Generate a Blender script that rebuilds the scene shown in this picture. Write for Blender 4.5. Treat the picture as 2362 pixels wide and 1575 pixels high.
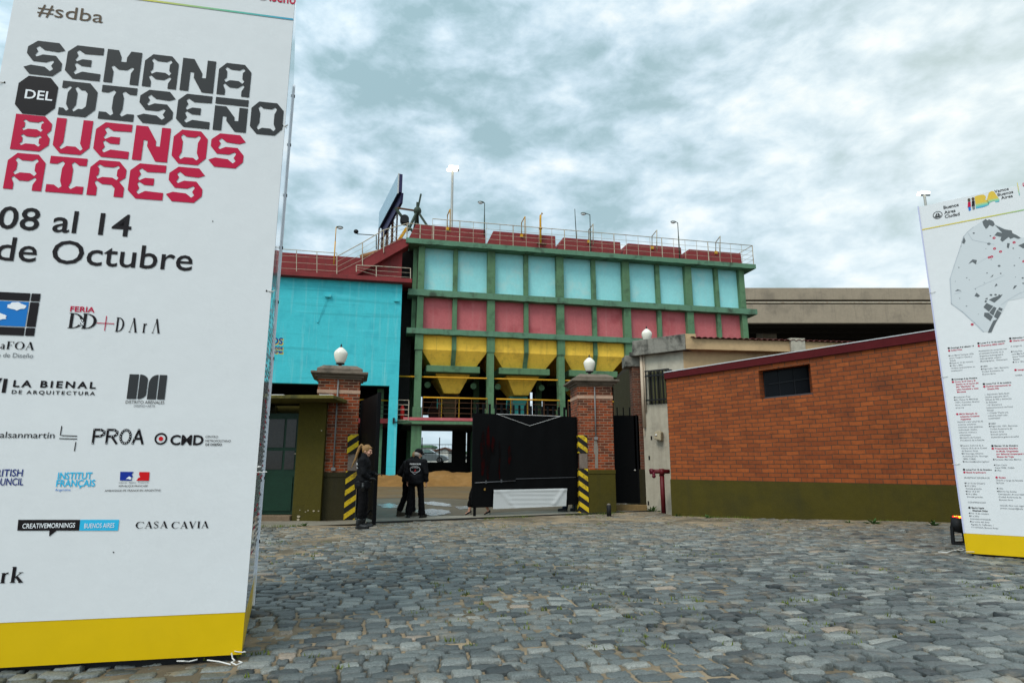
import bpy, bmesh, math, random
import numpy as np
from mathutils import Vector, Matrix
from math import sin, cos, pi, radians, atan2, atan, sqrt, hypot
random.seed(7); RNG = np.random.default_rng(11)
S = bpy.context.scene
for o in list(bpy.data.objects): bpy.data.objects.remove(o)
COL = S.collection

# ------------------------------------------------------------------ camera
F_PX, CX, CY, EYE = 1400.0, 1181.0, 787.5, 1.35
PITCH = atan(282.5 / F_PX)
cam_d = bpy.data.cameras.new('camera'); cam = bpy.data.objects.new('camera', cam_d); COL.objects.link(cam)
cam_d.sensor_width = 36; cam_d.lens = 36 * F_PX / 2362; cam_d.clip_start = 0.05; cam_d.clip_end = 6000
cam.location = (0, 0, EYE); cam.rotation_euler = (pi / 2 + PITCH, 0, 0)
S.camera = cam
S.render.resolution_x, S.render.resolution_y = 1024, 682

# ------------------------------------------------------------------ sky, sun, exposure
SUN_EL, SUN_AZ = radians(50), radians(214)      # compass azimuth of the veiled sun: behind the camera
W = bpy.data.worlds.new('World'); S.world = W; W.use_nodes = True
nt = W.node_tree; nt.nodes.clear()
def wn(t, **k):
    n = nt.nodes.new(t)
    for a, b in k.items(): setattr(n, a, b)
    return n
def wl(a, b): nt.links.new(a, b)
out = wn('ShaderNodeOutputWorld'); bg = wn('ShaderNodeBackground'); wl(bg.outputs[0], out.inputs[0])
bg.inputs[1].default_value = 0.12
sky = wn('ShaderNodeTexSky', sky_type='NISHITA'); sky.sun_disc = False
sky.sun_elevation = SUN_EL; sky.sun_rotation = SUN_AZ; sky.air_density = 1.2; sky.dust_density = 2.0; sky.ozone_density = 2.0
tc = wn('ShaderNodeTexCoord'); sep = wn('ShaderNodeSeparateXYZ'); wl(tc.outputs['Generated'], sep.inputs[0])
def m2(op, a, b=None, clamp=False):
    n = wn('ShaderNodeMath', operation=op, use_clamp=clamp)
    for i, v in enumerate((a, b)):
        if v is None: continue
        if isinstance(v, (int, float)): n.inputs[i].default_value = v
        else: wl(v, n.inputs[i])
    return n.outputs[0]
zc = m2('ADD', m2('MAXIMUM', sep.outputs[2], 0.0), 0.42)
comb = wn('ShaderNodeCombineXYZ'); wl(m2('DIVIDE', sep.outputs[0], zc), comb.inputs[0]); wl(m2('DIVIDE', sep.outputs[1], zc), comb.inputs[1])
def wnoise(scale, detail, rough, dist, rot, sc, off):
    mp = wn('ShaderNodeMapping'); mp.inputs['Rotation'].default_value = (0, radians(rot), 0); mp.inputs['Scale'].default_value = sc
    mp.inputs['Location'].default_value = off
    wl(tc.outputs['Generated'], mp.inputs[0]); n = wn('ShaderNodeTexNoise'); n.inputs['Scale'].default_value = scale
    n.inputs['Detail'].default_value = detail; n.inputs['Roughness'].default_value = rough; n.inputs['Distortion'].default_value = dist
    wl(mp.outputs[0], n.inputs['Vector']); return n.outputs['Fac']
def wramp(fac, stops):
    r = wn('ShaderNodeValToRGB'); e = r.color_ramp.elements
    while len(e) < len(stops): e.new(0.5)
    for el, (p, c) in zip(e, stops): el.position = p; el.color = (*c, 1)
    wl(fac, r.inputs[0]); return r.outputs[0]
n_big = wnoise(2.7, 2, 0.5, 0.1, -28, (1.0, 1.0, 1.7), (3.7, 1.3, 0))
n_mid = wnoise(8.6, 8, 0.55, 0.2, -26, (0.85, 1.0, 1.7), (4.1, 8.3, 2.2))
n_fine = wnoise(24, 6, 0.6, 0.3, -20, (0.9, 1, 1.6), (0.4, 2.2, 0))
f = m2('ADD', m2('ADD', m2('MULTIPLY', n_big, 0.20), m2('MULTIPLY', n_mid, 0.80)), m2('MULTIPLY', n_fine, 0.24))
# brighter to the right (the thin part of the cloud cover), bluer and more even to the left
f = m2('ADD', f, m2('MULTIPLY', sep.outputs[0], 0.035))
cl = wramp(f, [(0.50, (0.30, 0.445, 0.49)), (0.565, (0.39, 0.535, 0.60)), (0.63, (0.50, 0.64, 0.725)), (0.695, (0.63, 0.75, 0.815)), (0.775, (0.80, 0.855, 0.85))])
vs = wn('ShaderNodeVectorMath', operation='SCALE'); wl(cl, vs.inputs[0]); vs.inputs['Scale'].default_value = 1 / 0.12
# the thin evening haze low over the horizon
lowf = m2('POWER', m2('SUBTRACT', 1.0, m2('MAXIMUM', sep.outputs[2], 0.0)), 5.0)
hz = wn('ShaderNodeMixRGB'); wl(m2('MULTIPLY', lowf, 0.5), hz.inputs[0]); wl(vs.outputs[0], hz.inputs[1]); hz.inputs[2].default_value = (0.60 / .12, 0.71 / .12, 0.80 / .12, 1)
mx = wn('ShaderNodeMixRGB'); mx.inputs[0].default_value = 0.93; wl(sky.outputs[0], mx.inputs[1]); wl(hz.outputs[0], mx.inputs[2])
# creamy thin cloud where the low evening light comes through, high on the right
cd_ = wn('ShaderNodeVectorMath', operation='DOT_PRODUCT'); wl(tc.outputs['Generated'], cd_.inputs[0]); cd_.inputs[1].default_value = Vector((0.66, 0.62, 0.42)).normalized()
warm = m2('MULTIPLY', m2('POWER', m2('MAXIMUM', cd_.outputs['Value'], 0.0), 14.0), 0.30); wm_ = wn('ShaderNodeMixRGB'); wl(warm, wm_.inputs[0]); wl(mx.outputs[0], wm_.inputs[1]); wm_.inputs[2].default_value = (0.92 / .12, 0.90 / .12, 0.78 / .12, 1)
# the whole cloud sheet is brighter round the veiled sun, behind the camera
dotn = wn('ShaderNodeVectorMath', operation='DOT_PRODUCT'); wl(tc.outputs['Generated'], dotn.inputs[0])
SUN_DIR = Vector((sin(SUN_AZ) * cos(SUN_EL), cos(SUN_AZ) * cos(SUN_EL), sin(SUN_EL))); dotn.inputs[1].default_value = SUN_DIR
glow = m2('ADD', 1.0, m2('MULTIPLY', m2('POWER', m2('MAXIMUM', dotn.outputs['Value'], 0.0), 1.6), 1.1))
v2 = wn('ShaderNodeVectorMath', operation='SCALE'); wl(wm_.outputs[0], v2.inputs[0]); wl(glow, v2.inputs['Scale'])
wl(v2.outputs[0], bg.inputs[0])
sun_d = bpy.data.lights.new('sun', 'SUN'); sun = bpy.data.objects.new('sun', sun_d); COL.objects.link(sun)
sun_d.energy = 1.5; sun_d.angle = radians(22); sun_d.color = (1.0, 0.95, 0.86)
sun.rotation_euler = (-SUN_DIR).to_track_quat('-Z', 'Y').to_euler(); sun.location = (0, -5, 40)
S.view_settings.view_transform = 'Standard'; S.view_settings.look = 'None'; S.view_settings.exposure = 0.32; S.view_settings.gamma = 1.0

# ------------------------------------------------------------------ measuring helpers: a photo pixel seen at a known depth
_c, _s = cos(PITCH), sin(PITCH)
def ray(px, py):
    u = (px - CX) / F_PX; v = (CY - py) / F_PX
    return Vector((u, _c - v * _s, _s + v * _c))
def G(px, py, z=0.0):
    d = ray(px, py); t = (z - EYE) / d.z; return Vector((d.x * t, d.y * t, z))
def atY(px, py, Y):
    d = ray(px, py); t = Y / d.y; return Vector((d.x * t, Y, EYE + d.z * t))
def onp(px, py, A, B):
    d = ray(px, py); nx, ny = B[1] - A[1], -(B[0] - A[0])
    t = (nx * A[0] + ny * A[1]) / (nx * d.x + ny * d.y); return Vector((d.x * t, d.y * t, EYE + d.z * t))

# ------------------------------------------------------------------ materials
MATS = {}
def lin(c):
    return tuple(((v / 255) / 12.92 if v / 255 <= 0.04045 else ((v / 255 + 0.055) / 1.055) ** 2.4) for v in c)
def mat(name, col, rough=0.7, var=0.18, scale=2.5, bump=0.15, bscale=45.0, metallic=0.0, spec=0.2, stain=None, stain_amt=0.0, stain_scale=1.2,
        streak=0.0, streak_col=(0.03, 0.028, 0.025), emit=None, coat=0.0, alpha=None, stain_lo=0.52, stain_hi=0.66, boards=0.0):
    if name in MATS: return MATS[name]
    m = bpy.data.materials.new(name); m.use_nodes = True; MATS[name] = m
    t = m.node_tree; b = t.nodes['Principled BSDF']
    def N(ty, **k):
        n = t.nodes.new(ty)
        for a, v in k.items(): setattr(n, a, v)
        return n
    L = t.links.new
    b.inputs['Roughness'].default_value = rough; b.inputs['Metallic'].default_value = metallic
    b.inputs['Specular IOR Level'].default_value = spec; b.inputs['Coat Weight'].default_value = coat
    if emit is not None:
        b.inputs['Emission Color'].default_value = (*emit[0], 1); b.inputs['Emission Strength'].default_value = emit[1]
    co = N('ShaderNodeTexCoord')
    def noise(sc, det=6, ro=0.6, vec=None, mp=None):
        n = N('ShaderNodeTexNoise'); n.inputs['Scale'].default_value = sc; n.inputs['Detail'].default_value = det; n.inputs['Roughness'].default_value = ro
        v = co.outputs['Object']
        if mp:
            q = N('ShaderNodeMapping'); q.inputs['Scale'].default_value = mp; L(v, q.inputs[0]); v = q.outputs[0]
        L(v, n.inputs['Vector']); return n.outputs['Fac']
    def ramp(fac, a, bb, ca=(0, 0, 0), cb=(1, 1, 1)):
        r = N('ShaderNodeValToRGB'); r.color_ramp.elements[0].position = a; r.color_ramp.elements[1].position = bb
        r.color_ramp.elements[0].color = (*ca, 1); r.color_ramp.elements[1].color = (*cb, 1); L(fac, r.inputs[0]); return r.outputs[0]
    def mix(fac, a, bb, mode='MIX'):
        x = N('ShaderNodeMixRGB', blend_type=mode)
        for i, v in enumerate((fac, a, bb)):
            if isinstance(v, (int, float)): x.inputs[i].default_value = v
            elif isinstance(v, tuple): x.inputs[i].default_value = (*v, 1)
            else: L(v, x.inputs[i])
        return x.outputs[0]
    c = tuple(col)
    if var > 0:
        lo = tuple(v * (1 - var) for v in col); hi = tuple(min(1, v * (1 + var)) for v in col)
        c = ramp(noise(scale), 0.3, 0.7, lo, hi)
        c = mix(0.5, c, ramp(noise(scale * 9, 4), 0.3, 0.7, lo, hi))
    if stain is not None and stain_amt > 0:
        k = ramp(noise(stain_scale, 9, 0.65), stain_lo, stain_hi)
        k = mix(1.0, k, (stain_amt,) * 3, 'MULTIPLY'); c = mix(k, c, tuple(stain))
    if streak > 0:
        k = ramp(noise(1.0, 7, 0.6, mp=(3.2, 3.2, 0.22)), 0.54, 0.72)
        k = mix(1.0, k, (streak,) * 3, 'MULTIPLY'); c = mix(k, c, tuple(streak_col))
    if boards:
        k = ramp(noise(1.0, 6, 0.62, mp=(0.10, 0.10, boards)), 0.57, 0.66); k = mix(1.0, k, (0.30,) * 3, 'MULTIPLY'); c = mix(k, c, tuple(v * 0.45 for v in col))
        k = ramp(noise(1.0, 5, 0.62, mp=(0.16, 0.16, boards * .7)), 0.60, 0.68); k = mix(1.0, k, (0.22,) * 3, 'MULTIPLY'); c = mix(k, c, tuple(min(1, v * 1.3 + .08) for v in col))
    if isinstance(c, tuple): b.inputs['Base Color'].default_value = (*c, 1)
    else: L(c, b.inputs['Base Color'])
    if bump > 0:
        bp = N('ShaderNodeBump'); bp.inputs['Strength'].default_value = bump; bp.inputs['Distance'].default_value = 0.02
        hh_ = noise(bscale, 5)
        if boards: hh_ = mix(0.6, hh_, noise(1.0, 6, 0.6, mp=(0.12, 0.12, boards)))
        L(hh_, bp.inputs['Height']); L(bp.outputs[0], b.inputs['Normal'])
    if var > 0 and rough < 0.95:
        r = N('ShaderNodeMapRange'); r.inputs[3].default_value = max(0.02, rough - 0.1); r.inputs[4].default_value = min(1, rough + 0.12); L(noise(scale * 3, 4), r.inputs[0]); L(r.outputs[0], b.inputs['Roughness'])
    return m
def brick_mat(name, c1, c2, mortar, bw, bh, ms=0.012, rough=0.8, dirt=0.4, dirt_scale=0.7, bump=0.5, dirt_col=(0.02, 0.012, 0.008), offset=0.5, chip=None):
    """bricks laid in UV space, one UV unit = one metre"""
    m = bpy.data.materials.new(name); m.use_nodes = True; MATS[name] = m; t = m.node_tree; b = t.nodes['Principled BSDF']; L = t.links.new
    uv = t.nodes.new('ShaderNodeUVMap')
    br = t.nodes.new('ShaderNodeTexBrick'); L(uv.outputs[0], br.inputs['Vector'])
    br.inputs['Scale'].default_value = 1; br.inputs['Brick Width'].default_value = bw; br.inputs['Row Height'].default_value = bh
    br.inputs['Mortar Size'].default_value = ms; br.inputs['Mortar Smooth'].default_value = 0.25; br.offset = offset
    br.inputs['Color1'].default_value = (*c1, 1); br.inputs['Color2'].default_value = (*c2, 1); br.inputs['Mortar'].default_value = (*mortar, 1); br.inputs['Bias'].default_value = 0.0
    def noise(sc, det=6, ro=0.6):
        n = t.nodes.new('ShaderNodeTexNoise'); n.inputs['Scale'].default_value = sc; n.inputs['Detail'].default_value = det; n.inputs['Roughness'].default_value = ro
        L(uv.outputs[0], n.inputs['Vector']); return n.outputs['Fac']
    def ramp(f, a, bb, ca=(0, 0, 0), cb=(1, 1, 1)):
        r = t.nodes.new('ShaderNodeValToRGB'); r.color_ramp.elements[0].position = a; r.color_ramp.elements[1].position = bb
        r.color_ramp.elements[0].color = (*ca, 1); r.color_ramp.elements[1].color = (*cb, 1); L(f, r.inputs[0]); return r.outputs[0]
    def mix(f, a, bb, mode='MIX'):
        x = t.nodes.new('ShaderNodeMixRGB'); x.blend_type = mode
        for i, v in enumerate((f, a, bb)):
            if isinstance(v, (int, float)): x.inputs[i].default_value = v
            elif isinstance(v, tuple): x.inputs[i].default_value = (*v, 1)
            else: L(v, x.inputs[i])
        return x.outputs[0]
    c = mix(0.35, br.outputs['Color'], ramp(noise(14, 5), 0.3, 0.7, (0.55,) * 3, (1.5,) * 3), 'MULTIPLY')
    c = mix(0.5, c, ramp(noise(1.4, 4), 0.3, 0.7, (0.75,) * 3, (1.3,) * 3), 'MULTIPLY')
    k = mix(1.0, ramp(noise(dirt_scale, 10, 0.7), 0.54, 0.68), (dirt,) * 3, 'MULTIPLY'); c = mix(k, c, tuple(dirt_col))
    if chip: c = mix(ramp(noise(3.1, 8, 0.65), 0.71, 0.74), c, tuple(chip))
    L(c, b.inputs['Base Color']); b.inputs['Roughness'].default_value = rough; b.inputs['Specular IOR Level'].default_value = 0.3
    hmix = mix(0.12, br.outputs['Fac'], noise(60, 4)); inv = t.nodes.new('ShaderNodeInvert'); L(br.outputs['Fac'], inv.inputs[1])
    hh = mix(0.15, inv.outputs[0], noise(50, 4)); bp = t.nodes.new('ShaderNodeBump'); bp.inputs['Strength'].default_value = bump; bp.inputs['Distance'].default_value = 0.012
    L(hh, bp.inputs['Height']); L(bp.outputs[0], b.inputs['Normal'])
    return m

# ------------------------------------------------------------------ mesh building
class MB:
    def __init__(self): self.v = []; self.f = []; self.uv = {}; self.sm = set()
    def add(self, verts, faces, smooth=False):
        o = len(self.v); self.v += [tuple(p) for p in verts]
        for fc in faces:
            if smooth: self.sm.add(len(self.f))
            self.f.append(tuple(i + o for i in fc))
        return self
    def quad(self, a, b, c, d, uv=None):
        if uv: self.uv[len(self.f)] = uv
        return self.add((a, b, c, d), ((0, 1, 2, 3),))
    def box(self, x0, x1, y0, y1, z0, z1):
        v = [(x, y, z) for z in (z0, z1) for y in (y0, y1) for x in (x0, x1)]
        fs = ((0, 2, 3, 1), (4, 5, 7, 6), (0, 1, 5, 4), (2, 6, 7, 3), (0, 4, 6, 2), (1, 3, 7, 5))
        base = len(self.f); self.add(v, fs)
        for k, fc in enumerate(fs):       # metre UVs
            def uvof(i):
                p = v[i]
                return (p[0], p[1]) if k < 2 else ((p[0], p[2]) if k in (2, 3) else (p[1] + 0.13, p[2]))
            self.uv[base + k] = [uvof(i) for i in fc]
        return self
    def bar(self, p, q, w, h=None, up=(0, 0, 1)):
        h = h or w; p, q = Vector(p), Vector(q); d = (q - p).normalized(); u = Vector(up)
        if abs(d.dot(u)) > 0.98: u = Vector((0, 1, 0))
        sx = d.cross(u).normalized() * w / 2; sz = sx.cross(d).normalized() * h / 2
        v = [e + a * sx + b * sz for e in (p, q) for a, b in ((-1, -1), (1, -1), (1, 1), (-1, 1))]
        return self.add(v, ((0, 3, 2, 1), (4, 5, 6, 7), (0, 1, 5, 4), (1, 2, 6, 5), (2, 3, 7, 6), (3, 0, 4, 7)))
    def tube(self, path, r, n=8, cap=True):
        path = [Vector(p) for p in path]; rs = r if isinstance(r, (list, tuple)) else [r] * len(path)
        vs = []; 
        for i, p in enumerate(path):
            a = path[max(0, i - 1)]; b = path[min(len(path) - 1, i + 1)]; d = (b - a).normalized()
            u = Vector((0, 0, 1)) if abs(d.z) < 0.9 else Vector((1, 0, 0))
            s = d.cross(u).normalized(); t = s.cross(d).normalized()
            vs += [p + (s * cos(2 * pi * k / n) + t * sin(2 * pi * k / n)) * rs[i] for k in range(n)]
        fs = [(i * n + k, i * n + (k + 1) % n, (i + 1) * n + (k + 1) % n, (i + 1) * n + k) for i in range(len(path) - 1) for k in range(n)]
        self.add(vs, fs, smooth=n > 5)
        if cap:
            o = len(self.v) - len(vs); self.f.append(tuple(o + k for k in reversed(range(n)))); self.f.append(tuple(o + (len(path) - 1) * n + k for k in range(n)))
        return self
    def lathe(self, prof, c=(0, 0, 0), n=20, smooth=True):
        vs = [(c[0] + r * cos(2 * pi * k / n), c[1] + r * sin(2 * pi * k / n), c[2] + z) for r, z in prof for k in range(n)]
        fs = [(i * n + k, i * n + (k + 1) % n, (i + 1) * n + (k + 1) % n, (i + 1) * n + k) for i in range(len(prof) - 1) for k in range(n)]
        self.add(vs, fs, smooth); o = len(self.v) - len(vs)
        self.f.append(tuple(o + k for k in reversed(range(n)))); self.f.append(tuple(o + (len(prof) - 1) * n + k for k in range(n))); return self
    def ball(self, c, r, n=10, sc=(1, 1, 1), rot=None):
        vs = []; m = n
        for i in range(1, m):
            th = pi * i / m
            for k in range(n * 2):
                ph = pi * k / n; p = Vector((sin(th) * cos(ph) * r * sc[0], sin(th) * sin(ph) * r * sc[1], cos(th) * r * sc[2]))
                if rot is not None: p = rot @ p
                vs.append(Vector(c) + p)
        q = n * 2
        fs = [(i * q + k, (i + 1) * q + k, (i + 1) * q + (k + 1) % q, i * q + (k + 1) % q) for i in range(m - 2) for k in range(q)]
        top = Vector((0, 0, r * sc[2])); top = rot @ top if rot is not None else top
        vs += [Vector(c) + top, Vector(c) - top]; a = len(vs) - 2
        fs += [(a, k, (k + 1) % q) for k in range(q)] + [(a + 1, (m - 2) * q + (k + 1) % q, (m - 2) * q + k) for k in range(q)]
        return self.add(vs, fs, True)
    def cap(self, p, q, r0, r1=None, n=10):      # tapered capsule
        r1 = r0 if r1 is None else r1; self.tube([p, q], [r0, r1], n * 2); self.ball(p, r0, n); self.ball(q, r1, n); return self
    def prism(self, poly, z0, z1):
        n = len(poly); vs = [(x, y, z0) for x, y in poly] + [(x, y, z1) for x, y in poly]
        fs = [tuple(reversed(range(n))), tuple(range(n, 2 * n))] + [(k, (k + 1) % n, n + (k + 1) % n, n + k) for k in range(n)]
        return self.add(vs, fs)
    def extr(self, poly, y0, y1):                # polygon in x,z extruded along y
        n = len(poly); vs = [(x, y0, z) for x, z in poly] + [(x, y1, z) for x, z in poly]
        fs = [tuple(range(n)), tuple(reversed(range(n, 2 * n)))] + [(k, n + k, n + (k + 1) % n, (k + 1) % n) for k in range(n)]
        return self.add(vs, fs)
    def mesh(self, name, m):
        me = bpy.data.meshes.new(name); me.from_pydata(self.v, [], self.f)
        ul = me.uv_layers.new(name='UVMap')
        for p in me.polygons:
            u = self.uv.get(p.index)
            if u:
                for li, q in zip(p.loop_indices, u): ul.data[li].uv = q
            p.use_smooth = p.index in self.sm
        if m: me.materials.append(m)
        me.update(); return me
    def build(self, name, m, parent=None, bevel=0.0, seg=1):
        o = bpy.data.objects.new(name, self.mesh(name, m)); COL.objects.link(o)
        if parent: o.parent = parent
        if bevel:
            b = o.modifiers.new('bevel', 'BEVEL'); b.width = bevel; b.segments = seg; b.limit_method = 'ANGLE'; b.angle_limit = radians(40)
        return o
def thing(name, label, cat, loc=(0, 0, 0), rz=0.0, group=None):
    o = bpy.data.objects.new(name, None); COL.objects.link(o); o.location = loc; o.rotation_euler = (0, 0, rz); o.empty_display_size = 0.2
    return tag(o, label, cat, group)
def tag(o, label=None, cat=None, group=None, kind=None):
    for k, v in (('label', label), ('category', cat), ('group', group), ('kind', kind)):
        if v: o[k] = v
    return o
def struct(o): o['kind'] = 'structure'; return o
def local(root, p):
    a = -root.rotation_euler[2]; d = Vector(p) - Vector(root.location); return Vector((d.x * cos(a) - d.y * sin(a), d.x * sin(a) + d.y * cos(a), d.z))
def copy_tree(o, parent=None):
    c = o.copy(); COL.objects.link(c)
    if parent: c.parent = parent
    for ch in [x for x in bpy.data.objects if x.parent == o]: copy_tree(ch, c)
    return c
# flat lettering
_tc = {}
def glyphs(body, bold=0.0, spacing=1.0, shear=0.0):
    key = (body, bold, spacing, shear)
    if key in _tc: return _tc[key]
    cu = bpy.data.curves.new('t', 'FONT'); cu.body = body; cu.offset = bold; cu.space_character = spacing; cu.shear = shear; cu.resolution_u = 3; cu.size = 1
    o = bpy.data.objects.new('t', cu); COL.objects.link(o); bpy.context.view_layer.update()
    me = o.evaluated_get(bpy.context.evaluated_depsgraph_get()).to_mesh()
    v = [(p.co.x, p.co.y) for p in me.vertices]; f = [tuple(p.vertices) for p in me.polygons]
    bpy.data.objects.remove(o); bpy.data.curves.remove(cu); _tc[key] = (v, f); return v, f
def filled(loops):
    """flat fill of closed loops with even-odd holes -> verts, faces"""
    cu = bpy.data.curves.new('t', 'CURVE'); cu.dimensions = '2D'; cu.fill_mode = 'BOTH'
    for lp in loops:
        sp = cu.splines.new('POLY'); sp.points.add(len(lp) - 1); sp.use_cyclic_u = True
        for p, q in zip(sp.points, lp): p.co = (q[0], q[1], 0, 1)
    o = bpy.data.objects.new('t', cu); COL.objects.link(o); bpy.context.view_layer.update()
    me = o.evaluated_get(bpy.context.evaluated_depsgraph_get()).to_mesh()
    v = [(p.co.x, p.co.y) for p in me.vertices]; f = [tuple(p.vertices) for p in me.polygons]
    bpy.data.objects.remove(o); bpy.data.curves.remove(cu); return v, f
# ================================================================== GROUND
def vnoise(x, y, seed=0):
    """smooth value noise, arrays in -> about -1..1"""
    r = np.random.default_rng(seed).random((256, 256)) * 2 - 1
    xi = np.floor(x).astype(int); yi = np.floor(y).astype(int); fx = x - xi; fy = y - yi
    fx = fx * fx * (3 - 2 * fx); fy = fy * fy * (3 - 2 * fy)
    g = lambda a, b: r[a % 256, b % 256]
    return (g(xi, yi) * (1 - fx) + g(xi + 1, yi) * fx) * (1 - fy) + (g(xi, yi + 1) * (1 - fx) + g(xi + 1, yi + 1) * fx) * fy
TL, TR = G(845, 1207), G(1500, 1179.5)            # the steel threshold across the gateway
BRA, BRB = G(1552, 1190), G(2205, 1205)           # foot of the brick building
def edge_y(x):
    x = np.asarray(x, float)
    a = TL.y + (x - TL.x) * (TR.y - TL.y) / (TR.x - TL.x)
    b = BRA.y + (x - BRA.x) * (BRB.y - BRA.y) / (BRB.x - BRA.x)
    return np.where(x < TL.x, 14.05, np.where(x < BRA.x - 0.1, a, b))
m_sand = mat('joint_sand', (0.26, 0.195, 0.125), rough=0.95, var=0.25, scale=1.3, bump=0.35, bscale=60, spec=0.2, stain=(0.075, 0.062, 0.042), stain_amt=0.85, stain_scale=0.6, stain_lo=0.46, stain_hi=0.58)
m_far = mat('far_ground', (0.11, 0.095, 0.075), rough=0.95, var=0.3, scale=0.2, bump=0)
MB().quad((-3000, -300, -0.12), (3000, -300, -0.12), (3000, 5000, -0.12), (-3000, 5000, -0.12)).build('ground', m_far)
struct(bpy.data.objects['ground'])
def sand_z(x, y):
    right = np.clip((x - 0.5) / 3.5, 0, 1) * np.clip((15 - y) / 4, 0, 1)
    return -0.016 - 0.022 * right + 0.010 * np.clip((y - 9) / 5, 0, 1) + 0.018 * vnoise(x * 0.9, y * 0.9, 3) + 0.007 * vnoise(x * 3.1, y * 3.1, 4)
xs = np.arange(-11, 13.01, 0.12); ys = np.arange(-1.0, 19.0, 0.12)
X, Y = np.meshgrid(xs, ys); Z = sand_z(X, Y)
nx, ny = len(xs), len(ys); idx = np.arange(nx * ny).reshape(ny, nx)
fq = np.stack([idx[:-1, :-1], idx[:-1, 1:], idx[1:, 1:], idx[1:, :-1]], -1).reshape(-1, 4)
def np_mesh(name, V, Q, m, smooth=True, attr=None):
    me = bpy.data.meshes.new(name); V = np.asarray(V, np.float32); Q = np.asarray(Q, np.int32)
    me.vertices.add(len(V)); me.vertices.foreach_set('co', V.ravel()); me.loops.add(Q.size); me.loops.foreach_set('vertex_index', Q.ravel())
    me.polygons.add(len(Q)); me.polygons.foreach_set('loop_start', np.arange(len(Q), dtype=np.int32) * Q.shape[1]); me.polygons.foreach_set('loop_total', np.full(len(Q), Q.shape[1], np.int32))
    me.update(calc_edges=True)
    if smooth: me.polygons.foreach_set('use_smooth', np.ones(len(Q), bool))
    if attr is not None:
        a = me.attributes.new('shade', 'FLOAT', 'POINT'); a.data.foreach_set('value', np.asarray(attr, np.float32))
    if m: me.materials.append(m)
    o = bpy.data.objects.new(name, me); COL.objects.link(o); return o
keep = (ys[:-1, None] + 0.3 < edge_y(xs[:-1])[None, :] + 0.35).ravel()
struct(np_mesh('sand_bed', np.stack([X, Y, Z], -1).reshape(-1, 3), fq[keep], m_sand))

# granite setts: every stone is modelled (one road surface)
def stone_mat():
    m = bpy.data.materials.new('granite_sett'); m.use_nodes = True; t = m.node_tree; b = t.nodes['Principled BSDF']; L = t.links.new
    at = t.nodes.new('ShaderNodeAttribute'); at.attribute_name = 'shade'
    r = t.nodes.new('ShaderNodeValToRGB'); e = r.color_ramp.elements
    for _ in range(3): e.new(0.5)
    for el, (p, c) in zip(e, [(0.0, (0.024, 0.028, 0.029)), (0.3, (0.066, 0.075, 0.074)), (0.6, (0.115, 0.126, 0.121)), (0.85, (0.205, 0.212, 0.196)), (1.0, (0.25, 0.20, 0.155))]): el.position = p; el.color = (*c, 1)
    L(at.outputs['Fac'], r.inputs[0])
    co = t.nodes.new('ShaderNodeTexCoord')
    def noise(sc, det, ro):
        n = t.nodes.new('ShaderNodeTexNoise'); n.inputs['Scale'].default_value = sc; n.inputs['Detail'].default_value = det; n.inputs['Roughness'].default_value = ro
        L(co.outputs['Object'], n.inputs['Vector']); return n.outputs['Fac']
    def ramp(f, a, bb, ca, cb):
        q = t.nodes.new('ShaderNodeValToRGB'); q.color_ramp.elements[0].position = a; q.color_ramp.elements[1].position = bb
        q.color_ramp.elements[0].color = (*ca, 1); q.color_ramp.elements[1].color = (*cb, 1); L(f, q.inputs[0]); return q.outputs[0]
    def mul(fac, a, bb, mode='MULTIPLY'):
        x = t.nodes.new('ShaderNodeMixRGB'); x.blend_type = mode
        for i, v in enumerate((fac, a, bb)):
            if isinstance(v, float): x.inputs[i].default_value = v
            elif isinstance(v, tuple): x.inputs[i].default_value = (*v, 1)
            else: L(v, x.inputs[i])
        return x.outputs[0]
    c = mul(0.8, r.outputs[0], ramp(noise(85, 5, 0.7), 0.3, 0.7, (0.35,) * 3, (1.75,) * 3))
    c = mul(0.6, c, ramp(noise(1.2, 5, 0.6), 0.3, 0.7, (0.7,) * 3, (1.3, 1.28, 1.22)))
    sy = t.nodes.new('ShaderNodeSeparateXYZ'); L(co.outputs['Object'], sy.inputs[0]); mrg = t.nodes.new('ShaderNodeMapRange'); L(sy.outputs[1], mrg.inputs[0]); mrg.inputs[1].default_value = 7.0; mrg.inputs[2].default_value = 16.5; mrg.inputs[3].default_value = 0.0; mrg.inputs[4].default_value = 0.17
    add = t.nodes.new('ShaderNodeMath'); add.operation = 'ADD'; L(noise(2.3, 9, 0.7), add.inputs[0]); L(mrg.outputs[0], add.inputs[1])      # more sand has been trodden in towards the yard
    c = mul(ramp(add.outputs[0], 0.54, 0.68, (0, 0, 0), (0.6,) * 3), c, (0.235, 0.175, 0.11), 'MIX')     # sand dusted over the tops
    L(c, b.inputs['Base Color']); b.inputs['Specular IOR Level'].default_value = 0.42
    mr = t.nodes.new('ShaderNodeMapRange'); mr.inputs[3].default_value = 0.30; mr.inputs[4].default_value = 0.66; L(noise(6, 4, 0.6), mr.inputs[0]); L(mr.outputs[0], b.inputs['Roughness'])
    bp = t.nodes.new('ShaderNodeBump'); bp.inputs['Strength'].default_value = 0.9; bp.inputs['Distance'].default_value = 0.008; L(noise(42, 7, 0.7), bp.inputs['Height']); L(bp.outputs[0], b.inputs['Normal'])
    return m
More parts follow.
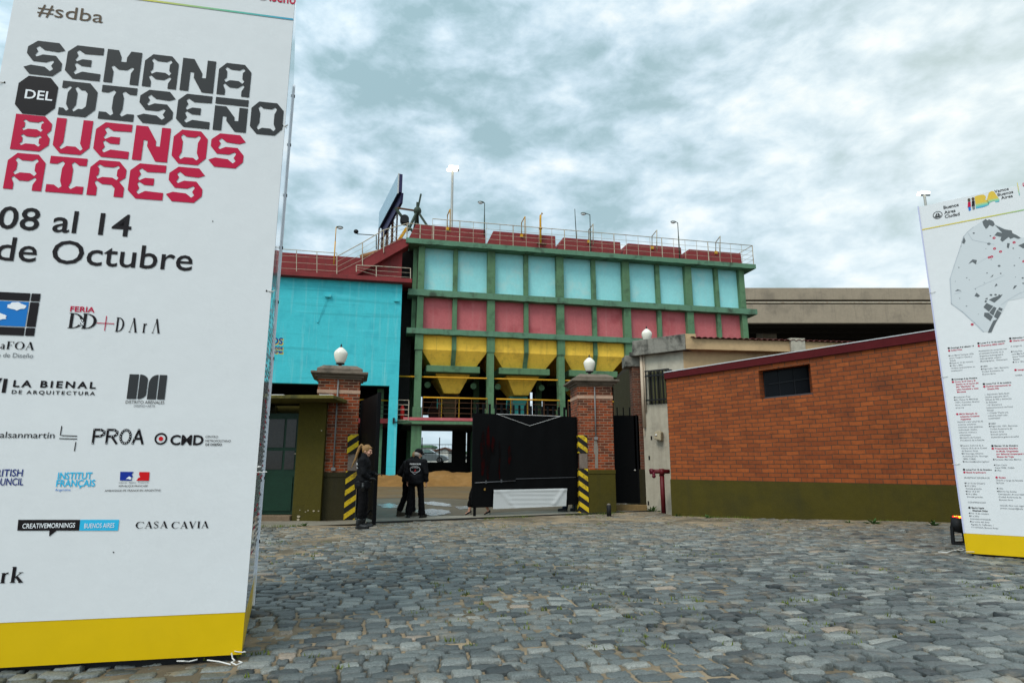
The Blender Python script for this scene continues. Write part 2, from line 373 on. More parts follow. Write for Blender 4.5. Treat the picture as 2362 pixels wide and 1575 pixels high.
def cobbles():
    ang = radians(13); ca, sa = cos(ang), sin(ang)
    V, Q, A = [], [], []; off = 0
    ROW = 0.12
    for r in range(-54, 176):
        x = -14 + RNG.random() * 0.3
        rowh = ROW
        while x < 19:
            px, py = x, r * ROW
            wx = px * ca - py * sa; wy = px * sa + py * ca
            big = 1.0 + 0.22 * np.clip((wx - 0.5) / 3, 0, 1)
            w = (0.145 + 0.11 * RNG.random()) * big
            if RNG.random() < 0.12: w *= 0.7
            cxr = x + w / 2; x += w + 0.004
            bend = 0.10 * sin(cxr * 0.55 + r * 0.02) + 0.05 * float(vnoise(np.array([cxr * 0.7]), np.array([r * ROW * 0.7]), 9)[0]) * 1.6
            py = r * ROW + bend
            wx = cxr * ca - py * sa; wy = cxr * sa + py * ca
            if wy < 1.6 or wy > 19 or wx < -wy * 0.9 - 2.6 or wx > wy * 0.9 + 2.6 or wx < -10.6 or wx > 12.6: continue
            if wy > float(edge_y(wx)) - 0.12: continue
            if RNG.random() < 0.012: continue
            gap = 0.006 + 0.009 * RNG.random(); hw, hd = w / 2 - gap * 1.25, rowh / 2 - gap * (0.35 + 0.35 * RNG.random())
            near = wy < 8.5
            na, nb = (9, 6) if wy < 6.5 else ((6, 5) if near else (4, 4))
            ga = np.concatenate([[-1.0], np.linspace(-0.90, 0.90, na - 2), [1.0]]); gb = np.concatenate([[-1.0], np.linspace(-0.84, 0.84, nb - 2), [1.0]]); a, b = np.meshgrid(ga, gb); a = a.ravel(); b = b.ravel()
            e = 0.015 + 0.05 * RNG.random()
            sk = (RNG.random(4) - 0.5) * 0.20
            lx = hw * a * (1 - e * b ** 6) * (1 + sk[0] * b * 0.5) + sk[2] * 0.05 * b
            ly = hd * b * (1 - 1.6 * e * a ** 6) * (1 + sk[1] * a * 0.8) + sk[3] * 0.10 * a * hd
            jit = 0.05 if near else 0.02
            lx = lx + RNG.normal(0, jit * 0.075, len(a)); ly = ly + RNG.normal(0, jit * 0.065, len(a))
            crown = 0.010 + 0.010 * RNG.random()
            h0 = 0.004 + 0.0065 * RNG.standard_normal() + 0.012 * float(vnoise(np.array([wx * 0.45]), np.array([wy * 0.45]), 21)[0])
            tx, ty = RNG.normal(0, 0.045, 2)
            rim = np.maximum(np.abs(a), np.abs(b)); lz = h0 - crown * (0.10 * (a * a + b * b) + 0.62 * np.where(rim > 0.99, 1, 0)) + tx * lx + ty * ly + RNG.normal(0, 0.0019, len(a))
            nv = len(a); ii = np.arange(nv).reshape(nb, na)
            q = np.stack([ii[:-1, :-1], ii[:-1, 1:], ii[1:, 1:], ii[1:, :-1]], -1).reshape(-1, 4)
            ring = np.concatenate([ii[0, :], ii[1:, -1], ii[-1, -2::-1], ii[-2:0:-1, 0]])
            nr = len(ring); sx, sy, sz = lx[ring] * 1.0, ly[ring] * 1.0, np.full(nr, -0.075)
            k = np.arange(nr); qs = np.stack([ring, nv + k, nv + (k + 1) % nr, ring[(k + 1) % nr]], -1)
            gx = np.concatenate([lx, sx]) + cxr; gy = np.concatenate([ly, sy]) + py; gz = np.concatenate([lz, sz])
            V.append(np.stack([gx * ca - gy * sa, gx * sa + gy * ca, gz], -1)); Q.append(np.concatenate([q, qs]) + off); off += nv + nr
            sh = np.clip(0.5 + 0.20 * RNG.standard_normal() + 0.12 * float(vnoise(np.array([wx * 0.6]), np.array([wy * 0.6]), 33)[0]), 0, 0.86)
            if RNG.random() < 0.012: sh = 1.0
            A.append(np.full(nv + nr, sh))
    return np_mesh('cobblestone_paving', np.concatenate(V), np.concatenate(Q), stone_mat(), True, np.concatenate(A))
struct(cobbles())

# grass and moss in the joints (nobody could count it)
m_moss = mat('joint_grass', (0.10, 0.125, 0.016), rough=0.8, var=0.4, scale=6, bump=0)
def grass():
    mb = MB(); n = 0
    while n < 520:
        y = 3.2 + 13.5 * random.random() ** 0.9; x = (random.random() * 2 - 1) * (y * 0.8 + 0.5)
        if y > float(edge_y(x)) - 0.1 or x > 11.5 or x < -9: continue
        if float(vnoise(np.array([x * 0.5]), np.array([y * 0.5]), 41)[0]) < -0.1: continue
        n += 1; k = random.randint(5, 13); sp = random.uniform(0.02, 0.06)
        for _ in range(k):
            a = random.random() * 2 * pi; bx, by = x + random.gauss(0, sp), y + random.gauss(0, sp * 0.5); h = random.uniform(0.012, 0.034); w = random.uniform(0.004, 0.010)
            tx, ty = bx + cos(a) * h * 0.8, by + sin(a) * h * 0.8
            mb.add([(bx - w * sin(a), by + w * cos(a), -0.012), (bx + w * sin(a), by - w * cos(a), -0.012), (tx, ty, h)], [(0, 1, 2)])
    # strip along the foot of the brick building and the threshold
    for _ in range(900):
        t = random.random() ** 1.0; x = TL.x - 2.5 + t * 16; y = float(edge_y(x)) - abs(random.gauss(0.0, 0.16)) - 0.02
        if float(vnoise(np.array([x * 1.1]), np.array([3.0]), 44)[0]) < 0.05: continue
        for _ in range(4):
            a = random.random() * 2 * pi; bx, by = x + random.gauss(0, 0.03), y + random.gauss(0, 0.02); h = random.uniform(0.02, 0.07); w = random.uniform(0.004, 0.009)
            mb.add([(bx - w * sin(a), by + w * cos(a), -0.02), (bx + w * sin(a), by - w * cos(a), -0.02), (bx + cos(a) * h * .6, by + sin(a) * h * .6, h)], [(0, 1, 2)])
    o = mb.build('joint_grass', m_moss); tag(o, 'short green grass and moss growing in the joints of the cobblestones', 'grass', kind='stuff')
grass()
# leafy weeds at the foot of the walls: each plant a thing
m_leaf = mat('weed_leaf', (0.045, 0.095, 0.02), rough=0.6, var=0.35, scale=9, bump=0)
def weed(p, h, label):
    mb = MB()
    for _ in range(int(16 + h * 60)):
        a = random.random() * 2 * pi; el = random.uniform(0.3, 1.3); L_ = h * random.uniform(0.5, 1.0); w = L_ * random.uniform(0.08, 0.15)
        d = Vector((cos(a) * cos(el), sin(a) * cos(el), sin(el))); s = Vector((-sin(a), cos(a), 0)); b = Vector((random.gauss(0, h * 0.12), random.gauss(0, h * 0.08), 0))
        mid = b + d * L_ * 0.55; tip = b + d * L_ + Vector((cos(a), sin(a), -0.6)) * L_ * 0.22
        mb.add([b, mid + s * w, tip, mid - s * w], [(0, 1, 2, 3)])
    o = mb.build('weed', m_leaf); o.location = p; tag(o, label, 'plant', 'weeds at the foot of the walls')
for px, py, h, lb in ((1500, 1178, 0.26, 'green weed growing at the foot of the white guardhouse wall'), (1560, 1190, 0.15, 'small weed at the left end of the olive plinth'),
                      (1632, 1195, 0.17, 'weed against the olive plinth, second from the red standpipe'), (1958, 1206, 0.15, 'low weed against the olive plinth below the right part of the brick wall'),
                      (2015, 1208, 0.22, 'bushiest weed against the olive plinth of the brick building'), (2155, 1211, 0.2, 'weed at the olive plinth beside the right banner'),
                      (733, 1204, 0.16, 'weed between olive booth wall and the left brick gate pier')):
    g = G(px, py); weed((g.x, min(g.y, float(edge_y(g.x)) - 0.05), -0.02), h, lb)

# the yard beyond the gate
m_yard = mat('yard_concrete', (0.10, 0.080, 0.054), rough=0.5, var=0.3, scale=0.35, bump=0.25, bscale=9, spec=0.3, stain=(0.055, 0.045, 0.034), stain_amt=0.8, stain_scale=0.22)
mb = MB(); d = (TR - TL).normalized(); a = TL - d * 40; b = TL + d * 40
mb.add([(a.x, a.y, -0.005), (b.x, b.y, -0.005), (b.x + 60, 62, -0.005), (a.x - 60, 62, -0.005)], [(0, 1, 2, 3)])
struct(mb.build('yard', m_yard))
m_steel = mat('threshold_steel', (0.03, 0.028, 0.025), rough=0.5, metallic=0.4, var=0.3, bump=0.2)
mb = MB(); mb.bar(TL - Vector((0, 0, -0.005)), TR + Vector((0, 0, 0.005)), 0.10, 0.06); tag(mb.build('gate_threshold', m_steel), kind='structure')
# pale concrete apron just inside the gate
m_apron = mat('apron_concrete', (0.24, 0.215, 0.17), rough=0.6, var=0.25, scale=0.8, bump=0.2, bscale=15, stain=(0.09, 0.08, 0.06), stain_amt=0.7, stain_scale=0.5)
n = Vector((-d.y, d.x, 0)); a = TL - d * 3; b = TR + d * 3; mb = MB()
pts = [a + n * 0.08, b + n * 0.08, b + n * 2.1]
for k in range(12, -1, -1): pts.append(a + (b - a) * (k / 12.0) * 0.98 + n * (1.35 + 0.35 * sin(k * 2.1) + 0.2 * cos(k * 5.3)))
pts = [Vector((p.x, p.y, 0.0)) for p in pts]; mb.add(pts, [tuple(range(len(pts)))]); struct(mb.build('apron', m_apron))
# puddles
m_water = mat('puddle_water', (0.30, 0.31, 0.31), rough=0.22, var=0.1, bump=0.05, bscale=3, spec=0.7)  # pale base colour stands in for the sky reflected in the water
def puddle(cs):
    mb = MB(); pts = [G(*q) for q in cs]; c = sum(pts, Vector()) / len(pts); ring = []
    for i, p in enumerate(pts):
        q = pts[(i + 1) % len(pts)]
        for t in (0, 0.25, 0.5, 0.75):
            e = p.lerp(q, t); e = c + (e - c) * (1 + 0.09 * sin(i * 3.1 + t * 9)); ring.append((e.x, e.y, 0.004))
    mb.add(ring, [tuple(range(len(ring)))]); struct(mb.build('puddle', m_water))
puddle([(955, 1176), (1000, 1173), (1036, 1177), (1040, 1183), (1005, 1189), (968, 1187)])
puddle([(972, 1158), (1000, 1156), (1038, 1162), (1042, 1168), (1008, 1166), (985, 1163)])
puddle([(868, 1163), (900, 1160), (918, 1164), (915, 1171), (885, 1171)])
puddle([(1048, 1168), (1080, 1166), (1086, 1172), (1060, 1175)])
# spilt sand and the heap
m_heap = mat('heap_sand', (0.20, 0.098, 0.027), rough=0.95, var=0.28, scale=1.5, bump=0.5, bscale=12, spec=0.2, stain=(0.26, 0.14, 0.05), stain_amt=0.6, stain_scale=0.9)
def heap():
    U = np.linspace(-9.5, 9.5, 110); Wd = np.linspace(-4.2, 4.2, 46); u, w = np.meshgrid(U, Wd)
    h = 0.88 * np.clip(1 - (np.abs(w) / (2.9 + 0.5 * vnoise(u * 0.5, w * 0, 5))) ** 1.35, 0, 1)
    h *= np.clip((9.4 - np.abs(u)) / 2.2, 0, 1) ** 0.7 * (0.9 + 0.2 * vnoise(u * 0.55, w * 0.2, 6) + 0.12 * vnoise(u * 2.2, w * 2.2, 8))
    h += (0.03 * vnoise(u * 5, w * 5, 12)) * (h > 0.02) - 0.02
    nu, nw = len(U), len(Wd); ii = np.arange(nu * nw).reshape(nw, nu); q = np.stack([ii[:-1, :-1], ii[:-1, 1:], ii[1:, 1:], ii[1:, :-1]], -1).reshape(-1, 4)
    o = np_mesh('sand_heap', np.stack([u, w, h], -1).reshape(-1, 3), q, m_heap); o.location = (-6.2, 41.0, 0); o.rotation_euler = (0, 0, radians(4))
    tag(o, 'long low heap of orange sand in the yard behind the gate', 'sand heap')
heap()
m_spill = mat('spilt_sand', (0.13, 0.082, 0.037), rough=0.7, var=0.35, scale=0.5, bump=0.3, bscale=10, stain=(0.11, 0.085, 0.055), stain_amt=0.85, stain_scale=0.3)
pts = []
for k in range(40):
    a = 2 * pi * k / 40; r = 1 + 0.12 * sin(a * 5) + 0.07 * sin(a * 11 + 1); pts.append((-5.5 + 11.5 * cos(a) * r, 36.5 + (6.5 if sin(a) > 0 else 12.5) * sin(a) * r, 0.0))
o = MB().add(pts, [tuple(range(40))]).build('spilt_sand', m_spill); struct(o)
# embankment carrying the street behind the plant
m_bank = mat('bank_concrete', (0.022, 0.02, 0.018), rough=0.9, var=0.3, bump=0.3)
m_road = mat('street_asphalt', (0.06, 0.06, 0.06), rough=0.9, var=0.2)
struct(MB().box(-120, 120, 58.5, 58.9, -0.1, 1.5).build('embankment', m_bank))
MB().quad((-120, 58.9, 1.45), (120, 58.9, 1.45), (400, 900, 1.45), (-400, 900, 1.45)).build('street', m_road); struct(bpy.data.objects['street'])
# ================================================================== THE PLANT (silo, teal house)
def conc(name, rgb, **k):
    kw = dict(rough=0.85, var=0.14, scale=0.8, bump=0.35, bscale=14, spec=0.25); kw.update(k); return mat(name, rgb, **kw)
m_green = conc('green_paint', (0.092, 0.178, 0.092), streak=0.35, stain=(0.03, 0.05, 0.03), stain_amt=0.55, stain_scale=1.1)
m_gtop = conc('green_paint_ledge', (0.10, 0.20, 0.125), stain=(0.03, 0.03, 0.02), stain_amt=0.75, stain_scale=0.9, streak=0.3, streak_col=(0.06, 0.03, 0.02))
m_turq = conc('pale_turquoise_paint', (0.27, 0.60, 0.60), var=0.10, streak=0.18, streak_col=(0.45, 0.55, 0.50), stain=(0.40, 0.60, 0.57), stain_amt=0.6, stain_scale=0.7)
m_pink = conc('faded_red_paint', (0.46, 0.115, 0.120), var=0.14, stain=(0.33, 0.055, 0.06), stain_amt=0.6, stain_scale=0.6, streak=0.38, streak_col=(0.48, 0.22, 0.20))
m_yel = conc('yellow_paint', (0.92, 0.54, 0.065), var=0.14, stain=(0.32, 0.17, 0.03), stain_amt=0.45, stain_scale=0.7, streak=0.35, streak_col=(0.25, 0.13, 0.04))
m_red = conc('oxide_red_paint', (0.20, 0.03, 0.03), var=0.16, stain=(0.10, 0.022, 0.02), stain_amt=0.5, stain_scale=0.7, streak=0.25)
m_teal = conc('teal_paint', (0.055, 0.47, 0.52), var=0.12, bump=0.6, bscale=7, boards=3.0, streak=0.45, streak_col=(0.24, 0.56, 0.55), stain=(0.03, 0.33, 0.40), stain_amt=0.55, stain_scale=0.9)
m_dark = mat('dark_interior', (0.012, 0.011, 0.010), rough=0.95, var=0.3, bump=0)  # near-black colour carries the deep shade inside and under the plant
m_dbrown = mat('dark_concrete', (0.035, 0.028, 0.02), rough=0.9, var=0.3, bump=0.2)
m_rail = mat('cream_rail_paint', (0.42, 0.36, 0.27), rough=0.6, var=0.25, scale=3, bump=0, stain=(0.20, 0.09, 0.04), stain_amt=0.7, stain_scale=2.5)
m_yrail = mat('yellow_rail_paint', (0.55, 0.27, 0.015), rough=0.55, var=0.2, bump=0)
m_rust = mat('rusty_steel', (0.10, 0.045, 0.022), rough=0.85, var=0.4, scale=2, bump=0.2)
m_dgreen = mat('dark_green_steel', (0.035, 0.05, 0.035), rough=0.6, var=0.3, bump=0.1)
m_iron = mat('black_iron', (0.012, 0.012, 0.013), rough=0.55, var=0.3, bump=0.1)
m_lampgl = mat('lamp_glass', (0.55, 0.56, 0.55), rough=0.25, var=0.1, bump=0)

SA = atY(949, 666, 45.0); SB = atY(1742, 717, 51.3); SRZ = atan2(SB.y - SA.y, SB.x - SA.x)
SD = Vector((cos(SRZ), sin(SRZ), 0)); SN = Vector((-sin(SRZ), cos(SRZ), 0)); SO = Vector((SA.x, SA.y, 0))
def sp(px, py, w=0.0):
    """photo pixel -> local (u, w, z) on the plane w metres behind the silo's ledge line"""
    O = SO + SN * w; p = onp(px, py, O, O + SD); q = p - SO; return Vector((q.dot(SD), w, p.z))
SW = (SB - SA).xy.length
silo = thing('silo', 'long concrete silo with turquoise, red and yellow bands in a green frame', 'silo', SO, SRZ)
zt1, zt0 = sp(1350, 583).z, 0; zt1 = (sp(949, 553).z + sp(1735, 612).z) / 2; zt0 = zt1 - 0.40
zm1 = SA.z; zm0 = zm1 - 0.48
zl1 = (sp(948, 752).z + sp(1400, 780).z) / 2; zl0 = zl1 - 0.42
zpl = sp(1000, 965).z
colx = [sp(px, 650, 0.3).x for px in (971, 1050.5, 1133, 1214, 1291.5, 1370, 1443.5, 1518, 1587, 1653.5, 1710)]
a0, a1 = colx[0], colx[10] + 0.25
# body behind the panels
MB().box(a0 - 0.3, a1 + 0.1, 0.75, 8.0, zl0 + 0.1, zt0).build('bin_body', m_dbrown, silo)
for i in range(10):
    x0, x1 = colx[i], colx[i + 1]
    MB().box(x0 + 0.05, x1 - 0.05, 0.62, 0.75, zm1 - 0.05, zt0).build('upper_panel', m_turq, silo)
    MB().box(x0 + 0.05, x1 - 0.05, 0.62, 0.75, zl1 - 0.05, zm0).build('lower_panel', m_pink, silo)
MB().box(a0 - 0.45, a0 - 0.3, 0.8, 7.8, zm1, zt0).build('side_panel', m_turq, silo); MB().box(a0 - 0.45, a0 - 0.3, 0.8, 7.8, zl1, zm0).build('side_panel', m_pink, silo)
MB().box(a1 + 0.1, a1 + 0.2, 0.8, 7.8, zm1, zt0).build('side_panel', m_turq, silo); MB().box(a1 + 0.1, a1 + 0.2, 0.8, 7.8, zl1, zm0).build('side_panel', m_pink, silo)
for i, x in enumerate(colx):
    w = 0.62 if i % 2 == 0 else 0.36
    if i in (0, 10): w = 0.5
    d0 = 0.18 if i % 2 == 0 else 0.3
    MB().box(x - w / 2, x + w / 2, d0, 0.72, zm1, zt0).build('column', m_green, silo, 0.02)
    MB().box(x - w / 2, x + w / 2, d0, 0.72, zl1, zm0).build('column', m_green, silo, 0.02)
for yy in (0.75, 2.6, 5.0, 7.6):     # pillars along the short side facing the teal house
    MB().box(a0 - 0.62, a0 - 0.28, yy, yy + 0.45, zm1, zt0).build('column', m_green, silo); MB().box(a0 - 0.62, a0 - 0.28, yy, yy + 0.45, zl1, zm0).build('column', m_green, silo)
L0, L1 = -0.25, SW + 0.25
xr = sp(1738, 614, 0).x
def ledge(x0, x1, z0, z1, y0=-0.02):
    mb = MB(); n = 60
    for k in range(n):        # slightly uneven old cast edge
        xa, xb = x0 + (x1 - x0) * k / n, x0 + (x1 - x0) * (k + 1) / n
        ja, jb = 0.012 * sin(k * 1.7) + 0.012 * sin(k * 4.1), 0.012 * sin((k + 1) * 1.7) + 0.012 * sin((k + 1) * 4.1)
        mb.add([(xa, y0, z0 + ja), (xb, y0, z0 + jb), (xb, y0, z1 + ja * 0.5 * 0), (xa, y0, z1), (xa, 1.0, z0), (xb, 1.0, z0), (xb, 1.0, z1 + 0.02), (xa, 1.0, z1 + 0.02)],
               [(0, 1, 2, 3), (3, 2, 6, 7), (1, 0, 4, 5)] + ([(0, 3, 7, 4)] if k == 0 else []) + ([(2, 1, 5, 6)] if k == n - 1 else []))
    return mb.build('ledge', m_gtop, silo)
ledge(L0 - 0.3, xr, zt0, zt1, -0.35); ledge(L0, xr, zm0, zm1, -0.02); ledge(L0, xr, zl0, zl1, -0.02)
for z0, z1 in ((zt0, zt1), (zm0, zm1), (zl0, zl1)):
    MB().box(L0, a0 - 0.25, 1.0, 8.0, z0, z1 - 0.01).build('ledge', m_gtop, silo)
    MB().box(a1 + 0.15, xr, 1.0, 8.0, z0, z1 - 0.01).build('ledge', m_gtop, silo)
MB().box(a0 - 0.3, a1 + 0.2, 1.0, 8.0, zt0 + 0.05, zt1 - 0.03).build('roof_slab', m_red, silo)
# hoppers
zh1 = sp(1035, 808, 0.5).z; zh0 = sp(1035, 843, 0.5).z; zb0 = sp(1035, 858, 0.5).z; zf0 = sp(1035, 905, 1.5).z
def frustum(mb, x0, x1, y0, y1, z0, X0, X1, Y0, Y1, z1):
    v = [(x0, y0, z0), (x1, y0, z0), (x1, y1, z0), (x0, y1, z0), (X0, Y0, z1), (X1, Y0, z1), (X1, Y1, z1), (X0, Y1, z1)]
    return mb.add(v, [(0, 3, 2, 1), (4, 5, 6, 7), (0, 1, 5, 4), (1, 2, 6, 5), (2, 3, 7, 6), (3, 0, 4, 7)])
for k in range(5):
    x0, x1 = colx[2 * k] + 0.22, colx[2 * k + 2] - 0.22; xm = (x0 + x1) / 2
    mb = MB(); mb.box(x0, x1, 0.5, 7.6, zh1, zl0)
    frustum(mb, xm - 1.72, xm + 1.72, 1.15, 7.0, zh0, x0, x1, 0.5, 7.6, zh1)
    h = mb.build('hopper', m_yel, silo)
    MB().box(xm - 2.15, xm + 2.0, 0.6, 7.2, zb0, zh0).build('hopper_beam', m_green, silo, 0.03)
    mb = MB(); frustum(mb, xm - 0.6, xm + 0.6, 2.1, 4.6, zf0, xm - 1.35, xm + 1.35, 1.5, 6.4, zb0); mb.build('funnel', m_yel, silo)
    mb = MB(); xc = colx[2 * k + 1]; mb.bar((xc, 0.42, zl0), (xc, 0.42, zh1), 0.34, 0.2, (0, 1, 0)); mb.bar((xc, 0.42, zh1 + 0.02), (xc, 1.06, zh0), 0.34, 0.2, (0, 1, 0)); mb.build('rib', m_green, silo)
    for sx in (-1.9, 1.75): MB().tube([(xm + sx, 2.2, zf0 + 0.65), (xm + sx, 2.6, zf0 + 0.65)], 0.24, 14).build('hydraulic_drum', m_green, silo)
for i in range(0, 11, 2):
    x = colx[i]
    MB().box(x - 0.31, x + 0.31, 0.15, 0.8, zh1 - 0.1, zl0).build('column', m_green, silo, 0.02)
    for yy in (0.2, 7.3):
        mb = MB(); mb.box(x - 0.26, x + 0.26, yy, yy + 0.6, zpl + 0.85, zh1 + (1.6 if yy > 1 else -0.1)); mb.box(x - 0.34, x + 0.34, yy - 0.04, yy + 0.66, zpl, zpl + 0.85); mb.box(x - 0.38, x + 0.38, yy - 0.02, yy + 0.66, 0, zpl - 0.5); mb.build('column', m_green, silo, 0.02)
# working floor under the hoppers
MB().box(a0 - 1.0, a1 + 0.6, -0.1, 8.1, zpl - 0.5, zpl - 0.02).build('floor_slab', m_dbrown, silo)
MB().box(a0 - 1.4, a1 + 0.6, -0.16, -0.1, zpl - 0.42, zpl - 0.2).build('floor_edge', m_green, silo)
MB().box(a0 - 1.0, a1 + 0.6, -0.18, -0.1, zpl - 0.16, zpl + 0.06).build('kickboard', m_pink, silo)
mb = MB()
for k in range(5):
    x0, x1 = colx[2 * k] + 0.4, colx[2 * k + 2] - 0.3
    mb.tube([(x0, -0.05, zpl + 1.55), (x1, -0.05, zpl + 1.55)], 0.06)
mb.build('handrail', m_yrail, silo)
mb = MB()
for k in range(5):
    x0, x1 = colx[2 * k] + 0.4, colx[2 * k + 2] - 0.3
    for dz in (0.4, 0.8, 1.2): mb.tube([(x0, -0.05, zpl + dz), (x1, -0.05, zpl + dz)], 0.02, 5)
    for x in np.linspace(x0, x1, 5): mb.tube([(x, -0.05, zpl), (x, -0.05, zpl + 1.55)], 0.025, 5)
mb.build('railing', m_rust, silo)
MB().tube([(a0 - 1.7, 0.45, zb0 - 0.45), (a1, 0.45, zb0 - 0.3)], 0.06).build('pipe', m_yrail, silo)
# rear wall with its openings (gaps of daylight as in the photo)
W_R = 8.2
def rear(px0, py0, px1, py1): p, q = sp(px0, py1, W_R), sp(px1, py0, W_R); return p.x, q.x, p.z, q.z
cuts = [rear(957, 915, 974, 972), rear(974, 958, 1020, 972), rear(1016, 948, 1044, 972), rear(1043, 908, 1047.5, 965), rear(1094, 902, 1097, 946), rear(1223, 905, 1228, 957), rear(1248, 925, 1251, 957), rear(1290, 930, 1292, 955),
        rear(960, 992, 1043, 1066.5), rear(1074.5, 998, 1077, 1066)]
xs_ = sorted({-8.0, a1 + 0.8} | {c[0] for c in cuts} | {c[1] for c in cuts}); zs_ = sorted({1.42, zt0 - 0.2} | {c[2] for c in cuts} | {c[3] for c in cuts})
mb = MB()
for i in range(len(xs_) - 1):
    for j in range(len(zs_) - 1):
        xc, zc_ = (xs_[i] + xs_[i + 1]) / 2, (zs_[j] + zs_[j + 1]) / 2
        if any(c[0] < xc < c[1] and c[2] < zc_ < c[3] for c in cuts): continue
        mb.quad((xs_[i], W_R, zs_[j]), (xs_[i + 1], W_R, zs_[j]), (xs_[i + 1], W_R, zs_[j + 1]), (xs_[i], W_R, zs_[j + 1]))
mb.box(-8.0, a1 + 0.8, W_R, W_R + 0.2, -0.1, 1.42)
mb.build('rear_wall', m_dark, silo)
MB().box(sp(922, 640, 1.2).x, a0 - 0.55, 1.45, 8.0, zpl, zt0 - 0.05).build('dark_gap_block', m_dark, silo)  # added dark block, stands in for the shade in the gap
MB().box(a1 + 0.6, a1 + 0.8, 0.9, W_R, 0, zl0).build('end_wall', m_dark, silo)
# red boxes on the roof
for q0, q1, top0, top1 in ((960, 1120, 518, 529), (1138, 1281, 532, 545), (1299, 1431, 546, 560), (1448, 1571, 561, 571), (1589, 1709, 574, 585)):
    w = 1.3; p, q = sp(q0, top0, w), sp(q1, top1, w); z1 = (p.z + q.z) / 2
    mb = MB(); frustum(mb, p.x - 0.85, q.x + 0.02, w - 0.1, 7.2, zt1 - 0.05, p.x, q.x, w, 6.4, z1); mb.build('roof_hatch', m_red, silo, 0.03)
# roof railing
mb = MB(); zr1, zr0 = zt1 + 1.75, zt1
x0, x1 = sp(998, 500, -0.2).x, xr - 0.1
for dz in (0.45, 0.85, 1.3, 1.78): mb.tube([(x0, -0.2, zt1 + dz), (x1, -0.2, zt1 + dz)], 0.032 if dz > 1.5 else 0.014, 6)
for dz in (0.45, 0.85, 1.3, 1.78): mb.tube([(x1, -0.2, zt1 + dz), (x1, 7.8, zt1 + dz)], 0.03 if dz > 1.5 else 0.014, 6)
n = 26
for k in range(n + 1):
    x = x0 + (x1 - x0) * k / n; mb.tube([(x, -0.2, zt1 - 0.1), (x, -0.2, zt1 + 1.78)], 0.04 if k % 4 == 2 else 0.017, 5)
for k in range(1, 5): mb.tube([(x1, -0.2 + k * 2, zt1 - 0.1), (x1, -0.2 + k * 2, zt1 + 1.78)], 0.03, 5)
xl = sp(938, 560, -0.3).x
for dz in (0.4, 0.8, 1.2): mb.tube([(xl, -0.3, zt1 + dz), (x0, -0.2, zt1 + dz)], 0.03 if dz > 1 else 0.016, 6)
for x in (xl, sp(969, 540, -.2).x, sp(1000, 540, -.2).x): mb.tube([(x, -0.25, zt1 - 0.05), (x, -0.25, zt1 + 1.22)], 0.045, 5)
mb.build('roof_railing', m_rail, silo)
# machinery under two of the hoppers
m_mach = mat('turquoise_machine', (0.06, 0.34, 0.30), rough=0.5, var=0.3, bump=0.1)
def machine(k, m, label):
    xm = (colx[2 * k] + colx[2 * k + 2]) / 2; t = thing('weigh_batcher', label, 'machine', SO + SD * xm + SN * 3.6 + Vector((0, 0, zpl)), SRZ, 'weigh batchers under the hoppers'); z = zf0 - zpl
    mb = MB(); mb.box(-0.75, 0.75, -0.6, 0.6, z - 0.35, z - 0.02); frustum(mb, -0.45, 0.45, -0.4, 0.4, z - 1.1, -0.7, 0.7, -0.6, 0.6, z - 0.35); mb.build('gate_box', m, t)
    mb = MB(); frustum(mb, -0.32, 0.32, -0.35, 0.35, 0.02, -0.62, 0.62, -0.55, 0.55, z - 1.15); mb.build('chute', m, t)
    mb = MB(); 
    for s in (-0.7, 0.7): mb.bar((s, -0.7, 0), (s, -0.7, z - 0.35), 0.08)
    mb.build('frame', m_yrail, t)
    mb = MB(); rr = [(-1.05 + 0.02 * 0, -0.75 + 0.28 * cos(a) * 0.4, z - 0.75 + 0.42 * sin(a)) for a in np.linspace(0, 2 * pi, 19)]; mb.tube(rr, 0.03, 5); mb.tube([(-1.05, -0.75, z - 0.75), (-0.6, -0.6, z - 0.75)], 0.03, 5); mb.build('handwheel', m_mach, t)
machine(1, m_mach, 'turquoise batching machine with handwheel under the second yellow hopper')
machine(0, mat('brown_machine', (0.07, 0.045, 0.02), rough=0.6, var=0.3, bump=.1), 'brown batching machine under the first yellow hopper')
# conveyor casing beside the first machine
t = thing('conveyor', 'dark red conveyor casing on the working floor under the first hopper', 'conveyor', SO + SD * (colx[0] + 1.4) + SN * 5.0 + Vector((0, 0, zpl)), SRZ)
mb = MB(); mb.extr([(0, 0.2), (1.2, 0.05), (1.7, 0.5), (1.6, 1.7), (0.2, 1.9), (-0.2, 1.0)], 0, 1.0); mb.build('casing', mat('brown_casing', (0.05, 0.018, 0.012), rough=0.7, var=0.3), t)
mb = MB(); mb.box(0.75, 1.25, -0.06, -0.01, 0.55, 1.6); mb.build('cover_plate', mat('grey_plate', (0.14, 0.12, 0.11), rough=0.6), t)
mb = MB()
for s in (0.1, 1.4): mb.bar((s, 0.5, 0), (s, 0.5, 0.6), 0.12)
mb.build('leg', m_iron, t)
# fire extinguisher cage between the two buildings
p = sp(921, 968, -0.2); t = thing('extinguisher_rack', 'cream railing rack holding red cylinders between the teal house and the silo', 'rack', SO + SD * (p.x - .1) + SN * (-0.2) + Vector((0, 0, zpl - 0.2)), SRZ)
mb = MB()
for dz in (0.05, 0.42, 0.8, 1.15, 1.5): mb.tube([(-0.05, 0, dz), (0.75, 0, dz)], 0.025, 5)
for x in (-0.05, 0.75): mb.tube([(x, 0, 0), (x, 0, 1.5)], 0.03, 5)
mb.build('railing', m_rail, t)
mb = MB(); mb.lathe([(0.16, 0), (0.16, 0.9), (0.08, 1.05), (0.04, 1.15)], (0.3, 0.3, 0.05), 12); mb.build('cylinder', mat('extinguisher_red', (0.45, 0.015, 0.012), rough=0.4, var=0.1, bump=0), t)

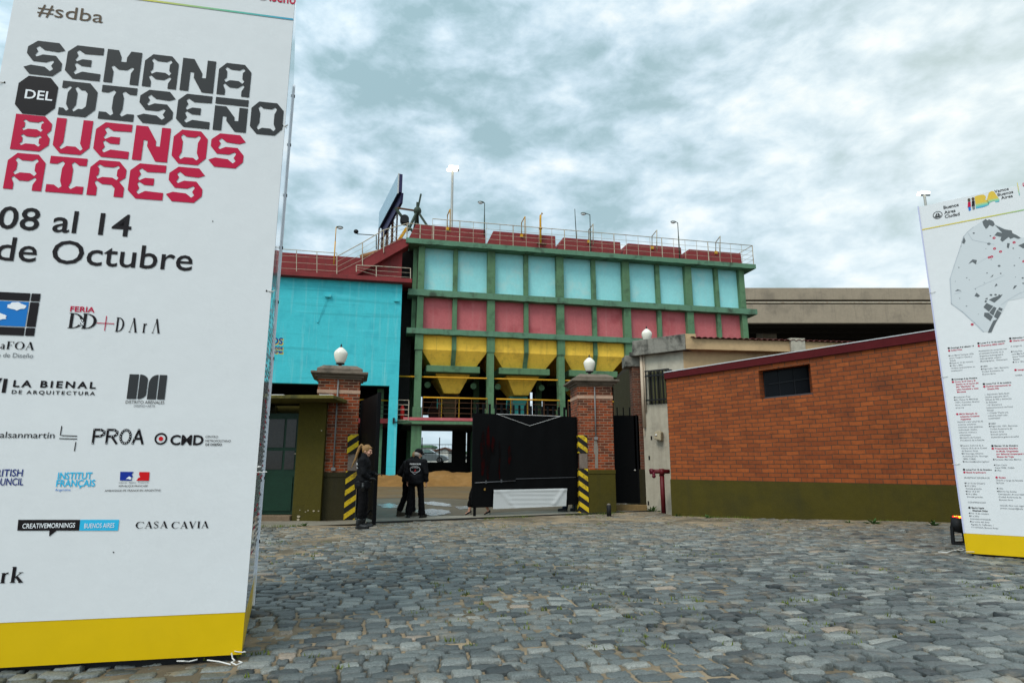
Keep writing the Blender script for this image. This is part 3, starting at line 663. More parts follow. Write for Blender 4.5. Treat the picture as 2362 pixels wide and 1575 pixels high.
# ------------------------------------------------------------------ teal house
TW = -0.5; TO = SO + SN * TW
teal = thing('teal_building', 'tall teal painted building with oxide red roof parapet left of the silo', 'building', TO, SRZ)
def tpt(px, py, w=0.0): q = sp(px, py, TW + w); return Vector((q.x, w, q.z))
xR = tpt(924, 760).x; xL = xR - 17.0; zE = tpt(930, 656).z; zO = tpt(760, 886).z; xi = tpt(898, 900).x
mb = MB(); mb.box(xL, xR, 0, 0.5, zO, zE); mb.box(xi, xR, 0, 0.5, 0, zO); mb.box(xR - 0.5, xR, 0.5, 10, 0, zE); mb.box(xL, xL + 0.5, 0.5, 10, 0, zE)
mb.build('wall', m_teal, teal)
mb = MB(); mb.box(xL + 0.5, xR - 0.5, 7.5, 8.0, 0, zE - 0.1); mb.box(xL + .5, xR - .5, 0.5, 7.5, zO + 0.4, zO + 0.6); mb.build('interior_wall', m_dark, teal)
pz = tpt(880, 962).z
MB().box(xL + 0.5, xR - 0.5, 1.2, 7.5, pz - 0.35, pz).build('gallery_floor', m_red, teal)
mb = MB(); mb.tube([(xL + .5, 1.3, pz + 1.35), (xR - .5, 1.3, pz + 1.35)], 0.06); mb.build('handrail', m_yrail, teal)
mb = MB()
for dz in (.35, .7, 1.0): mb.tube([(xL + .5, 1.3, pz + dz), (xR - .5, 1.3, pz + dz)], 0.03, 5)
mb.build('railing', m_dgreen, teal)
mb = MB(); q = tpt(874, 1000, 2.0); mb.box(q.x - 0.25, q.x + 0.25, 2.0, 2.5, 0, zO); mb.build('column', m_green, teal)
xe = tpt(950, 652, -0.35).x
mb = MB(); mb.box(xL - .2, xe, -0.55, 0.6, zE, zE + 0.33); mb.box(xR, xe, 0.6, 6, zE, zE + 0.33); mb.build('roof_ledge', m_red, teal, 0.02)
zP = tpt(740, 588, 1.4).z; xp = tpt(842, 590, 1.4).x
mb = MB(); mb.box(xL, xp + 0.6, 1.4, 1.8, zE + 0.3, zP); mb.build('parapet', m_red, teal, 0.03)
# under-stair wall and the stair climbing to the silo roof
p0, p1 = tpt(795, 640, 0.35), tpt(940, 556, 0.35); xw = tpt(926, 640, 0.8).x
mb = MB(); mb.extr([(p0.x + 0.3, zE + 0.3), (xw, zE + 0.3), (xw, p0.z + (xw - p0.x) * (p1.z - p0.z) / (p1.x - p0.x) - 0.3), ], 0.9, 1.3); mb.build('stair_wall', m_red, teal)
mb = MB(); mb.extr([(p0.x - 0.9, zE + 0.32), (p0.x + 0.45, zE + 0.32), (p1.x + 0.1, p1.z - 0.35), (p1.x + 0.1, p1.z + 0.15), (p1.x - 0.4, p1.z + 0.15)], 0.3, 1.5)
n = 22
for k in range(n):
    f0 = (k + 0.5) / n; x = p0.x - 0.9 + (p1.x - 0.4 - p0.x + 0.9) * f0; z = zE + 0.32 + (p1.z + 0.15 - zE - 0.32) * f0; mb.box(x - 0.12, x + 0.16, 0.35, 1.45, z - 0.1, z + 0.14)
mb.build('stair', m_red, teal)
def railing(root, posts, w, name='railing', n=4, m=None, rt=0.03, rr=0.014):
    """posts: list of (px, py_bottom, py_top) seen in the photo on plane w"""
    mb = MB(); P = [(tpt(a, b, w), tpt(a, c, w)) for a, b, c in posts]
    for b, t in P: mb.tube([b, t], rt, 5)
    for (b0, t0), (b1, t1) in zip(P[:-1], P[1:]):
        for k in range(n):
            f = (k + 1) / n; mb.tube([b0.lerp(t0, f), b1.lerp(t1, f)], rt if k == n - 1 else rr, 5)
    return mb.build(name, m or m_rail, root)
railing(teal, [(560, 629, 568), (620, 632, 573), (684, 635, 577), (731, 637, 581), (777, 640, 584)], -0.45)
railing(teal, [(777, 640, 592), (836, 612, 560), (885, 583, 531), (939, 555, 516)], 0.25, rt=0.04)
railing(teal, [(822, 627, 612), (868, 645, 614), (947, 651, 619)], -0.45, n=3, rt=0.035)
# brown pipe on the roof and yellow brace
mb = MB(); mb.tube([tpt(832, 596, 2.2), tpt(884, 581, 2.2)], 0.28, 10); mb.build('roof_pipe', mat('brown_pipe', (0.22, 0.10, 0.035), rough=0.7, var=0.3), teal)
mb = MB(); mb.bar(tpt(912, 567, 1.2), tpt(938, 527, 1.2), 0.32, 0.2); mb.build('brace', m_yrail, teal)
# small fittings on the wall
mb = MB(); q = tpt(757, 683, -0.02); mb.box(q.x - 0.22, q.x + 0.22, -0.2, 0.0, q.z - 0.1, q.z + 0.1); r = tpt(733, 742, -0.05); mb.tube([(q.x - 0.05, -0.1, q.z - 0.1), (r.x, -0.06, r.z)], 0.02, 5); mb.tube([(r.x, -.1, r.z), (r.x, 0.0, r.z - .05)], 0.05, 6); mb.build('wall_bracket', m_teal, teal)
mb = MB(); q = tpt(917, 694, -0.02); mb.box(q.x - 0.25, q.x + 0.1, -0.15, 0.0, q.z - 0.07, q.z + 0.07); mb.build('wall_bracket', m_teal, teal)
mb = MB(); q = tpt(908, 970, -0.02); mb.box(q.x - 0.07, q.x + 0.07, -0.15, 0.0, q.z - 0.2, q.z + 0.2); mb.tube([(q.x, -.1, q.z - .1), (q.x + 1.3, 0.3, q.z - .1)], 0.03, 5); mb.build('junction_box', m_iron, teal)
# thin cracks and board marks are in the paint; painted city mark, mostly hidden by the banner
def wall_text(body, xr_, zb, h, m, y=-0.012, bold=0.03, root=None, name='painted_lettering', sq=0.95):
    v, f = glyphs(body, bold); mxx = max(p[0] for p in v); hh = 0.73; s = h / hh
    mb = MB(); mb.add([(xr_ + (p[0] - mxx) * s * sq, y, zb + p[1] * s) for p in v], f); return mb.build(name, m, root)
m_blue = mat('paint_blue', (0.01, 0.05, 0.22), rough=0.6, var=0.1, bump=0); m_pyel = mat('paint_yellow', (0.55, 0.42, 0.04), rough=0.6, var=0.1, bump=0)
for px, py, h, body in ((652, 794, 15, 'BUENOS'), (652, 806, 9, 'Somos'), (652, 815, 8, 'Aires')):
    q = tpt(px, py, 0); hh = h * 45 / 1400.0
    wall_text(body, q.x + 0.06, q.z - 0.06, hh, m_pyel, -0.006, 0.05, teal)
    wall_text(body, q.x, q.z, hh, m_blue, -0.012, 0.03, teal)

# ------------------------------------------------------------------ roof furniture
def wp(px, py, w): q = sp(px, py, w); return SO + SD * q.x + SN * w + Vector((0, 0, q.z))
def roof_lamp(px, pyb, pyt, w, side, arm, label, mast=m_dgreen):
    b, t_ = wp(px, pyb, w), wp(px, pyt, w); h = t_.z - b.z; t = thing('roof_lamp', label, 'lamp', b, SRZ, 'lamps on the roof of the plant')
    MB().tube([(0, 0, 0), (0, 0, h * 0.62)], 0.05, 6).build('pole', mast, t)
    mb = MB(); mb.tube([(0, 0, h * 0.62), (0, 0, h - 0.05)], 0.035, 6); mb.tube([(0, 0, h - 0.08), (side * arm, 0, h + 0.03)], 0.03, 6); mb.build('arm', mast, t)
    x0 = side * arm; mb = MB(); mb.ball((x0 + side * 0.22, 0, h - 0.02), 0.2, 6, (1.35, 0.75, 0.5)); mb.build('lamp_head', m_dgreen, t)
    mb = MB(); mb.ball((x0 + side * 0.25, -0.02, h - 0.09), 0.17, 6, (1.2, 0.8, 0.5)); mb.build('lamp_glass', m_lampgl, t)
roof_lamp(770, 612, 523, -0.1, 1, 0.05, 'yellow posted lamp on the teal building roof', m_yrail)
roof_lamp(1117, 545, 467, 1.0, -1, 0.1, 'thin roof lamp above the first red roof hatch')
roof_lamp(1363, 583, 494, 0.9, -1, 0.35, 'roof lamp with short arm above the third red roof hatch')
roof_lamp(1568, 598, 513, 0.9, -1, 0.2, 'rightmost roof lamp, above the fourth red roof hatch')
b = wp(868, 575, 2.0); t = thing('roof_lamp', 'spotlight on a long horizontal arm beside the lattice towers', 'lamp', b, SRZ, 'lamps on the roof of the plant')
e = local(t, wp(824, 540, 2.0)); a = local(t, wp(868, 543, 2.0))
mb = MB(); mb.tube([(0, 0, 0), a], 0.05, 6); mb.tube([a, e], 0.035, 6); mb.build('arm', m_dgreen, t); mb = MB(); mb.ball(e + Vector((-0.1, 0, 0.2)), 0.2, 6, (1, 1, 0.9)); mb.tube([e, e + Vector((0, 0, .2))], .03, 5); mb.build('lamp_head', m_iron, t)
hoops = [(1032, 525, 483, 1038), (1203, 541, 500, 1211), (1358, 555, 517, 1368), (1504, 569, 531, 1515), (1651, 580, 545, 1661)]
names = ['first', 'second', 'third', 'fourth', 'fifth']
for k, (q, yb, yt, q2) in enumerate(hoops):
    b = wp(q, yb, 1.25); t = thing('ladder_hoop', 'yellow pipe hoop rising at the edge of the %s red roof hatch from the left' % names[k], 'handrail', b, SRZ, 'yellow ladder hoops on the silo roof')
    a1_ = local(t, wp(q, yt + 14, 1.25)); a2_ = local(t, wp(q2, yt, 0.1)); a3_ = local(t, wp(q2, yb + 10, 0.1))
    MB().tube([(0, 0, 0), a1_, a2_, a3_], 0.045, 6).build('hoop', m_yrail if k < 2 else m_rail, t); MB().box(-0.12, 0.12, -0.1, 0.1, -0.25, 0.0).build('foot', m_yrail, t)
b = wp(1247, 563, 1.0); t = thing('vent_pipe', 'yellow vent pipe with a bent top in front of the second red roof hatch', 'pipe', b, SRZ); h = wp(1247, 492, 1.0).z - b.z
MB().tube([(0, 0, 0), (0, 0, h * 0.78), (0.02, 0, h * 0.93), (0.16, 0, h)], 0.09, 8).build('pipe', m_yrail, t); MB().box(-0.3, 0.5, -0.1, 0.1, -0.05, 0.06).build('bracket', m_rust, t); MB().lathe([(0.16, 0), (0.16, 0.15)], (0, 0, h * 0.48), 8).build('collar', m_yrail, t)
b = wp(1331, 549, 2.0); h = wp(1327, 482, 2.0).z - b.z; o = MB().tube([(0, 0, -1.5), (-0.12, 0, h * 0.7), (-0.14, 0, h)], [0.05, 0.035, 0.03], 6).build('lightning_rod', m_dgreen); o.location = b; tag(o, 'thin dark lightning rod standing behind the third red roof hatch', 'pole')

# billboard seen almost edge-on, on lattice towers behind the teal house
n1, n0 = atY(916, 401, 57.0), atY(917.5, 445, 57.0); Yf = 57 * 1.168; f1, f0 = atY(874, 497, Yf), atY(873, 533, Yf)
bb = thing('billboard', 'big billboard seen nearly edge-on above lattice towers behind the teal building', 'billboard', (n0.x, 57.0, 0), atan2(f0.y - 57, f0.x - n0.x) - pi)
Lb = hypot(f0.x - n0.x, f0.y - 57.0)
# local x runs from the far end (-Lb) to the near end (0); the printed face looks to +y? side found from the camera
MB().box(-Lb, -0.02, -0.02, 0.06, n0.z, n1.z).build('panel', mat('billboard_print', (0.30, 0.42, 0.50), rough=0.5, var=0.12, scale=0.6, bump=0), bb)
MB().box(-0.02, 0.03, -0.05, 0.08, n0.z - 0.05, n1.z + 0.05).build('edge_strip', mat('pale_trim', (0.5, 0.5, 0.48), rough=0.5), bb)
mb = MB(); mb.box(-Lb, 0.02, 0.085, 0.9, n0.z + 0.1, n1.z) if False else mb.box(-Lb, 0.02, 0.085, 0.42, n0.z + 0.1, n1.z); mb.extr([(-Lb, n0.z - 1.2), (-Lb, n0.z + 0.1), (-0.05, n0.z + 0.1), (-0.35, n0.z - 0.9)], 0.35, 0.6); mb.build('back_frame', mat('violet_steel', (0.03, 0.026, 0.075), rough=0.6, var=0.2), bb)
def lattice(root, x, y, z0, z1, s, name='lattice_tower'):
    mb = MB()
    for a in (-s, s):
        for b_ in (-s, s): mb.bar((x + a, y + b_, z0), (x + a, y + b_, z1), 0.07)
    k = 0; z = z0
    while z < z1 - 0.4:
        dz = 0.75; g = -1 if k % 2 else 1
        for b_ in (-s, s):
            mb.bar((x - s * g, y + b_, z), (x + s * g, y + b_, z + dz), 0.03); mb.bar((x + b_, y - s * g, z), (x + b_, y + s * g, z + dz), 0.03); mb.bar((x - s, y + b_, z), (x + s, y + b_, z), 0.03)
        z += dz; k += 1
    mb.build(name, m_rust, root)
for px, Yq, pyt in ((913, 63.0, 446), (903, 64.5, 470), (888, 67.5, 500), (880, 69.0, 515)):
    q = local(bb, atY(px, pyt, Yq)); lattice(bb, q.x, q.y, 8.0, q.z, 0.26)
# derrick on the silo's left roof corner
b = wp(963, 556, 2.5); dk = thing('derrick', 'green steel derrick with winch drum on the left corner of the silo roof', 'derrick', (b.x, b.y, zt1), SRZ)
D = lambda px, py, w=2.5: local(dk, wp(px, py, w))
hub = D(963, 487); mb = MB()
for px, py, w in ((941, 532, 1.5), (986, 522, 2.0), (966, 560, 4.0), (950, 560, 3.5)): mb.bar(hub, D(px, py, w), 0.17)
mb.build('leg', m_dgreen, dk)
mb = MB(); mb.bar(hub, D(971, 448), 0.15); mb.build('mast', m_dgreen, dk)
mb = MB(); mb.bar(D(916, 480), hub, 0.12); mb.build('boom', m_rust, dk)
mb = MB(); mb.bar(D(912, 480), D(932, 507), 0.2); mb.build('arm', m_dgreen, dk)
mb = MB(); c = D(933, 508); mb.tube([c + Vector((0, -0.35, 0)), c + Vector((0, 0.35, 0))], 0.36, 14); mb.ball(c + Vector((0.1, 0, -0.15)), 0.3, 6); mb.build('winch_drum', m_iron, dk)
mb = MB(); mb.bar(D(938, 518), D(962, 546), 0.18); mb.build('stay', m_dgreen, dk)
mb = MB(); mb.ball(hub, 0.33, 7, (1, 1, 1.15)); mb.box(hub.x - .12, hub.x + .05, hub.y - .12, hub.y + .1, hub.z, hub.z + 0.75); mb.build('hub', m_dgreen, dk)
# stadium floodlight masts far behind
def flood(px, pyt, Y, pyb, label, rows, pw, zbase=1.45):
    t0, b0 = atY(px, pyt, Y), atY(px, pyb, Y); t = thing('floodlight_mast', label, 'floodlight', (t0.x, Y, zbase), 0, 'lit floodlight masts'); h = t0.z - zbase; k = Y / 1400.0
    MB().tube([(0, 0, 0), (0, 0, h)], [0.0034 * Y, 0.002 * Y], 8).build('mast', mat('galvanised', (0.28, 0.28, 0.26), rough=0.5, var=0.1, bump=0, metallic=0.3), t)
    mb = MB()
    for dx, dy in rows: mb.box(dx * k - pw * k / 2, dx * k + pw * k / 2, -0.25, 0.0, h + dy * k - 2.0 * k, h + dy * k + 2.6 * k)
    mb.build('lamp', mat('floodlight_lens', (0.8, 0.8, 0.7), rough=0.3, var=0, bump=0, emit=((1.0, 0.93, 0.74), 4.0)), t)
    mb = MB(); mb.box(-15 * k, 15 * k, 0.02, 0.25, h - 0.1, h + 0.1); mb.box(-11 * k, 13 * k, 0.02, 0.25, h + 6 * k, h + 6 * k + 0.15); mb.build('crossbar', m_iron, t)
flood(1044, 391, (SO + SN * 8.75 + SD * sp(1040, 700, 8.75).x).y, 520, 'tall floodlight mast with lit lamps rising behind the silo roof', [(-6.5, 4.5), (-1, 5), (6, 4), (12, 4), (-11, -3.5), (-5, -3.5), (5, -3.5), (10, -3)], 5.5, zl0)
flood(2132, 450, 110.0, 490, 'lit floodlight mast partly hidden behind the right banner', [(-12, 4), (-5, 6), (3, 6), (9, 5), (-15, 0)], 7)

# ------------------------------------------------------------------ motorway viaduct at the right
ov = thing('viaduct', 'beige concrete motorway viaduct with a dark underside behind the brick building', 'viaduct', (0, 75, 0), 0)
m_vc = conc('viaduct_concrete', (0.29, 0.23, 0.165), stain=(0.13, 0.105, 0.08), stain_amt=0.5, stain_scale=0.25, streak=0.3, streak_col=(0.10, 0.08, 0.06), scale=0.3, bscale=5)
za, zb_, zc2, zd = atY(1900, 664, 75).z, atY(1900, 691, 75).z, atY(1900, 702, 75).z, atY(1900, 745, 75).z
xa, xb = atY(1640, 700, 75).x, 160.0
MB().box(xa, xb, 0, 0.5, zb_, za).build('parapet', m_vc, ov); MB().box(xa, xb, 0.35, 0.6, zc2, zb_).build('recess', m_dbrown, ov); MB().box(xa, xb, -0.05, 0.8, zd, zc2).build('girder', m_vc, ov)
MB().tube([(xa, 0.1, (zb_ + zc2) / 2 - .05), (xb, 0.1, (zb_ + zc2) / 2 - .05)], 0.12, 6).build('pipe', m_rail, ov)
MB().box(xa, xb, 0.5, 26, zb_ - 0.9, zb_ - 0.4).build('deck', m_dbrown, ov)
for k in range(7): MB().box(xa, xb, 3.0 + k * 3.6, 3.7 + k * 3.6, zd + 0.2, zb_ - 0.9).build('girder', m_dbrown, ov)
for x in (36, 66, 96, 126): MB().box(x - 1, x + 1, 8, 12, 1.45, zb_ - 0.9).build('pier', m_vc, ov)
MB().box(xa, xb, 26, 26.4, 1.4, zb_).build('dark_backing', m_dark, ov)  # added dark sheet closing the far side, stands in for shade under the deck

# ------------------------------------------------------------------ seen through the plant: street fence, car, houses
fc = thing('mesh_fence', 'dark mesh fence on posts along the street behind the plant', 'fence', (0, 61.0, 1.45), 0)
X0, X1 = atY(930, 1040, 61).x, atY(1110, 1040, 61).x; zq = atY(1000, 1025, 61).z - 1.45
mb = MB()
for px in (935, 973, 1013.5, 1052, 1090): mb.bar((atY(px, 1040, 61).x, 0, 0), (atY(px, 1040, 61).x, 0, zq + 0.7), 0.09)
mb.build('post', m_iron, fc)
mb = MB()
for z in (0.05, zq * 0.55, zq): mb.bar((X0, 0, z), (X1, 0, z), 0.06)
x = X0
while x < X1: mb.bar((x, 0, 0), (x, 0, zq), 0.012); x += 0.32
mb.build('mesh_panel', m_iron, fc)
m_hw = mat('house_white', (0.50, 0.48, 0.42), rough=0.9, var=0.12); m_pane = mat('dark_pane', (0.02, 0.025, 0.03), rough=0.15, var=0, bump=0)
def house(px0, px1, pyr, Y, roof, label):
    a, b = atY(px0, 1060, Y), atY(px1, 1060, Y); zr = atY(px0, pyr, Y).z; t = thing('house', label, 'house', (a.x, Y, 1.45), 0, 'houses across the street'); w = b.x - a.x; h = zr - 1.45
    MB().box(0, w, 0, 8, 0, h).build('wall', m_hw, t)
    if roof == 'flat': MB().box(-0.3, w + 0.3, -0.3, 8.3, h, h + 0.45).build('roof', m_green, t)
    else:
        mb = MB(); mb.extr([(-0.3, h), (w * 0.8, h + .7), (w + 0.3, h + 0.3), (w + .3, h + .5), (w * .8, h + .95), (-.3, h + .3)], -0.3, 8.3); mb.build('roof', mat('tile_roof', (0.10, 0.05, 0.035), rough=0.9, var=0.2), t); MB().extr([(0, h), (w * 0.8, h + .7), (w, h + .35), (w, h - .1)], 0.02, 7.9).build('gable', m_hw, t)
    for k in range(3):
        x = w * (0.2 + 0.26 * k); f = MB().box(x, x + w * 0.09, -0.05, -0.005, h * 0.45, h * 0.75).build('window', m_dgreen, t); MB().box(x + 0.06, x + w * 0.09 - 0.06, -0.08, -0.05, h * 0.48, h * 0.72).build('pane', m_pane, f)
house(955, 993, 1032, 118, 'flat', 'white flat roofed house with green eaves far behind the mesh fence')
house(995, 1034, 1044, 105, 'gable', 'white house with a brown pitched roof right of the flat roofed house')
house(1034, 1090, 1046, 125, 'flat', 'low pale house at the right edge of the gap under the silo')
# grey hatchback on the street
def car():
    Y = 65.0; c0 = atY(985, 1066, Y); t = thing('parked_car', 'grey saloon car on the street seen through the gap under the silo', 'car', (c0.x, Y, 1.45), 0); m_car = mat('car_paint', (0.22, 0.26, 0.27), rough=0.25, var=0, bump=0, coat=0.6)
    W_ = 0.86; prof = [(-2.2, 0.35), (-2.25, 0.75), (-2.1, 0.95), (-1.5, 1.02), (0.75, 0.98), (1.75, 0.82), (2.15, 0.62), (2.2, 0.35), (1.85, 0.22), (-1.9, 0.22)]
    mb = MB(); secs = [(-W_, 0.88), (-W_ * 0.93, 1.0), (W_ * 0.93, 1.0), (W_, 0.88)]; n = len(prof)
    vs = [(x * (1.0 if k else 1.0), y, 0.2 + (z - 0.2) * sc) for k, (y, sc) in enumerate(secs) for x, z in prof]
    mb.add(vs, [(i * n + j, i * n + (j + 1) % n, (i + 1) * n + (j + 1) % n, (i + 1) * n + j) for i in range(3) for j in range(n)], True); mb.add(vs[:n], [tuple(range(n))]); mb.add(vs[-n:], [tuple(reversed(range(n)))])
    mb.build('body', m_car, t)
    cab = [(-1.65, 0.98), (-0.95, 1.40), (-0.2, 1.46), (0.35, 1.38), (1.1, 0.94)]; m_ = len(cab); mb = MB()
    vs = [(x, y * (0.8 if z > 1.2 else 0.97), z) for y in (-W_, W_) for x, z in cab]; mb.add(vs, [(j, j + 1, m_ + j + 1, m_ + j) for j in range(m_ - 1)], True); mb.add(vs[:m_], [tuple(range(m_))]); mb.add(vs[m_:], [tuple(reversed(range(m_)))]); mb.build('cabin', m_car, t)
    m_gl = mat('car_glass', (0.16, 0.24, 0.23), rough=0.05, var=0, bump=0, spec=0.9)
    for s in (-1, 1):
        for q in ([(-1.35, 1.03), (-0.9, 1.33), (-0.35, 1.38), (-0.35, 1.02)], [(-0.25, 1.02), (-0.25, 1.38), (0.25, 1.33), (0.85, 1.0)]):
            mb = MB(); mb.add([(x, s * (W_ * (0.83 if z > 1.2 else 0.975) + 0.02), z) for x, z in q], [(0, 1, 2, 3)]); mb.build('window', m_gl, t)
    for x in (-1.35, 1.4):
        for s in (-1, 1):
            w = MB().tube([(x, s * 0.70, 0.31), (x, s * 0.90, 0.31)], 0.31, 16).build('wheel', mat('tyre', (0.012, 0.012, 0.012), rough=0.9, var=0), t); MB().tube([(x, s * 0.89, 0.31), (x, s * 0.92, 0.31)], 0.19, 12).build('rim', mat('alloy', (0.4, 0.4, 0.4), rough=0.3, metallic=0.7, var=0), w)
    for s in (-1, 1): mb = MB(); mb.ball((2.08, s * 0.62, 0.66), 0.13, 6, (0.7, 1.2, 0.7)); mb.build('headlight', m_lampgl, t)
    for s in (-1, 1): MB().box(-0.1, 0.1, s * 0.865 - .01, s * 0.865 + .01, 0.84, 0.87).build('door_handle', m_iron, t)
car()
# ================================================================== THE GATEWAY
m_pbrick = brick_mat('pier_brick', (0.29, 0.047, 0.008), (0.065, 0.017, 0.007), (0.24, 0.15, 0.095), 0.235, 0.078, 0.009, dirt=0.8, dirt_scale=1.6, bump=0.7, chip=(0.42, 0.26, 0.2))
m_stone = conc('cap_stone', (0.15, 0.115, 0.085), bscale=30, scale=2, stain=(0.04, 0.035, 0.025), stain_amt=0.75, stain_scale=1.8)
m_band = conc('band_stone', (0.42, 0.26, 0.18), bscale=30, scale=3, stain=(0.12, .08, .05), stain_amt=.5)
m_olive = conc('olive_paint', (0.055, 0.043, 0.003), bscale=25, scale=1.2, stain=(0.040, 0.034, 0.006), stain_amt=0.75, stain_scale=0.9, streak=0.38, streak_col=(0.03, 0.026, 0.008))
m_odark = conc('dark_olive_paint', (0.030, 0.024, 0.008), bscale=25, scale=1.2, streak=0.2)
m_hy = mat('hazard_yellow', (0.60, 0.40, 0.012), rough=0.6, var=0.2, scale=4, bump=0.2, stain=(0.09, 0.05, 0.02), stain_amt=0.85, stain_scale=4)
m_hk = mat('hazard_black', (0.012, 0.011, 0.01), rough=0.7, var=0.3, bump=0.2)
m_conduit = mat('conduit_grey', (0.20, 0.19, 0.18), rough=0.5, var=0.2, bump=0)
m_globe = mat('opal_glass', (0.74, 0.69, 0.58), rough=0.22, var=0.06, scale=1.5, bump=0, coat=0.4)
m_sheet = mat('black_sheeting', (0.003, 0.003, 0.0032), rough=0.55, var=0, bump=0.25, bscale=3, spec=0.06)
m_gate = mat('black_gate_steel', (0.004, 0.004, 0.0045), rough=0.6, var=0.3, bump=0.1, spec=0.08)
m_white = mat('white_cord', (0.6, 0.58, 0.55), rough=0.8, var=0.1, bump=0)
m_gdoor = mat('bottle_green_door', (0.006, 0.028, 0.014), rough=0.45, var=0.25, scale=3, bump=0.15)
def gate_pier(px, pyb, pyt, label, mirror, dark, rz):
    g = G(px, pyb); Y0 = g.y; z = lambda f: f
    base = 0; top = atY(px, pyt, Y0 + 0.5).z; t = thing('gate_pier', label, 'gate pier', (g.x - 0.52 * sin(rz), Y0 + 0.52 * cos(rz), 0), rz, 'brick gate piers with globe lamps')
    Hs = top / 3.8; hw = 0.52; zb = 1.13 * Hs; zc = top - 0.37 * Hs
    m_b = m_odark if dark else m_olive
    MB().box(-hw, hw, -hw, hw, zb, zc).build('brick_shaft', m_pbrick, t)
    MB().box(-hw - .015, hw + .015, -hw - .015, hw + .015, -0.1, zb - 0.13).build('plinth', m_b, t, 0.01); MB().box(-hw - .025, hw + .025, -hw - .025, hw + .025, zb - 0.125, zb).build('plinth_band', m_b, t, 0.01)
    zz = zc - 0.31 * Hs; MB().box(-hw - .012, hw + .012, -hw - .012, hw + .012, zz - 0.045, zz + 0.045).build('stone_band', m_band, t)
    mb = MB()
    for d, a, b in ((0.03, 0, 0.05), (0.09, 0.05, 0.10), (0.15, 0.10, 0.125), (0.19, 0.125, 0.185)): mb.box(-hw - d, hw + d, -hw - d, hw + d, zc + a, zc + b)
    s0, s1 = hw + 0.05, hw - 0.1
    mb.add([(sx * q, sy * q, zz_) for zz_, q in ((zc + 0.185, s0), (zc + 0.28, s0), (zc + 0.375, s1)) for sx, sy in ((-1, -1), (1, -1), (1, 1), (-1, 1))],
           [(0, 1, 5, 4), (1, 2, 6, 5), (2, 3, 7, 6), (3, 0, 4, 7), (4, 5, 9, 8), (5, 6, 10, 9), (6, 7, 11, 10), (7, 4, 8, 11), (8, 9, 10, 11)])
    mb.build('capstone', m_stone, t, 0.012)
    cx = -0.02 if mirror else -0.03; zl = 1.25 * Hs if not mirror else 2.02 * Hs
    mb = MB(); mb.tube([(cx, -hw - 0.035, zl), (cx, -hw - 0.035, zc - 0.02)], 0.02, 6); mb.box(cx - .05, cx + .05, -hw - .06, -hw, zl - 0.08, zl); mb.build('conduit', m_conduit, t)
    if mirror:     # rough mortar patch below the conduit
        pts = [(cx - .045, 1.17), (cx - .03, 1.5), (cx - .07, 1.62), (cx - .05, 1.9), (cx - .01, 2.0), (cx + .04, 1.88), (cx + .07, 1.66), (cx + .05, 1.5), (cx + .045, 1.17)]
        MB().extr([(a, b * Hs) for a, b in pts], -hw - 0.016, -hw).build('mortar_patch', mat('mortar', (0.20, 0.17, 0.14), rough=0.95, var=0.2, bump=0.5), t)
    # hazard stripes on the corner next to the carriageway
    s = -1 if mirror else 1; xe = hw + 0.03; w = 0.27
    def stripes(z0, z1, name):
        x0, x1 = xe - w, xe
        MB().box(min(s * x0, s * x1), max(s * x0, s * x1), -hw - 0.034, -hw + 0.3, z0, z1).build(name, m_hk, t)
        mb = MB(); p = 0.285; k = -3
        while z0 + k * p < z1:
            a = z0 + k * p; q = [(x0, a), (x1, a + 0.19), (x1, a + 0.19 + 0.135), (x0, a + 0.135)]
            # clip to the plate
            def clip(poly, zc_, up):
                r = []
                for i in range(len(poly)):
                    A, B = poly[i], poly[(i + 1) % len(poly)]; ia = (A[1] >= zc_) == up; ib = (B[1] >= zc_) == up
                    if ia: r.append(A)
                    if ia != ib: f_ = (zc_ - A[1]) / (B[1] - A[1]); r.append((A[0] + (B[0] - A[0]) * f_, zc_))
                return r
            q = clip(q, z0, True); q = clip(q, z1, False) if q else q
            if len(q) > 2:
                if s > 0: pass
                mb.add([(s * x if s > 0 else -(x), -hw - 0.038, z_) for x, z_ in q], [tuple(range(len(q)))])
                y0 = -hw - 0.03; mb.add([(s * (xe + 0.004), y0, max(z0, min(z1, a + 0.19))), (s * (xe + 0.004), y0 + 0.28, max(z0, min(z1, a + 0.06))), (s * (xe + 0.004), y0 + 0.28, max(z0, min(z1, a + 0.19))), (s * (xe + 0.004), y0, max(z0, min(z1, a + 0.33)))], [(0, 1, 2, 3)])
            k += 1
        mb.build('yellow_stripes', m_hy, t)
    stripes(0.0, 1.16 * Hs, 'hazard_plate'); stripes(1.58 * Hs, 2.06 * Hs, 'hazard_plate')
    q = (-xe, -xe + w) if mirror else (xe - w, xe)
    mb = MB(); mb.box(q[0] + .03, q[1], -hw - 0.022, -hw + .2, 1.17 * Hs, 1.57 * Hs); mb.build('cement_patch', mat('cement', (0.17, 0.13, 0.105), rough=0.95, var=0.3, bump=0.5, stain=(0.03, .025, .02), stain_amt=.8, stain_scale=3), t)
    return t, top
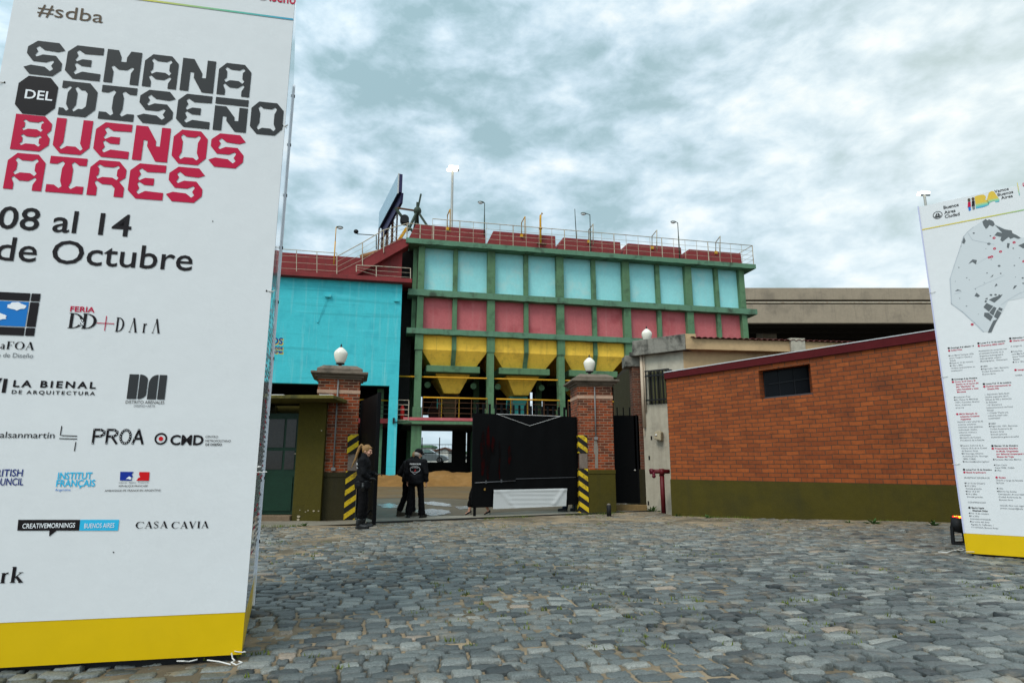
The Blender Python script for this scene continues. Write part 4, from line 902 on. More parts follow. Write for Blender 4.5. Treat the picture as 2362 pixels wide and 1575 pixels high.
def globe_lamp(p, label, sc=1.0):
    t = thing('globe_lamp', label, 'lamp', p, 0, 'white acorn globe lamps')
    MB().lathe([(0.10 * sc, 0), (0.10 * sc, 0.02), (0.04 * sc, 0.05 * sc), (0.05 * sc, 0.09 * sc), (0.115 * sc, 0.10 * sc), (0.115 * sc, 0.125 * sc)], (0, 0, 0), 16).build('base', m_iron, t)
    MB().lathe([(0.10 * sc, 0.125 * sc), (0.125 * sc, 0.17 * sc), (0.16 * sc, 0.27 * sc), (0.182 * sc, 0.37 * sc), (0.178 * sc, 0.42 * sc), (0.15 * sc, 0.47 * sc), (0.09 * sc, 0.53 * sc), (0.045 * sc, 0.565 * sc), (0.02 * sc, 0.575 * sc)], (0, 0, 0), 24).build('globe', m_globe, t)
    MB().lathe([(0.035 * sc, 0.57 * sc), (0.02 * sc, 0.6 * sc), (0.025 * sc, 0.62 * sc), (0.006, 0.67 * sc)], (0, 0, 0), 10).build('finial', m_iron, t)
pl, ztl = gate_pier(765, 1199, 848.5, 'left brick gate pier with yellow and black stripes beside the olive booth', False, True, radians(14.5))
pr, ztr = gate_pier(1380, 1181.6, 866, 'right brick gate pier with olive plinth and striped corner beside the black gate', True, False, radians(6.5))
globe_lamp((pl.location.x - 0.02, pl.location.y, ztl), 'white globe lamp on the left gate pier in front of the teal wall', 0.98)
globe_lamp((pr.location.x - 0.02, pr.location.y, ztr), 'white globe lamp on the right gate pier in front of a yellow hopper', 0.98)

# gate leaves
RA, RB = G(1092, 1190), G(1334, 1181); rrz = atan2(RB.y - RA.y, RB.x - RA.x); RL = (RB - RA).length
gl = thing('gate_leaf', 'closed black gate leaf with spikes, covered in black sheeting beside the right pier', 'gate', RA, rrz, 'leaves of the black driveway gate')
z1 = (atY(1088, 958, RA.y).z + atY(1333, 957, RB.y).z) / 2; z0 = 0.22
mb = MB()
nx_ = 40; nz_ = 30
vs = [(-0.05 + (RL + 0.03) * i / nx_, -0.05 + 0.008 * float(vnoise(np.array([i * 0.35]), np.array([j * 0.22]), 61)[0]) + 0.006 * sin(i * 0.9), z0 + (z1 - z0) * j / nz_) for j in range(nz_ + 1) for i in range(nx_ + 1)]
mb.add(vs, [(j * (nx_ + 1) + i, j * (nx_ + 1) + i + 1, (j + 1) * (nx_ + 1) + i + 1, (j + 1) * (nx_ + 1) + i) for j in range(nz_) for i in range(nx_)], True); mb.build('sheeting', m_sheet, gl)
mb = MB(); mb.box(-0.05, RL, -0.03, 0.03, z0, z0 + 0.08); mb.box(-0.05, RL, -0.03, 0.03, z1 - 0.08, z1 - 0.01); mb.box(-0.05, 0.03, -0.03, 0.03, z0, z1); mb.box(RL - 0.08, RL, -.03, .03, z0, z1); mb.box(0.03, RL - 0.08, 0.0, 0.01, z0 + .08, z1 - .08); mb.build('frame', m_gate, gl)
for k in range(17):
    x = 0.08 + (RL - 0.3) * k / 16; mb = MB(); mb.bar((x, 0, z1 - 0.02), (x, 0, z1 + 0.27), 0.05); mb.build('spike', m_gate, gl)
mb = MB(); mb.bar((0.62, -0.065, z1 - 0.0), (RL - 0.55, -0.065, z1 - 0.0), 0.012); pts = [(0.66, -0.07, z1 - 0.01)] + [(1.64 - 0.98 * (1 - f), -0.07, z1 - 0.01 - 0.29 * f) for f in (0.3, 0.7, 1.0)] + [(1.64 + (RL - 0.6 - 1.64) * f, -0.07, z1 - 0.30 + 0.29 * f) for f in (0.4, 1.0)]
mb.tube(pts, 0.005, 5); mb.build('white_cord', m_white, gl)
mb = MB(); mb.tube([(0.0, -0.07, 0.86), (1.2, -0.07, 0.90)], 0.015, 6); mb.tube([(1.2, -.07, .95), (RL - 0.1, -.07, .98)], 0.008, 5); mb.box(0.3, 0.34, -.09, -.05, .84, .92); mb.box(0.75, 0.79, -.09, -.05, .86, .94); mb.build('bolt_bar', mat('bolt_steel', (0.10, 0.10, 0.105), rough=0.4, metallic=0.6, var=0.2), gl)
MB().box(0.26, 0.30, -0.1, -0.07, 0.66, 0.72).build('padlock', mat('brass', (0.35, 0.20, 0.05), rough=0.4, metallic=0.6, var=0.1), gl)
mb = MB(); mb.box(0.0, 0.06, -0.03, 0.03, 0.0, z0); mb.build('drop_bolt', m_gate, gl)
# dark red streaks over the front of the sheeting on the gate's left half
m_red_streak = mat('dark_red_streak', (0.022, 0.0015, 0.0015), rough=0.8, var=0.5, scale=2.5, bump=0.1, spec=0.03, stain=(0.004, 0.003, 0.003), stain_amt=1.0, stain_scale=1.6, stain_lo=0.44, stain_hi=0.56)
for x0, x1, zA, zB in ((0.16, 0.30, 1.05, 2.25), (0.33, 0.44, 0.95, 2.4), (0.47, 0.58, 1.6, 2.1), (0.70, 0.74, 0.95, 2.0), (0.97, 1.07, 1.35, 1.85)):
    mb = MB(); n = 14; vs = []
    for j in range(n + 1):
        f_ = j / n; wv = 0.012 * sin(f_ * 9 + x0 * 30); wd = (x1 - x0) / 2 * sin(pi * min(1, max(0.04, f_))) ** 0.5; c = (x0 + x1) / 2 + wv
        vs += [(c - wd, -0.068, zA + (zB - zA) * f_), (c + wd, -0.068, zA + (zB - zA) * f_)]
    mb.add(vs, [(2 * j, 2 * j + 1, 2 * j + 3, 2 * j + 2) for j in range(n)], True); mb.build('red_streak', m_red_streak, gl)
LA = G(862, 1212); LB = Vector((pl.location.x + 0.60 * cos(radians(14.5)) + 0.47 * sin(radians(14.5)), pl.location.y + 0.60 * sin(radians(14.5)) - 0.47 * cos(radians(14.5)), 0)); lrz = atan2(LB.y - LA.y, LB.x - LA.x); LL = (LB - LA).length
g2 = thing('gate_leaf', 'open black gate leaf swung outward behind the woman at the left pier', 'gate', LA, lrz, 'leaves of the black driveway gate')
zt = atY(866, 907, LA.y).z
MB().box(0, LL, -0.02, 0.02, 0.12, zt).build('sheeting', m_sheet, g2); mb = MB(); mb.box(-0.03, 0.04, -0.04, 0.04, 0.02, zt + .02); mb.box(LL - 0.05, LL, -0.04, 0.04, 0.05, zt); mb.box(0, LL, -0.035, 0.035, 0.12, 0.2); mb.box(0, LL, -.035, .035, 1.0, 1.08); mb.build('frame', m_gate, g2)
mb = MB(); mb.tube([(0.02, -0.03, zt + .01), (LL * 0.5, -0.03, zt - 0.03), (LL, -0.03, zt - 0.12)], 0.01, 5); mb.build('white_cord', m_white, g2)
mb = MB(); mb.bar((0.3, 0.03, 0.32), (0.05, 0.3, 0.05), 0.03); mb.bar((0.05, 0.3, 0.2), (0.05, 0.3, 0.0), 0.04); mb.build('drop_bolt', m_gate, g2)
# white cloth tied low on the gate
a = Vector((0.0, 0, 0)); q0 = local(gl, onp(1135.5, 1129, RA, RB)); q1 = local(gl, onp(1304, 1125.5, RA, RB)); q2 = local(gl, onp(1134, 1173, RA, RB)); q3 = local(gl, onp(1302, 1166, RA, RB))
def cloth():
    nx, nz = 48, 18; mb = MB(); vs = []
    for j in range(nz + 1):
        for i in range(nx + 1):
            u, v = i / nx, j / nz; p = q2.lerp(q3, u).lerp(q0.lerp(q1, u), v); e = 1 - v
            f_ = 0.022 * math.exp(-((u - 0.06 - e * 0.24) / 0.03) ** 2) + 0.022 * math.exp(-((u - 0.965 + e * 0.16) / 0.03) ** 2) * (e < 0.9) + 0.012 * math.exp(-((v - 0.9) / 0.05) ** 2) + 0.004 * sin(v * 26 + u * 3) * (0.2 < u < 0.85)
            vs.append((p.x, -0.10 - f_, p.z))
    mb.add(vs, [(j * (nx + 1) + i, j * (nx + 1) + i + 1, (j + 1) * (nx + 1) + i + 1, (j + 1) * (nx + 1) + i) for j in range(nz) for i in range(nx)], True)
    o = mb.build('white_cloth', mat('cloth_white', (0.50, 0.50, 0.49), rough=0.9, var=0.06, bump=0.05)); o.location = RA; o.rotation_euler = (0, 0, rrz); tag(o, 'blank white cloth stretched low across the black gate leaf', 'cloth')
cloth()
# ------------------------------------------------------------------ booth at the left
BG0, BG1 = atY(672, 1200, pl.location.y - 0.72), atY(738, 1200, pl.location.y - 0.72); yb = BG0.y
bo = thing('gate_booth', 'olive gate booth with flat canopy and green door left of the brick pier', 'booth', (0, yb, 0), 0)
zcan = atY(700, 919, yb - 0.9).z; xr_ = BG1.x; xl_ = BG0.x
mb = MB(); mb.box(xl_, xr_, 0, 0.12, -0.1, zcan); mb.build('wall', m_olive, bo, 0.01)
xd = atY(590, 1100, yb).x
mb = MB(); mb.box(-9.5, xd, 0, 5, -0.1, zcan); mb.box(xd, xl_, 1.0, 5, -0.1, zcan); mb.box(xl_, pl.location.x - 0.6, 0.12, 5, -0.1, zcan); mb.build('side_wall', m_olive, bo)
MB().box(-9.7, atY(770, 915, yb - .9).x, -0.9, 0.9, zcan, zcan + 0.085).build('canopy', mat('canopy_edge', (0.12, 0.10, 0.022), rough=0.9, var=0.3, scale=3, bump=0.4, stain=(0.03, 0.03, 0.012), stain_amt=0.8, stain_scale=3), bo, 0.01)
dz1 = atY(640, 953, yb + 0.2).z; dr = MB().box(xd + 0.02, xl_ - 0.02, 0.2, 0.26, 0.14, dz1).build('door', m_gdoor, bo)
xm = (xd + xl_) / 2 + 0.1
for a_, b_ in ((xd + 0.1, xm - 0.03), (xm + 0.03, xl_ - 0.1)):
    MB().box(a_, b_, 0.185, 0.2, 1.22, 1.68).build('pane', mat('door_glass', (0.03, 0.027, 0.024), rough=0.1, var=0.3, scale=2, bump=0, spec=0.25), dr); MB().box(a_, b_, 0.185, 0.2, 1.76, dz1 - 0.15).build('pane', MATS['door_glass'], dr)
MB().box(xd + 0.1, xl_ - 0.1, 0.17, 0.2, 0.22, 1.05).build('lower_panel', m_gdoor, dr)
MB().box(xd + 0.02, xl_ - 0.02, -0.06, 0.2, -0.1, 0.13).build('door_step', mat('worn_step', (0.16, 0.11, 0.07), rough=0.95, var=0.3, bump=0.5), bo, 0.015)
mb = MB()
for px, py, r in ((689, 1191, .03), (688, 1198, .025), (705, 1180, .012), (711, 1177, .014), (724, 1178, .02), (692, 1176, .01), (735, 1178, .014), (681, 1046, .012), (742, 993, .014), (738, 1204, .02)):
    q = atY(px, py, yb); mb.add([(q.x + r * 1.4 * cos(a) * (1 + .3 * sin(a * 3)), -0.014, q.z + r * sin(a)) for a in np.linspace(0, 2 * pi, 9)[:-1]], [tuple(range(8))])
mb.build('chipped_patches', mat('bare_plaster', (0.35, 0.29, 0.2), rough=0.95, var=0.2), bo)
for px, py, ln, lb in ((625, 909, 0.32, 'white plank lying on the booth canopy beside the left banner'), (738, 907, 0.33, 'white plank lying on the booth canopy in front of the brick pier')):
    q = atY(px, py, yb - 0.7); o = MB().box(0, ln, 0, 0.12, 0, 0.03).build('plank', m_white, None, 0.004); o.location = (q.x, yb - 0.75, zcan + 0.085); o.rotation_euler = (0, 0, 0.04); tag(o, lb, 'plank', 'white planks on the booth canopy')

# ------------------------------------------------------------------ guardhouse on the right
def wallseg(mb, A, B, t, z0, z1, uv=True):
    """upright slab whose front face runs from A to B, t thick away from the camera"""
    A, B = Vector((A[0], A[1], 0)), Vector((B[0], B[1], 0)); d = (B - A).normalized(); n = Vector((-d.y, d.x, 0)); L_ = (B - A).length
    v = [A, B, B + n * t, A + n * t]; vs = [(p.x, p.y, z0) for p in v] + [(p.x, p.y, z1) for p in v]; b = len(mb.f)
    mb.add(vs, [(0, 3, 2, 1), (4, 5, 6, 7), (0, 1, 5, 4), (1, 2, 6, 5), (2, 3, 7, 6), (3, 0, 4, 7)])
    mb.uv[b + 2] = [(0, z0), (L_, z0), (L_, z1), (0, z1)]; mb.uv[b + 3] = [(0, z0), (t, z0), (t, z1), (0, z1)]; mb.uv[b + 5] = [(t, z0), (0, z0), (0, z1), (t, z1)]; return mb
GA = G(1492, 1177); gcy = GA.y * 0.953; GBp = atY(1575, 808, gcy); GC = atY(1990, 800, gcy * 1.045)
gh = thing('guardhouse', 'weathered white guardhouse with concrete parapet and barred window beside the brick building', 'guardhouse', GA, 0)
m_wht = conc('dirty_whitewash', (0.41, 0.37, 0.29), bscale=20, scale=0.8, stain=(0.24, 0.22, 0.185), stain_amt=0.6, stain_scale=1.2, streak=0.35, streak_col=(0.16, 0.13, 0.10))
m_beige = conc('beige_plaster', (0.47, 0.32, 0.17), bscale=20, stain=(0.12, 0.07, 0.04), stain_amt=0.35, stain_scale=1.3)
m_para = conc('sooty_concrete', (0.20, 0.185, 0.155), bscale=18, scale=2.5, stain=(0.035, 0.033, 0.028), stain_amt=0.95, stain_scale=2.2, stain_lo=0.45, stain_hi=0.6, streak=0.8, streak_col=(0.03, 0.03, 0.025))
R_ = lambda p: Vector((p[0] - GA.x, p[1] - GA.y, 0))
zs = (atY(1483, 821, GA.y).z + GBp.z) / 2; gb = R_(GBp); gc = R_(GC)
mb = MB(); wallseg(mb, (0, 0), gb, 0.3, -0.1, zs); mb.build('white_wall', m_wht, gh)
mb = MB(); wallseg(mb, gb + Vector((0.004, 0.004, 0)), gc, 0.3, -0.1, zs); mb.build('beige_wall', m_beige, gh)
mb = MB(); mb.prism([(0, 0.3), (gb.x, gb.y + 0.32), (gc.x, gc.y + .3), (gc.x, gc.y + 5), (0.2, 5.5)], zs - 0.05, zs + 0.15); mb.build('roof_slab', m_dbrown, gh)
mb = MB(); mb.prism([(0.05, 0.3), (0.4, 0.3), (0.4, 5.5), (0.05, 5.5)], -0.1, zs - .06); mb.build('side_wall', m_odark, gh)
dW = gb.normalized(); nW = Vector((-dW.y, dW.x, 0)); oA = -nW * 0.22 - dW * 0.15; oB = gb - nW * 0.22 + dW * 0.18
zp1 = atY(1586, 774, gcy).z
mb = MB(); wallseg(mb, oA, oB, 0.5, zs + 0.1, zp1); mb.build('parapet', m_para, gh, 0.01)
mb = MB(); wallseg(mb, oA - dW * 0.1 - nW * 0.03, oB - nW * .03, 0.53, zs - 0.02, zs + 0.1); mb.build('parapet_lip', m_para, gh)
dB = (gc - gb).normalized(); nB = Vector((-dB.y, dB.x, 0)); fA = oB + dB * 0.02; zf1 = atY(1700, 790, gcy * 1.02).z
mb = MB(); wallseg(mb, fA, fA + dB * 3.3, 0.3, zs, zf1); wallseg(mb, fA + dB * 3.72, fA + dB * 6, 0.3, zs, zf1); wallseg(mb, fA, fA + dB * 0.32, .4, zf1, zp1); mb.build('fascia', m_beige, gh)
mb = MB(); wallseg(mb, fA + dB * 3.28 - nB * 0.08, fA + dB * 3.74 - nB * 0.08, 0.4, zs, zf1 + 0.09); mb.build('chimney_block', m_wht, gh)
mb = MB(); n = 90; p0_ = fA + dB * 0.15 - nB * 0.1
vs = []
for k in range(n + 1):
    p = p0_ + dB * (5.6 * k / n); z = zf1 + 0.03 + 0.025 * sin(k * 2 * pi / 3.0 + 0.4)
    vs += [(p.x, p.y, z - 0.012), (p.x, p.y, z), (p.x + nB.x * 4, p.y + nB.y * 4, z + 0.35)]
mb.add(vs, [(3 * k, 3 * k + 3, 3 * k + 4, 3 * k + 1) for k in range(n)] + [(3 * k + 1, 3 * k + 4, 3 * k + 5, 3 * k + 2) for k in range(n)]); mb.build('corrugated_roof', mat('rusty_roof', (0.11, 0.03, 0.024), rough=0.8, var=0.4, scale=4, bump=0.2), gh)
# barred window
def onw(px, py): q = onp(px, py, GA, GBp); q = q - GA; return Vector((q.x, q.y, q.z))
w0, w1 = onw(1494.5, 858), onw(1546, 930); sw0, sw1 = w0.xy.length, w1.xy.length; zb0, zb1 = onw(1494.5, 933).z, w0.z
P_ = lambda s_, o_, z_: dW * s_ - nW * o_ + Vector((0, 0, z_))
mb = MB(); a, b = P_(sw0, 0.004, 0), P_(sw1, 0.004, 0); wallseg(mb, a, b, 0.003, zb0, zb1); win = mb.build('window', mat('dark_curtain', (0.10, 0.095, 0.045), rough=0.9, var=0.0, bump=0), gh)
mb = MB()
for k in range(5): s_ = sw0 + (sw1 - sw0) * (k + 0.35) / 5; wallseg(mb, P_(s_, 0.008, 0), P_(s_ + 0.05, 0.008, 0), 0.002, zb0, zb1)
mb.build('curtain_fold', m_dark, win)
mb = MB()
for k in range(9): s_ = sw0 - 0.03 + (sw1 - sw0 + 0.06) * k / 8; mb.bar(P_(s_, 0.09, zb0 - .02), P_(s_, 0.09, zb1 + .02), 0.022)
for z_ in (zb0 + 0.12, zb1 - 0.14, zb1 + .01): mb.bar(P_(sw0 - 0.06, 0.10, z_), P_(sw1 + 0.06, 0.10, z_), 0.04)
mb.build('bars', m_iron, win)
mb = MB(); s_ = 0.06; mb.tube([P_(s_, 0.06, zs - 0.02), P_(s_, 0.06, 2.45)], 0.05, 8); mb.tube([P_(s_ + .08, 0.05, zs), P_(s_ + .08, .05, 2.9)], .02, 6); mb.box(*sorted((P_(s_ - .07, .02, 0).x, P_(s_ + .07, .14, 0).x)), *sorted((P_(s_ - .07, .12, 0).y, P_(s_ + .07, .0, 0).y)), 2.2, 2.5); mb.build('downpipe', mat('cream_pipe', (0.48, 0.38, 0.28), rough=0.6, var=0.2, bump=0), gh)
q = onw(1522, 1005); s_ = q.xy.length; mb = MB(); mb.add([P_(s_ + dx, o_, q.z + dz) for o_ in (0.02, 0.2) for dx, dz in ((-0.1, -0.1), (0.12, -0.15), (0.13, 0.1), (0.05, 0.15), (-0.08, 0.1))], [(0, 1, 2, 3, 4), (9, 8, 7, 6, 5), (0, 5, 6, 1), (1, 6, 7, 2), (2, 7, 8, 3), (3, 8, 9, 4), (4, 9, 5, 0)]); mb.build('meter_box', mat('meter_cream', (0.36, 0.30, 0.20), rough=0.5, var=0.2, bump=0), gh, 0.015)
mb = MB(); mb.ball(P_(s_ - 0.02, 0.2, q.z + 0.02), 0.035, 6); mb.build('meter_knob', m_white, gh)
for px, py in ((1496, 1056), (1501, 1010), (1494, 1160)): mb = MB(); q = onw(px, py); s_ = q.xy.length; wallseg(mb, P_(s_, 0.006, 0), P_(s_ + 0.05, 0.006, 0), 0.004, q.z - 0.06, q.z + 0.06); mb.build('wall_socket', m_dark, gh)
q = P_(1.05, 0.3, 0); MB().lathe([(0.055, -0.05), (0.055, 0.52)], (q.x, q.y, 0), 10).build('pipe_stub', mat('plum_pipe', (0.022, 0.012, 0.02), rough=0.6, var=0.1), gh)
lp = onp(1504, 788, GA, GBp); globe_lamp((lp.x + 0.05, lp.y + 0.9, atY(1504, 795, lp.y + 0.9).z), 'white globe lamp behind the guardhouse parapet in front of the pink silo panels', 0.92)
q = local(gh, Vector((lp.x + .05, lp.y + .9, 0))); zq_ = atY(1504, 795, lp.y + 0.9).z
mb = MB(); mb.box(q.x - 0.15, q.x + 0.15, q.y - .15, q.y + .15, zs + 0.1, zq_); mb.build('lamp_block', m_para, gh)
# ruined brick post, lintel, side gate and step
YP = GA.y + 0.15; pa, pb = atY(1463, 1000, YP), atY(1488, 1000, YP)
bp_ = thing('brick_post', 'crumbling dark brick post with olive foot between the small black gate and the guardhouse', 'post', ((pa.x + pb.x) / 2, YP + .2, 0), 0); hw = (pb.x - pa.x) / 2
zt_ = atY(1470, 846, YP).z; m_rb = brick_mat('ruined_brick', (0.16, 0.045, 0.022), (0.06, 0.024, 0.016), (0.14, 0.09, 0.06), 0.235, 0.078, 0.012, dirt=0.85, dirt_scale=1.5, bump=1.0)
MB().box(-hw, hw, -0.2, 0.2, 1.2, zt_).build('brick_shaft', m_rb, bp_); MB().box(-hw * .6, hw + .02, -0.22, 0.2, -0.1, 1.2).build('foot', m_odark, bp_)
ca_, cb_ = atY(1441, 830, YP), atY(1486, 830, YP); MB().box(ca_.x - bp_.location.x, hw + .05, -0.26, 0.3, zt_, atY(1470, 820, YP).z).build('lintel', m_para, bp_, 0.02); MB().box(-hw * .2, hw + .03, -0.1, 0.3, atY(1470, 820, YP).z, atY(1470, 790, YP).z).build('upper_block', m_para, bp_); 
xg0, xg1 = pr.location.x + 0.54, pa.x + 0.05
sg = thing('side_gate', 'narrow black pedestrian gate between the right brick pier and the ruined post', 'gate', (xg0, YP, 0), 0); zg = atY(1450, 958, YP).z
MB().box(0, xg1 - xg0 + 0.1, 0, 0.04, 0.2, zg).build('sheeting', m_sheet, sg); mb = MB(); mb.box(0, 0.05, -.02, 0, .2, zg + .02); mb.box(xg1 - xg0, xg1 - xg0 + .05, -.02, 0, .2, zg + .02); mb.build('frame', m_gate, sg)
mb = MB(); mb.ball((xg1 - xg0 - 0.08, -0.04, 1.17), 0.025, 6); mb.build('knob', m_white, sg)
for k in range(4): mb = MB(); x = 0.12 + k * (xg1 - xg0 - .1) / 4; mb.bar((x, 0, zg), (x, 0, zg + 0.25), 0.03); mb.build('spike', m_gate, sg)
o = MB().box(xg0 - .02, pb.x + .05, YP - 0.16, YP + 0.3, -0.1, 0.16).build('gate_step', mat('ochre_step', (0.20, 0.13, 0.055), rough=0.95, var=0.3, bump=0.4), None, 0.015); tag(o, 'ochre stone step under the narrow black side gate', 'step')
mb = MB()
for k in range(5):
    q = (random.uniform(-.2, .2), random.uniform(-.04, .04)); mb.add([(q[0] + random.uniform(-.05, .05), q[1] + random.uniform(-.03, .03), 0.005 + random.random() * .03) for _ in range(4)], [(0, 1, 2, 3)])
o = mb.build('paper_scrap', m_white); o.location = ((xg0 + pa.x) / 2 + .03, YP - 0.08, 0.163); tag(o, 'crumpled white paper scraps on the step of the side gate', 'litter')

# ------------------------------------------------------------------ brick building on the right
bk = thing('brick_building', 'low orange brick building with olive plinth and dark red sloping coping', 'building', BRA, 0)
def bw(px, py): q = onp(px, py, BRA, BRB); return Vector((q.x - BRA.x, q.y - BRA.y, q.z))
bd = (BRB - BRA).normalized(); bn = Vector((-bd.y, bd.x, 0)); EXT = 1.65
def bl(s_, z_, o_=0.0): return bd * s_ - bn * o_ + Vector((0, 0, z_))
S1 = (BRB - BRA).length; zo0, zo1 = bw(1548, 1105.5).z, bw(2207, 1119).z; zT0, zT1 = bw(1541, 874).z, bw(2163, 783).z; zC0, zC1 = bw(1541, 860).z, bw(2163, 762).z
sT = bw(2163, 783).xy.length; LT = S1 * EXT
zo = lambda s_: zo0 + (zo1 - zo0) * s_ / S1
zT = lambda s_: zT0 + (zT1 - zT0) * s_ / sT
zCp = lambda s_: zC0 + (zC1 - zC0) * s_ / sT
m_bb = brick_mat('orange_brick', (0.285, 0.066, 0.012), (0.185, 0.040, 0.008), (0.055, 0.032, 0.018), 0.305, 0.0985, 0.0085, dirt=0.42, dirt_scale=1.6, bump=0.6, dirt_col=(0.03, 0.012, 0.008))
wq = [bw(1750, 856), bw(1870, 837), bw(1874, 909), bw(1753, 920)]; ws = [q.xy.length for q in wq]
fr = lambda q: (q.z - zo(q.xy.length)) / (zT(q.xy.length) - zo(q.xy.length))
fl_, fh_ = (fr(wq[2]) + fr(wq[3])) / 2, (fr(wq[0]) + fr(wq[1])) / 2; s0_, s1_ = (ws[0] + ws[3]) / 2, (ws[1] + ws[2]) / 2
def bp3(s_, f_, o_=0.0): return bl(s_, zo(s_) + (zT(s_) - zo(s_)) * f_, o_)
mb = MB(); ss = sorted(list(np.linspace(0, LT, 15)) + [s0_, s1_]); fs_ = sorted([0, fl_, fh_, 1])
for i in range(len(ss) - 1):
    for j in range(3):
        sm_ = (ss[i] + ss[i + 1]) / 2
        if j == 1 and s0_ < sm_ < s1_: continue
        mb.quad(bp3(ss[i], fs_[j]), bp3(ss[i + 1], fs_[j]), bp3(ss[i + 1], fs_[j + 1]), bp3(ss[i], fs_[j + 1]), uv=[(ss[i], fs_[j] * 2.76), (ss[i + 1], fs_[j] * 2.76), (ss[i + 1], fs_[j + 1] * 2.76), (ss[i], fs_[j + 1] * 2.76)])
dp = -0.34; sp_ = s0_ + 0.16
mb.quad(bp3(s0_, fl_), bp3(sp_, fl_, dp), bp3(sp_, fh_, dp), bp3(s0_, fh_), uv=[(0, fl_ * 2.76), (.3, fl_ * 2.76), (.3, fh_ * 2.76), (0, fh_ * 2.76)])
mb.quad(bp3(s1_, fl_, dp), bp3(s1_, fl_), bp3(s1_, fh_), bp3(s1_, fh_, dp), uv=[(0, fl_ * 2.76), (.3, fl_ * 2.76), (.3, fh_ * 2.76), (0, fh_ * 2.76)])
mb.quad(bp3(s0_, fl_), bp3(s1_, fl_), bp3(s1_, fl_, dp), bp3(sp_, fl_, dp)); mb.quad(bp3(s0_, fh_), bp3(sp_, fh_, dp), bp3(s1_, fh_, dp), bp3(s1_, fh_))
mb.quad(bl(0, 0.0, -1.3), bl(0, 0, 0), bl(0, zT(0), 0), bl(0, zT(0), -1.3), uv=[(0, 0), (1.3, 0), (1.3, 2.9), (0, 2.9)])
mb.build('brick_wall', m_bb, bk)
mb = MB(); mb.quad(bl(-0.02, -0.1, .03), bl(LT, -0.1, .03), bl(LT, zo(LT), .03), bl(-0.02, zo0, .03)); mb.quad(bl(-.02, zo0, .03), bl(LT, zo(LT), .03), bl(LT, zo(LT) + .0, 0), bl(-.02, zo0, 0)); mb.quad(bl(-.02, -.1, -1.32), bl(-.02, -.1, .03), bl(-.02, zo0, .03), bl(-.02, zo0, -1.32)); mb.build('plinth', m_olive, bk)
def sl(s_, z_, o_): return bl(s_, z_, o_)
mb = MB(); A_ = [(-0.04, zT(-.04), 0.07), (LT, zT(LT), 0.07), (LT, zCp(LT), 0.07), (-0.04, zCp(-.04), 0.07)]
mb.add([sl(*q) for q in A_] + [sl(q[0], q[1], -1.5) for q in A_], [(0, 1, 2, 3), (0, 4, 5, 1), (3, 2, 6, 7), (0, 3, 7, 4), (1, 5, 6, 2)]); mb.build('coping', mat('dark_red_coping', (0.075, 0.008, 0.010), rough=0.6, var=0.2, scale=1.0, bump=0.1, spec=0.08), bk)
mb = MB(); A_ = [(-0.05, zCp(-.05) + .003, 0.085), (LT, zCp(LT) + .003, 0.085), (LT, zCp(LT) + 0.025, 0.085), (-0.05, zCp(-.05) + 0.025, 0.085)]
mb.add([sl(*q) for q in A_] + [sl(q[0], q[1] + .02, -0.1) for q in A_], [(0, 1, 2, 3), (3, 2, 6, 7), (0, 3, 7, 4)]); mb.build('flashing', mat('zinc_flashing', (0.5, 0.5, 0.5), rough=0.4, var=0.15, bump=0), bk)
mb = MB(); mb.quad(bp3(sp_, fl_, dp + .01), bp3(s1_, fl_, dp + .01), bp3(s1_, fh_, dp + .01), bp3(sp_, fh_, dp + .01)); wn_ = mb.build('window', mat('dark_glass', (0.003, 0.0035, 0.005), rough=0.2, var=0, bump=0, spec=0.08), bk)
mb = MB(); fm = fl_ + (fh_ - fl_) * 0.52; mb.bar(bp3(sp_ + .1, fm, dp + .04), bp3(s1_, fm + 0.01, dp + .04), 0.02)
for k in range(4): s_ = sp_ + (s1_ - sp_) * k / 3; mb.bar(bp3(s_, fl_, dp + .03), bp3(s_, fh_, dp + .03), 0.022)
mb.build('window_frame', mat('window_steel', (0.008, 0.009, 0.011), rough=0.5, var=.1, bump=0), wn_)
mb = MB(); mb.bar(bp3(s0_ + .1, fl_, -0.05) + Vector((0, 0, .02)), bp3(s1_, fl_, -0.05) + Vector((0, 0, .02)), 0.06, 0.035); mb.build('sill', mat('slate_sill', (0.045, 0.045, 0.05), rough=0.7, var=.2), wn_)
# small black bird-like wire clamp on the coping's left end
mb = MB(); q = bl(0.12, zCp(0.1) + .05, -.1); mb.ball(q, 0.07, 6, (1, .8, .8)); mb.tube([q, q + bd * .3 + Vector((0, 0, .02)), q + bd * .9 + Vector((0, 0, .1))], 0.012, 5); mb.build('cable_clamp', m_iron, bk)

# red fire standpipe
hp = G(1531, 1184); st = thing('standpipe', 'dark red fire standpipe elbow standing before the white guardhouse wall', 'standpipe', hp, 0); m_fr = mat('fire_red', (0.10, 0.009, 0.012), rough=0.45, var=0.2, scale=4, bump=0.05)
zh = atY(1531, 1087, hp.y).z; k = hp.y / 1400
MB().tube([(0, 0, -0.05), (0, 0, zh - 0.05)], 0.065, 12).build('riser', m_fr, st)
MB().tube([(-0.27, -0.02, zh), (0.22, 0.02, zh)], 0.06, 12).build('cross_pipe', m_fr, st)
mb = MB(); mb.tube([(-0.33, -0.03, zh), (-0.25, -0.02, zh)], 0.075, 12); mb.tube([(-0.24, -0.04, zh), (-0.25, -0.1, zh - 0.13)], 0.045, 10); mb.ball((-0.25, -0.1, zh - 0.13), 0.055, 6); mb.tube([(-0.36, -.03, zh + .03), (-.3, -.03, zh + .03)], .03, 8); mb.build('outlet_valve', mat('valve_plum', (0.10, 0.008, 0.018), rough=0.4, var=.2, bump=0), st)
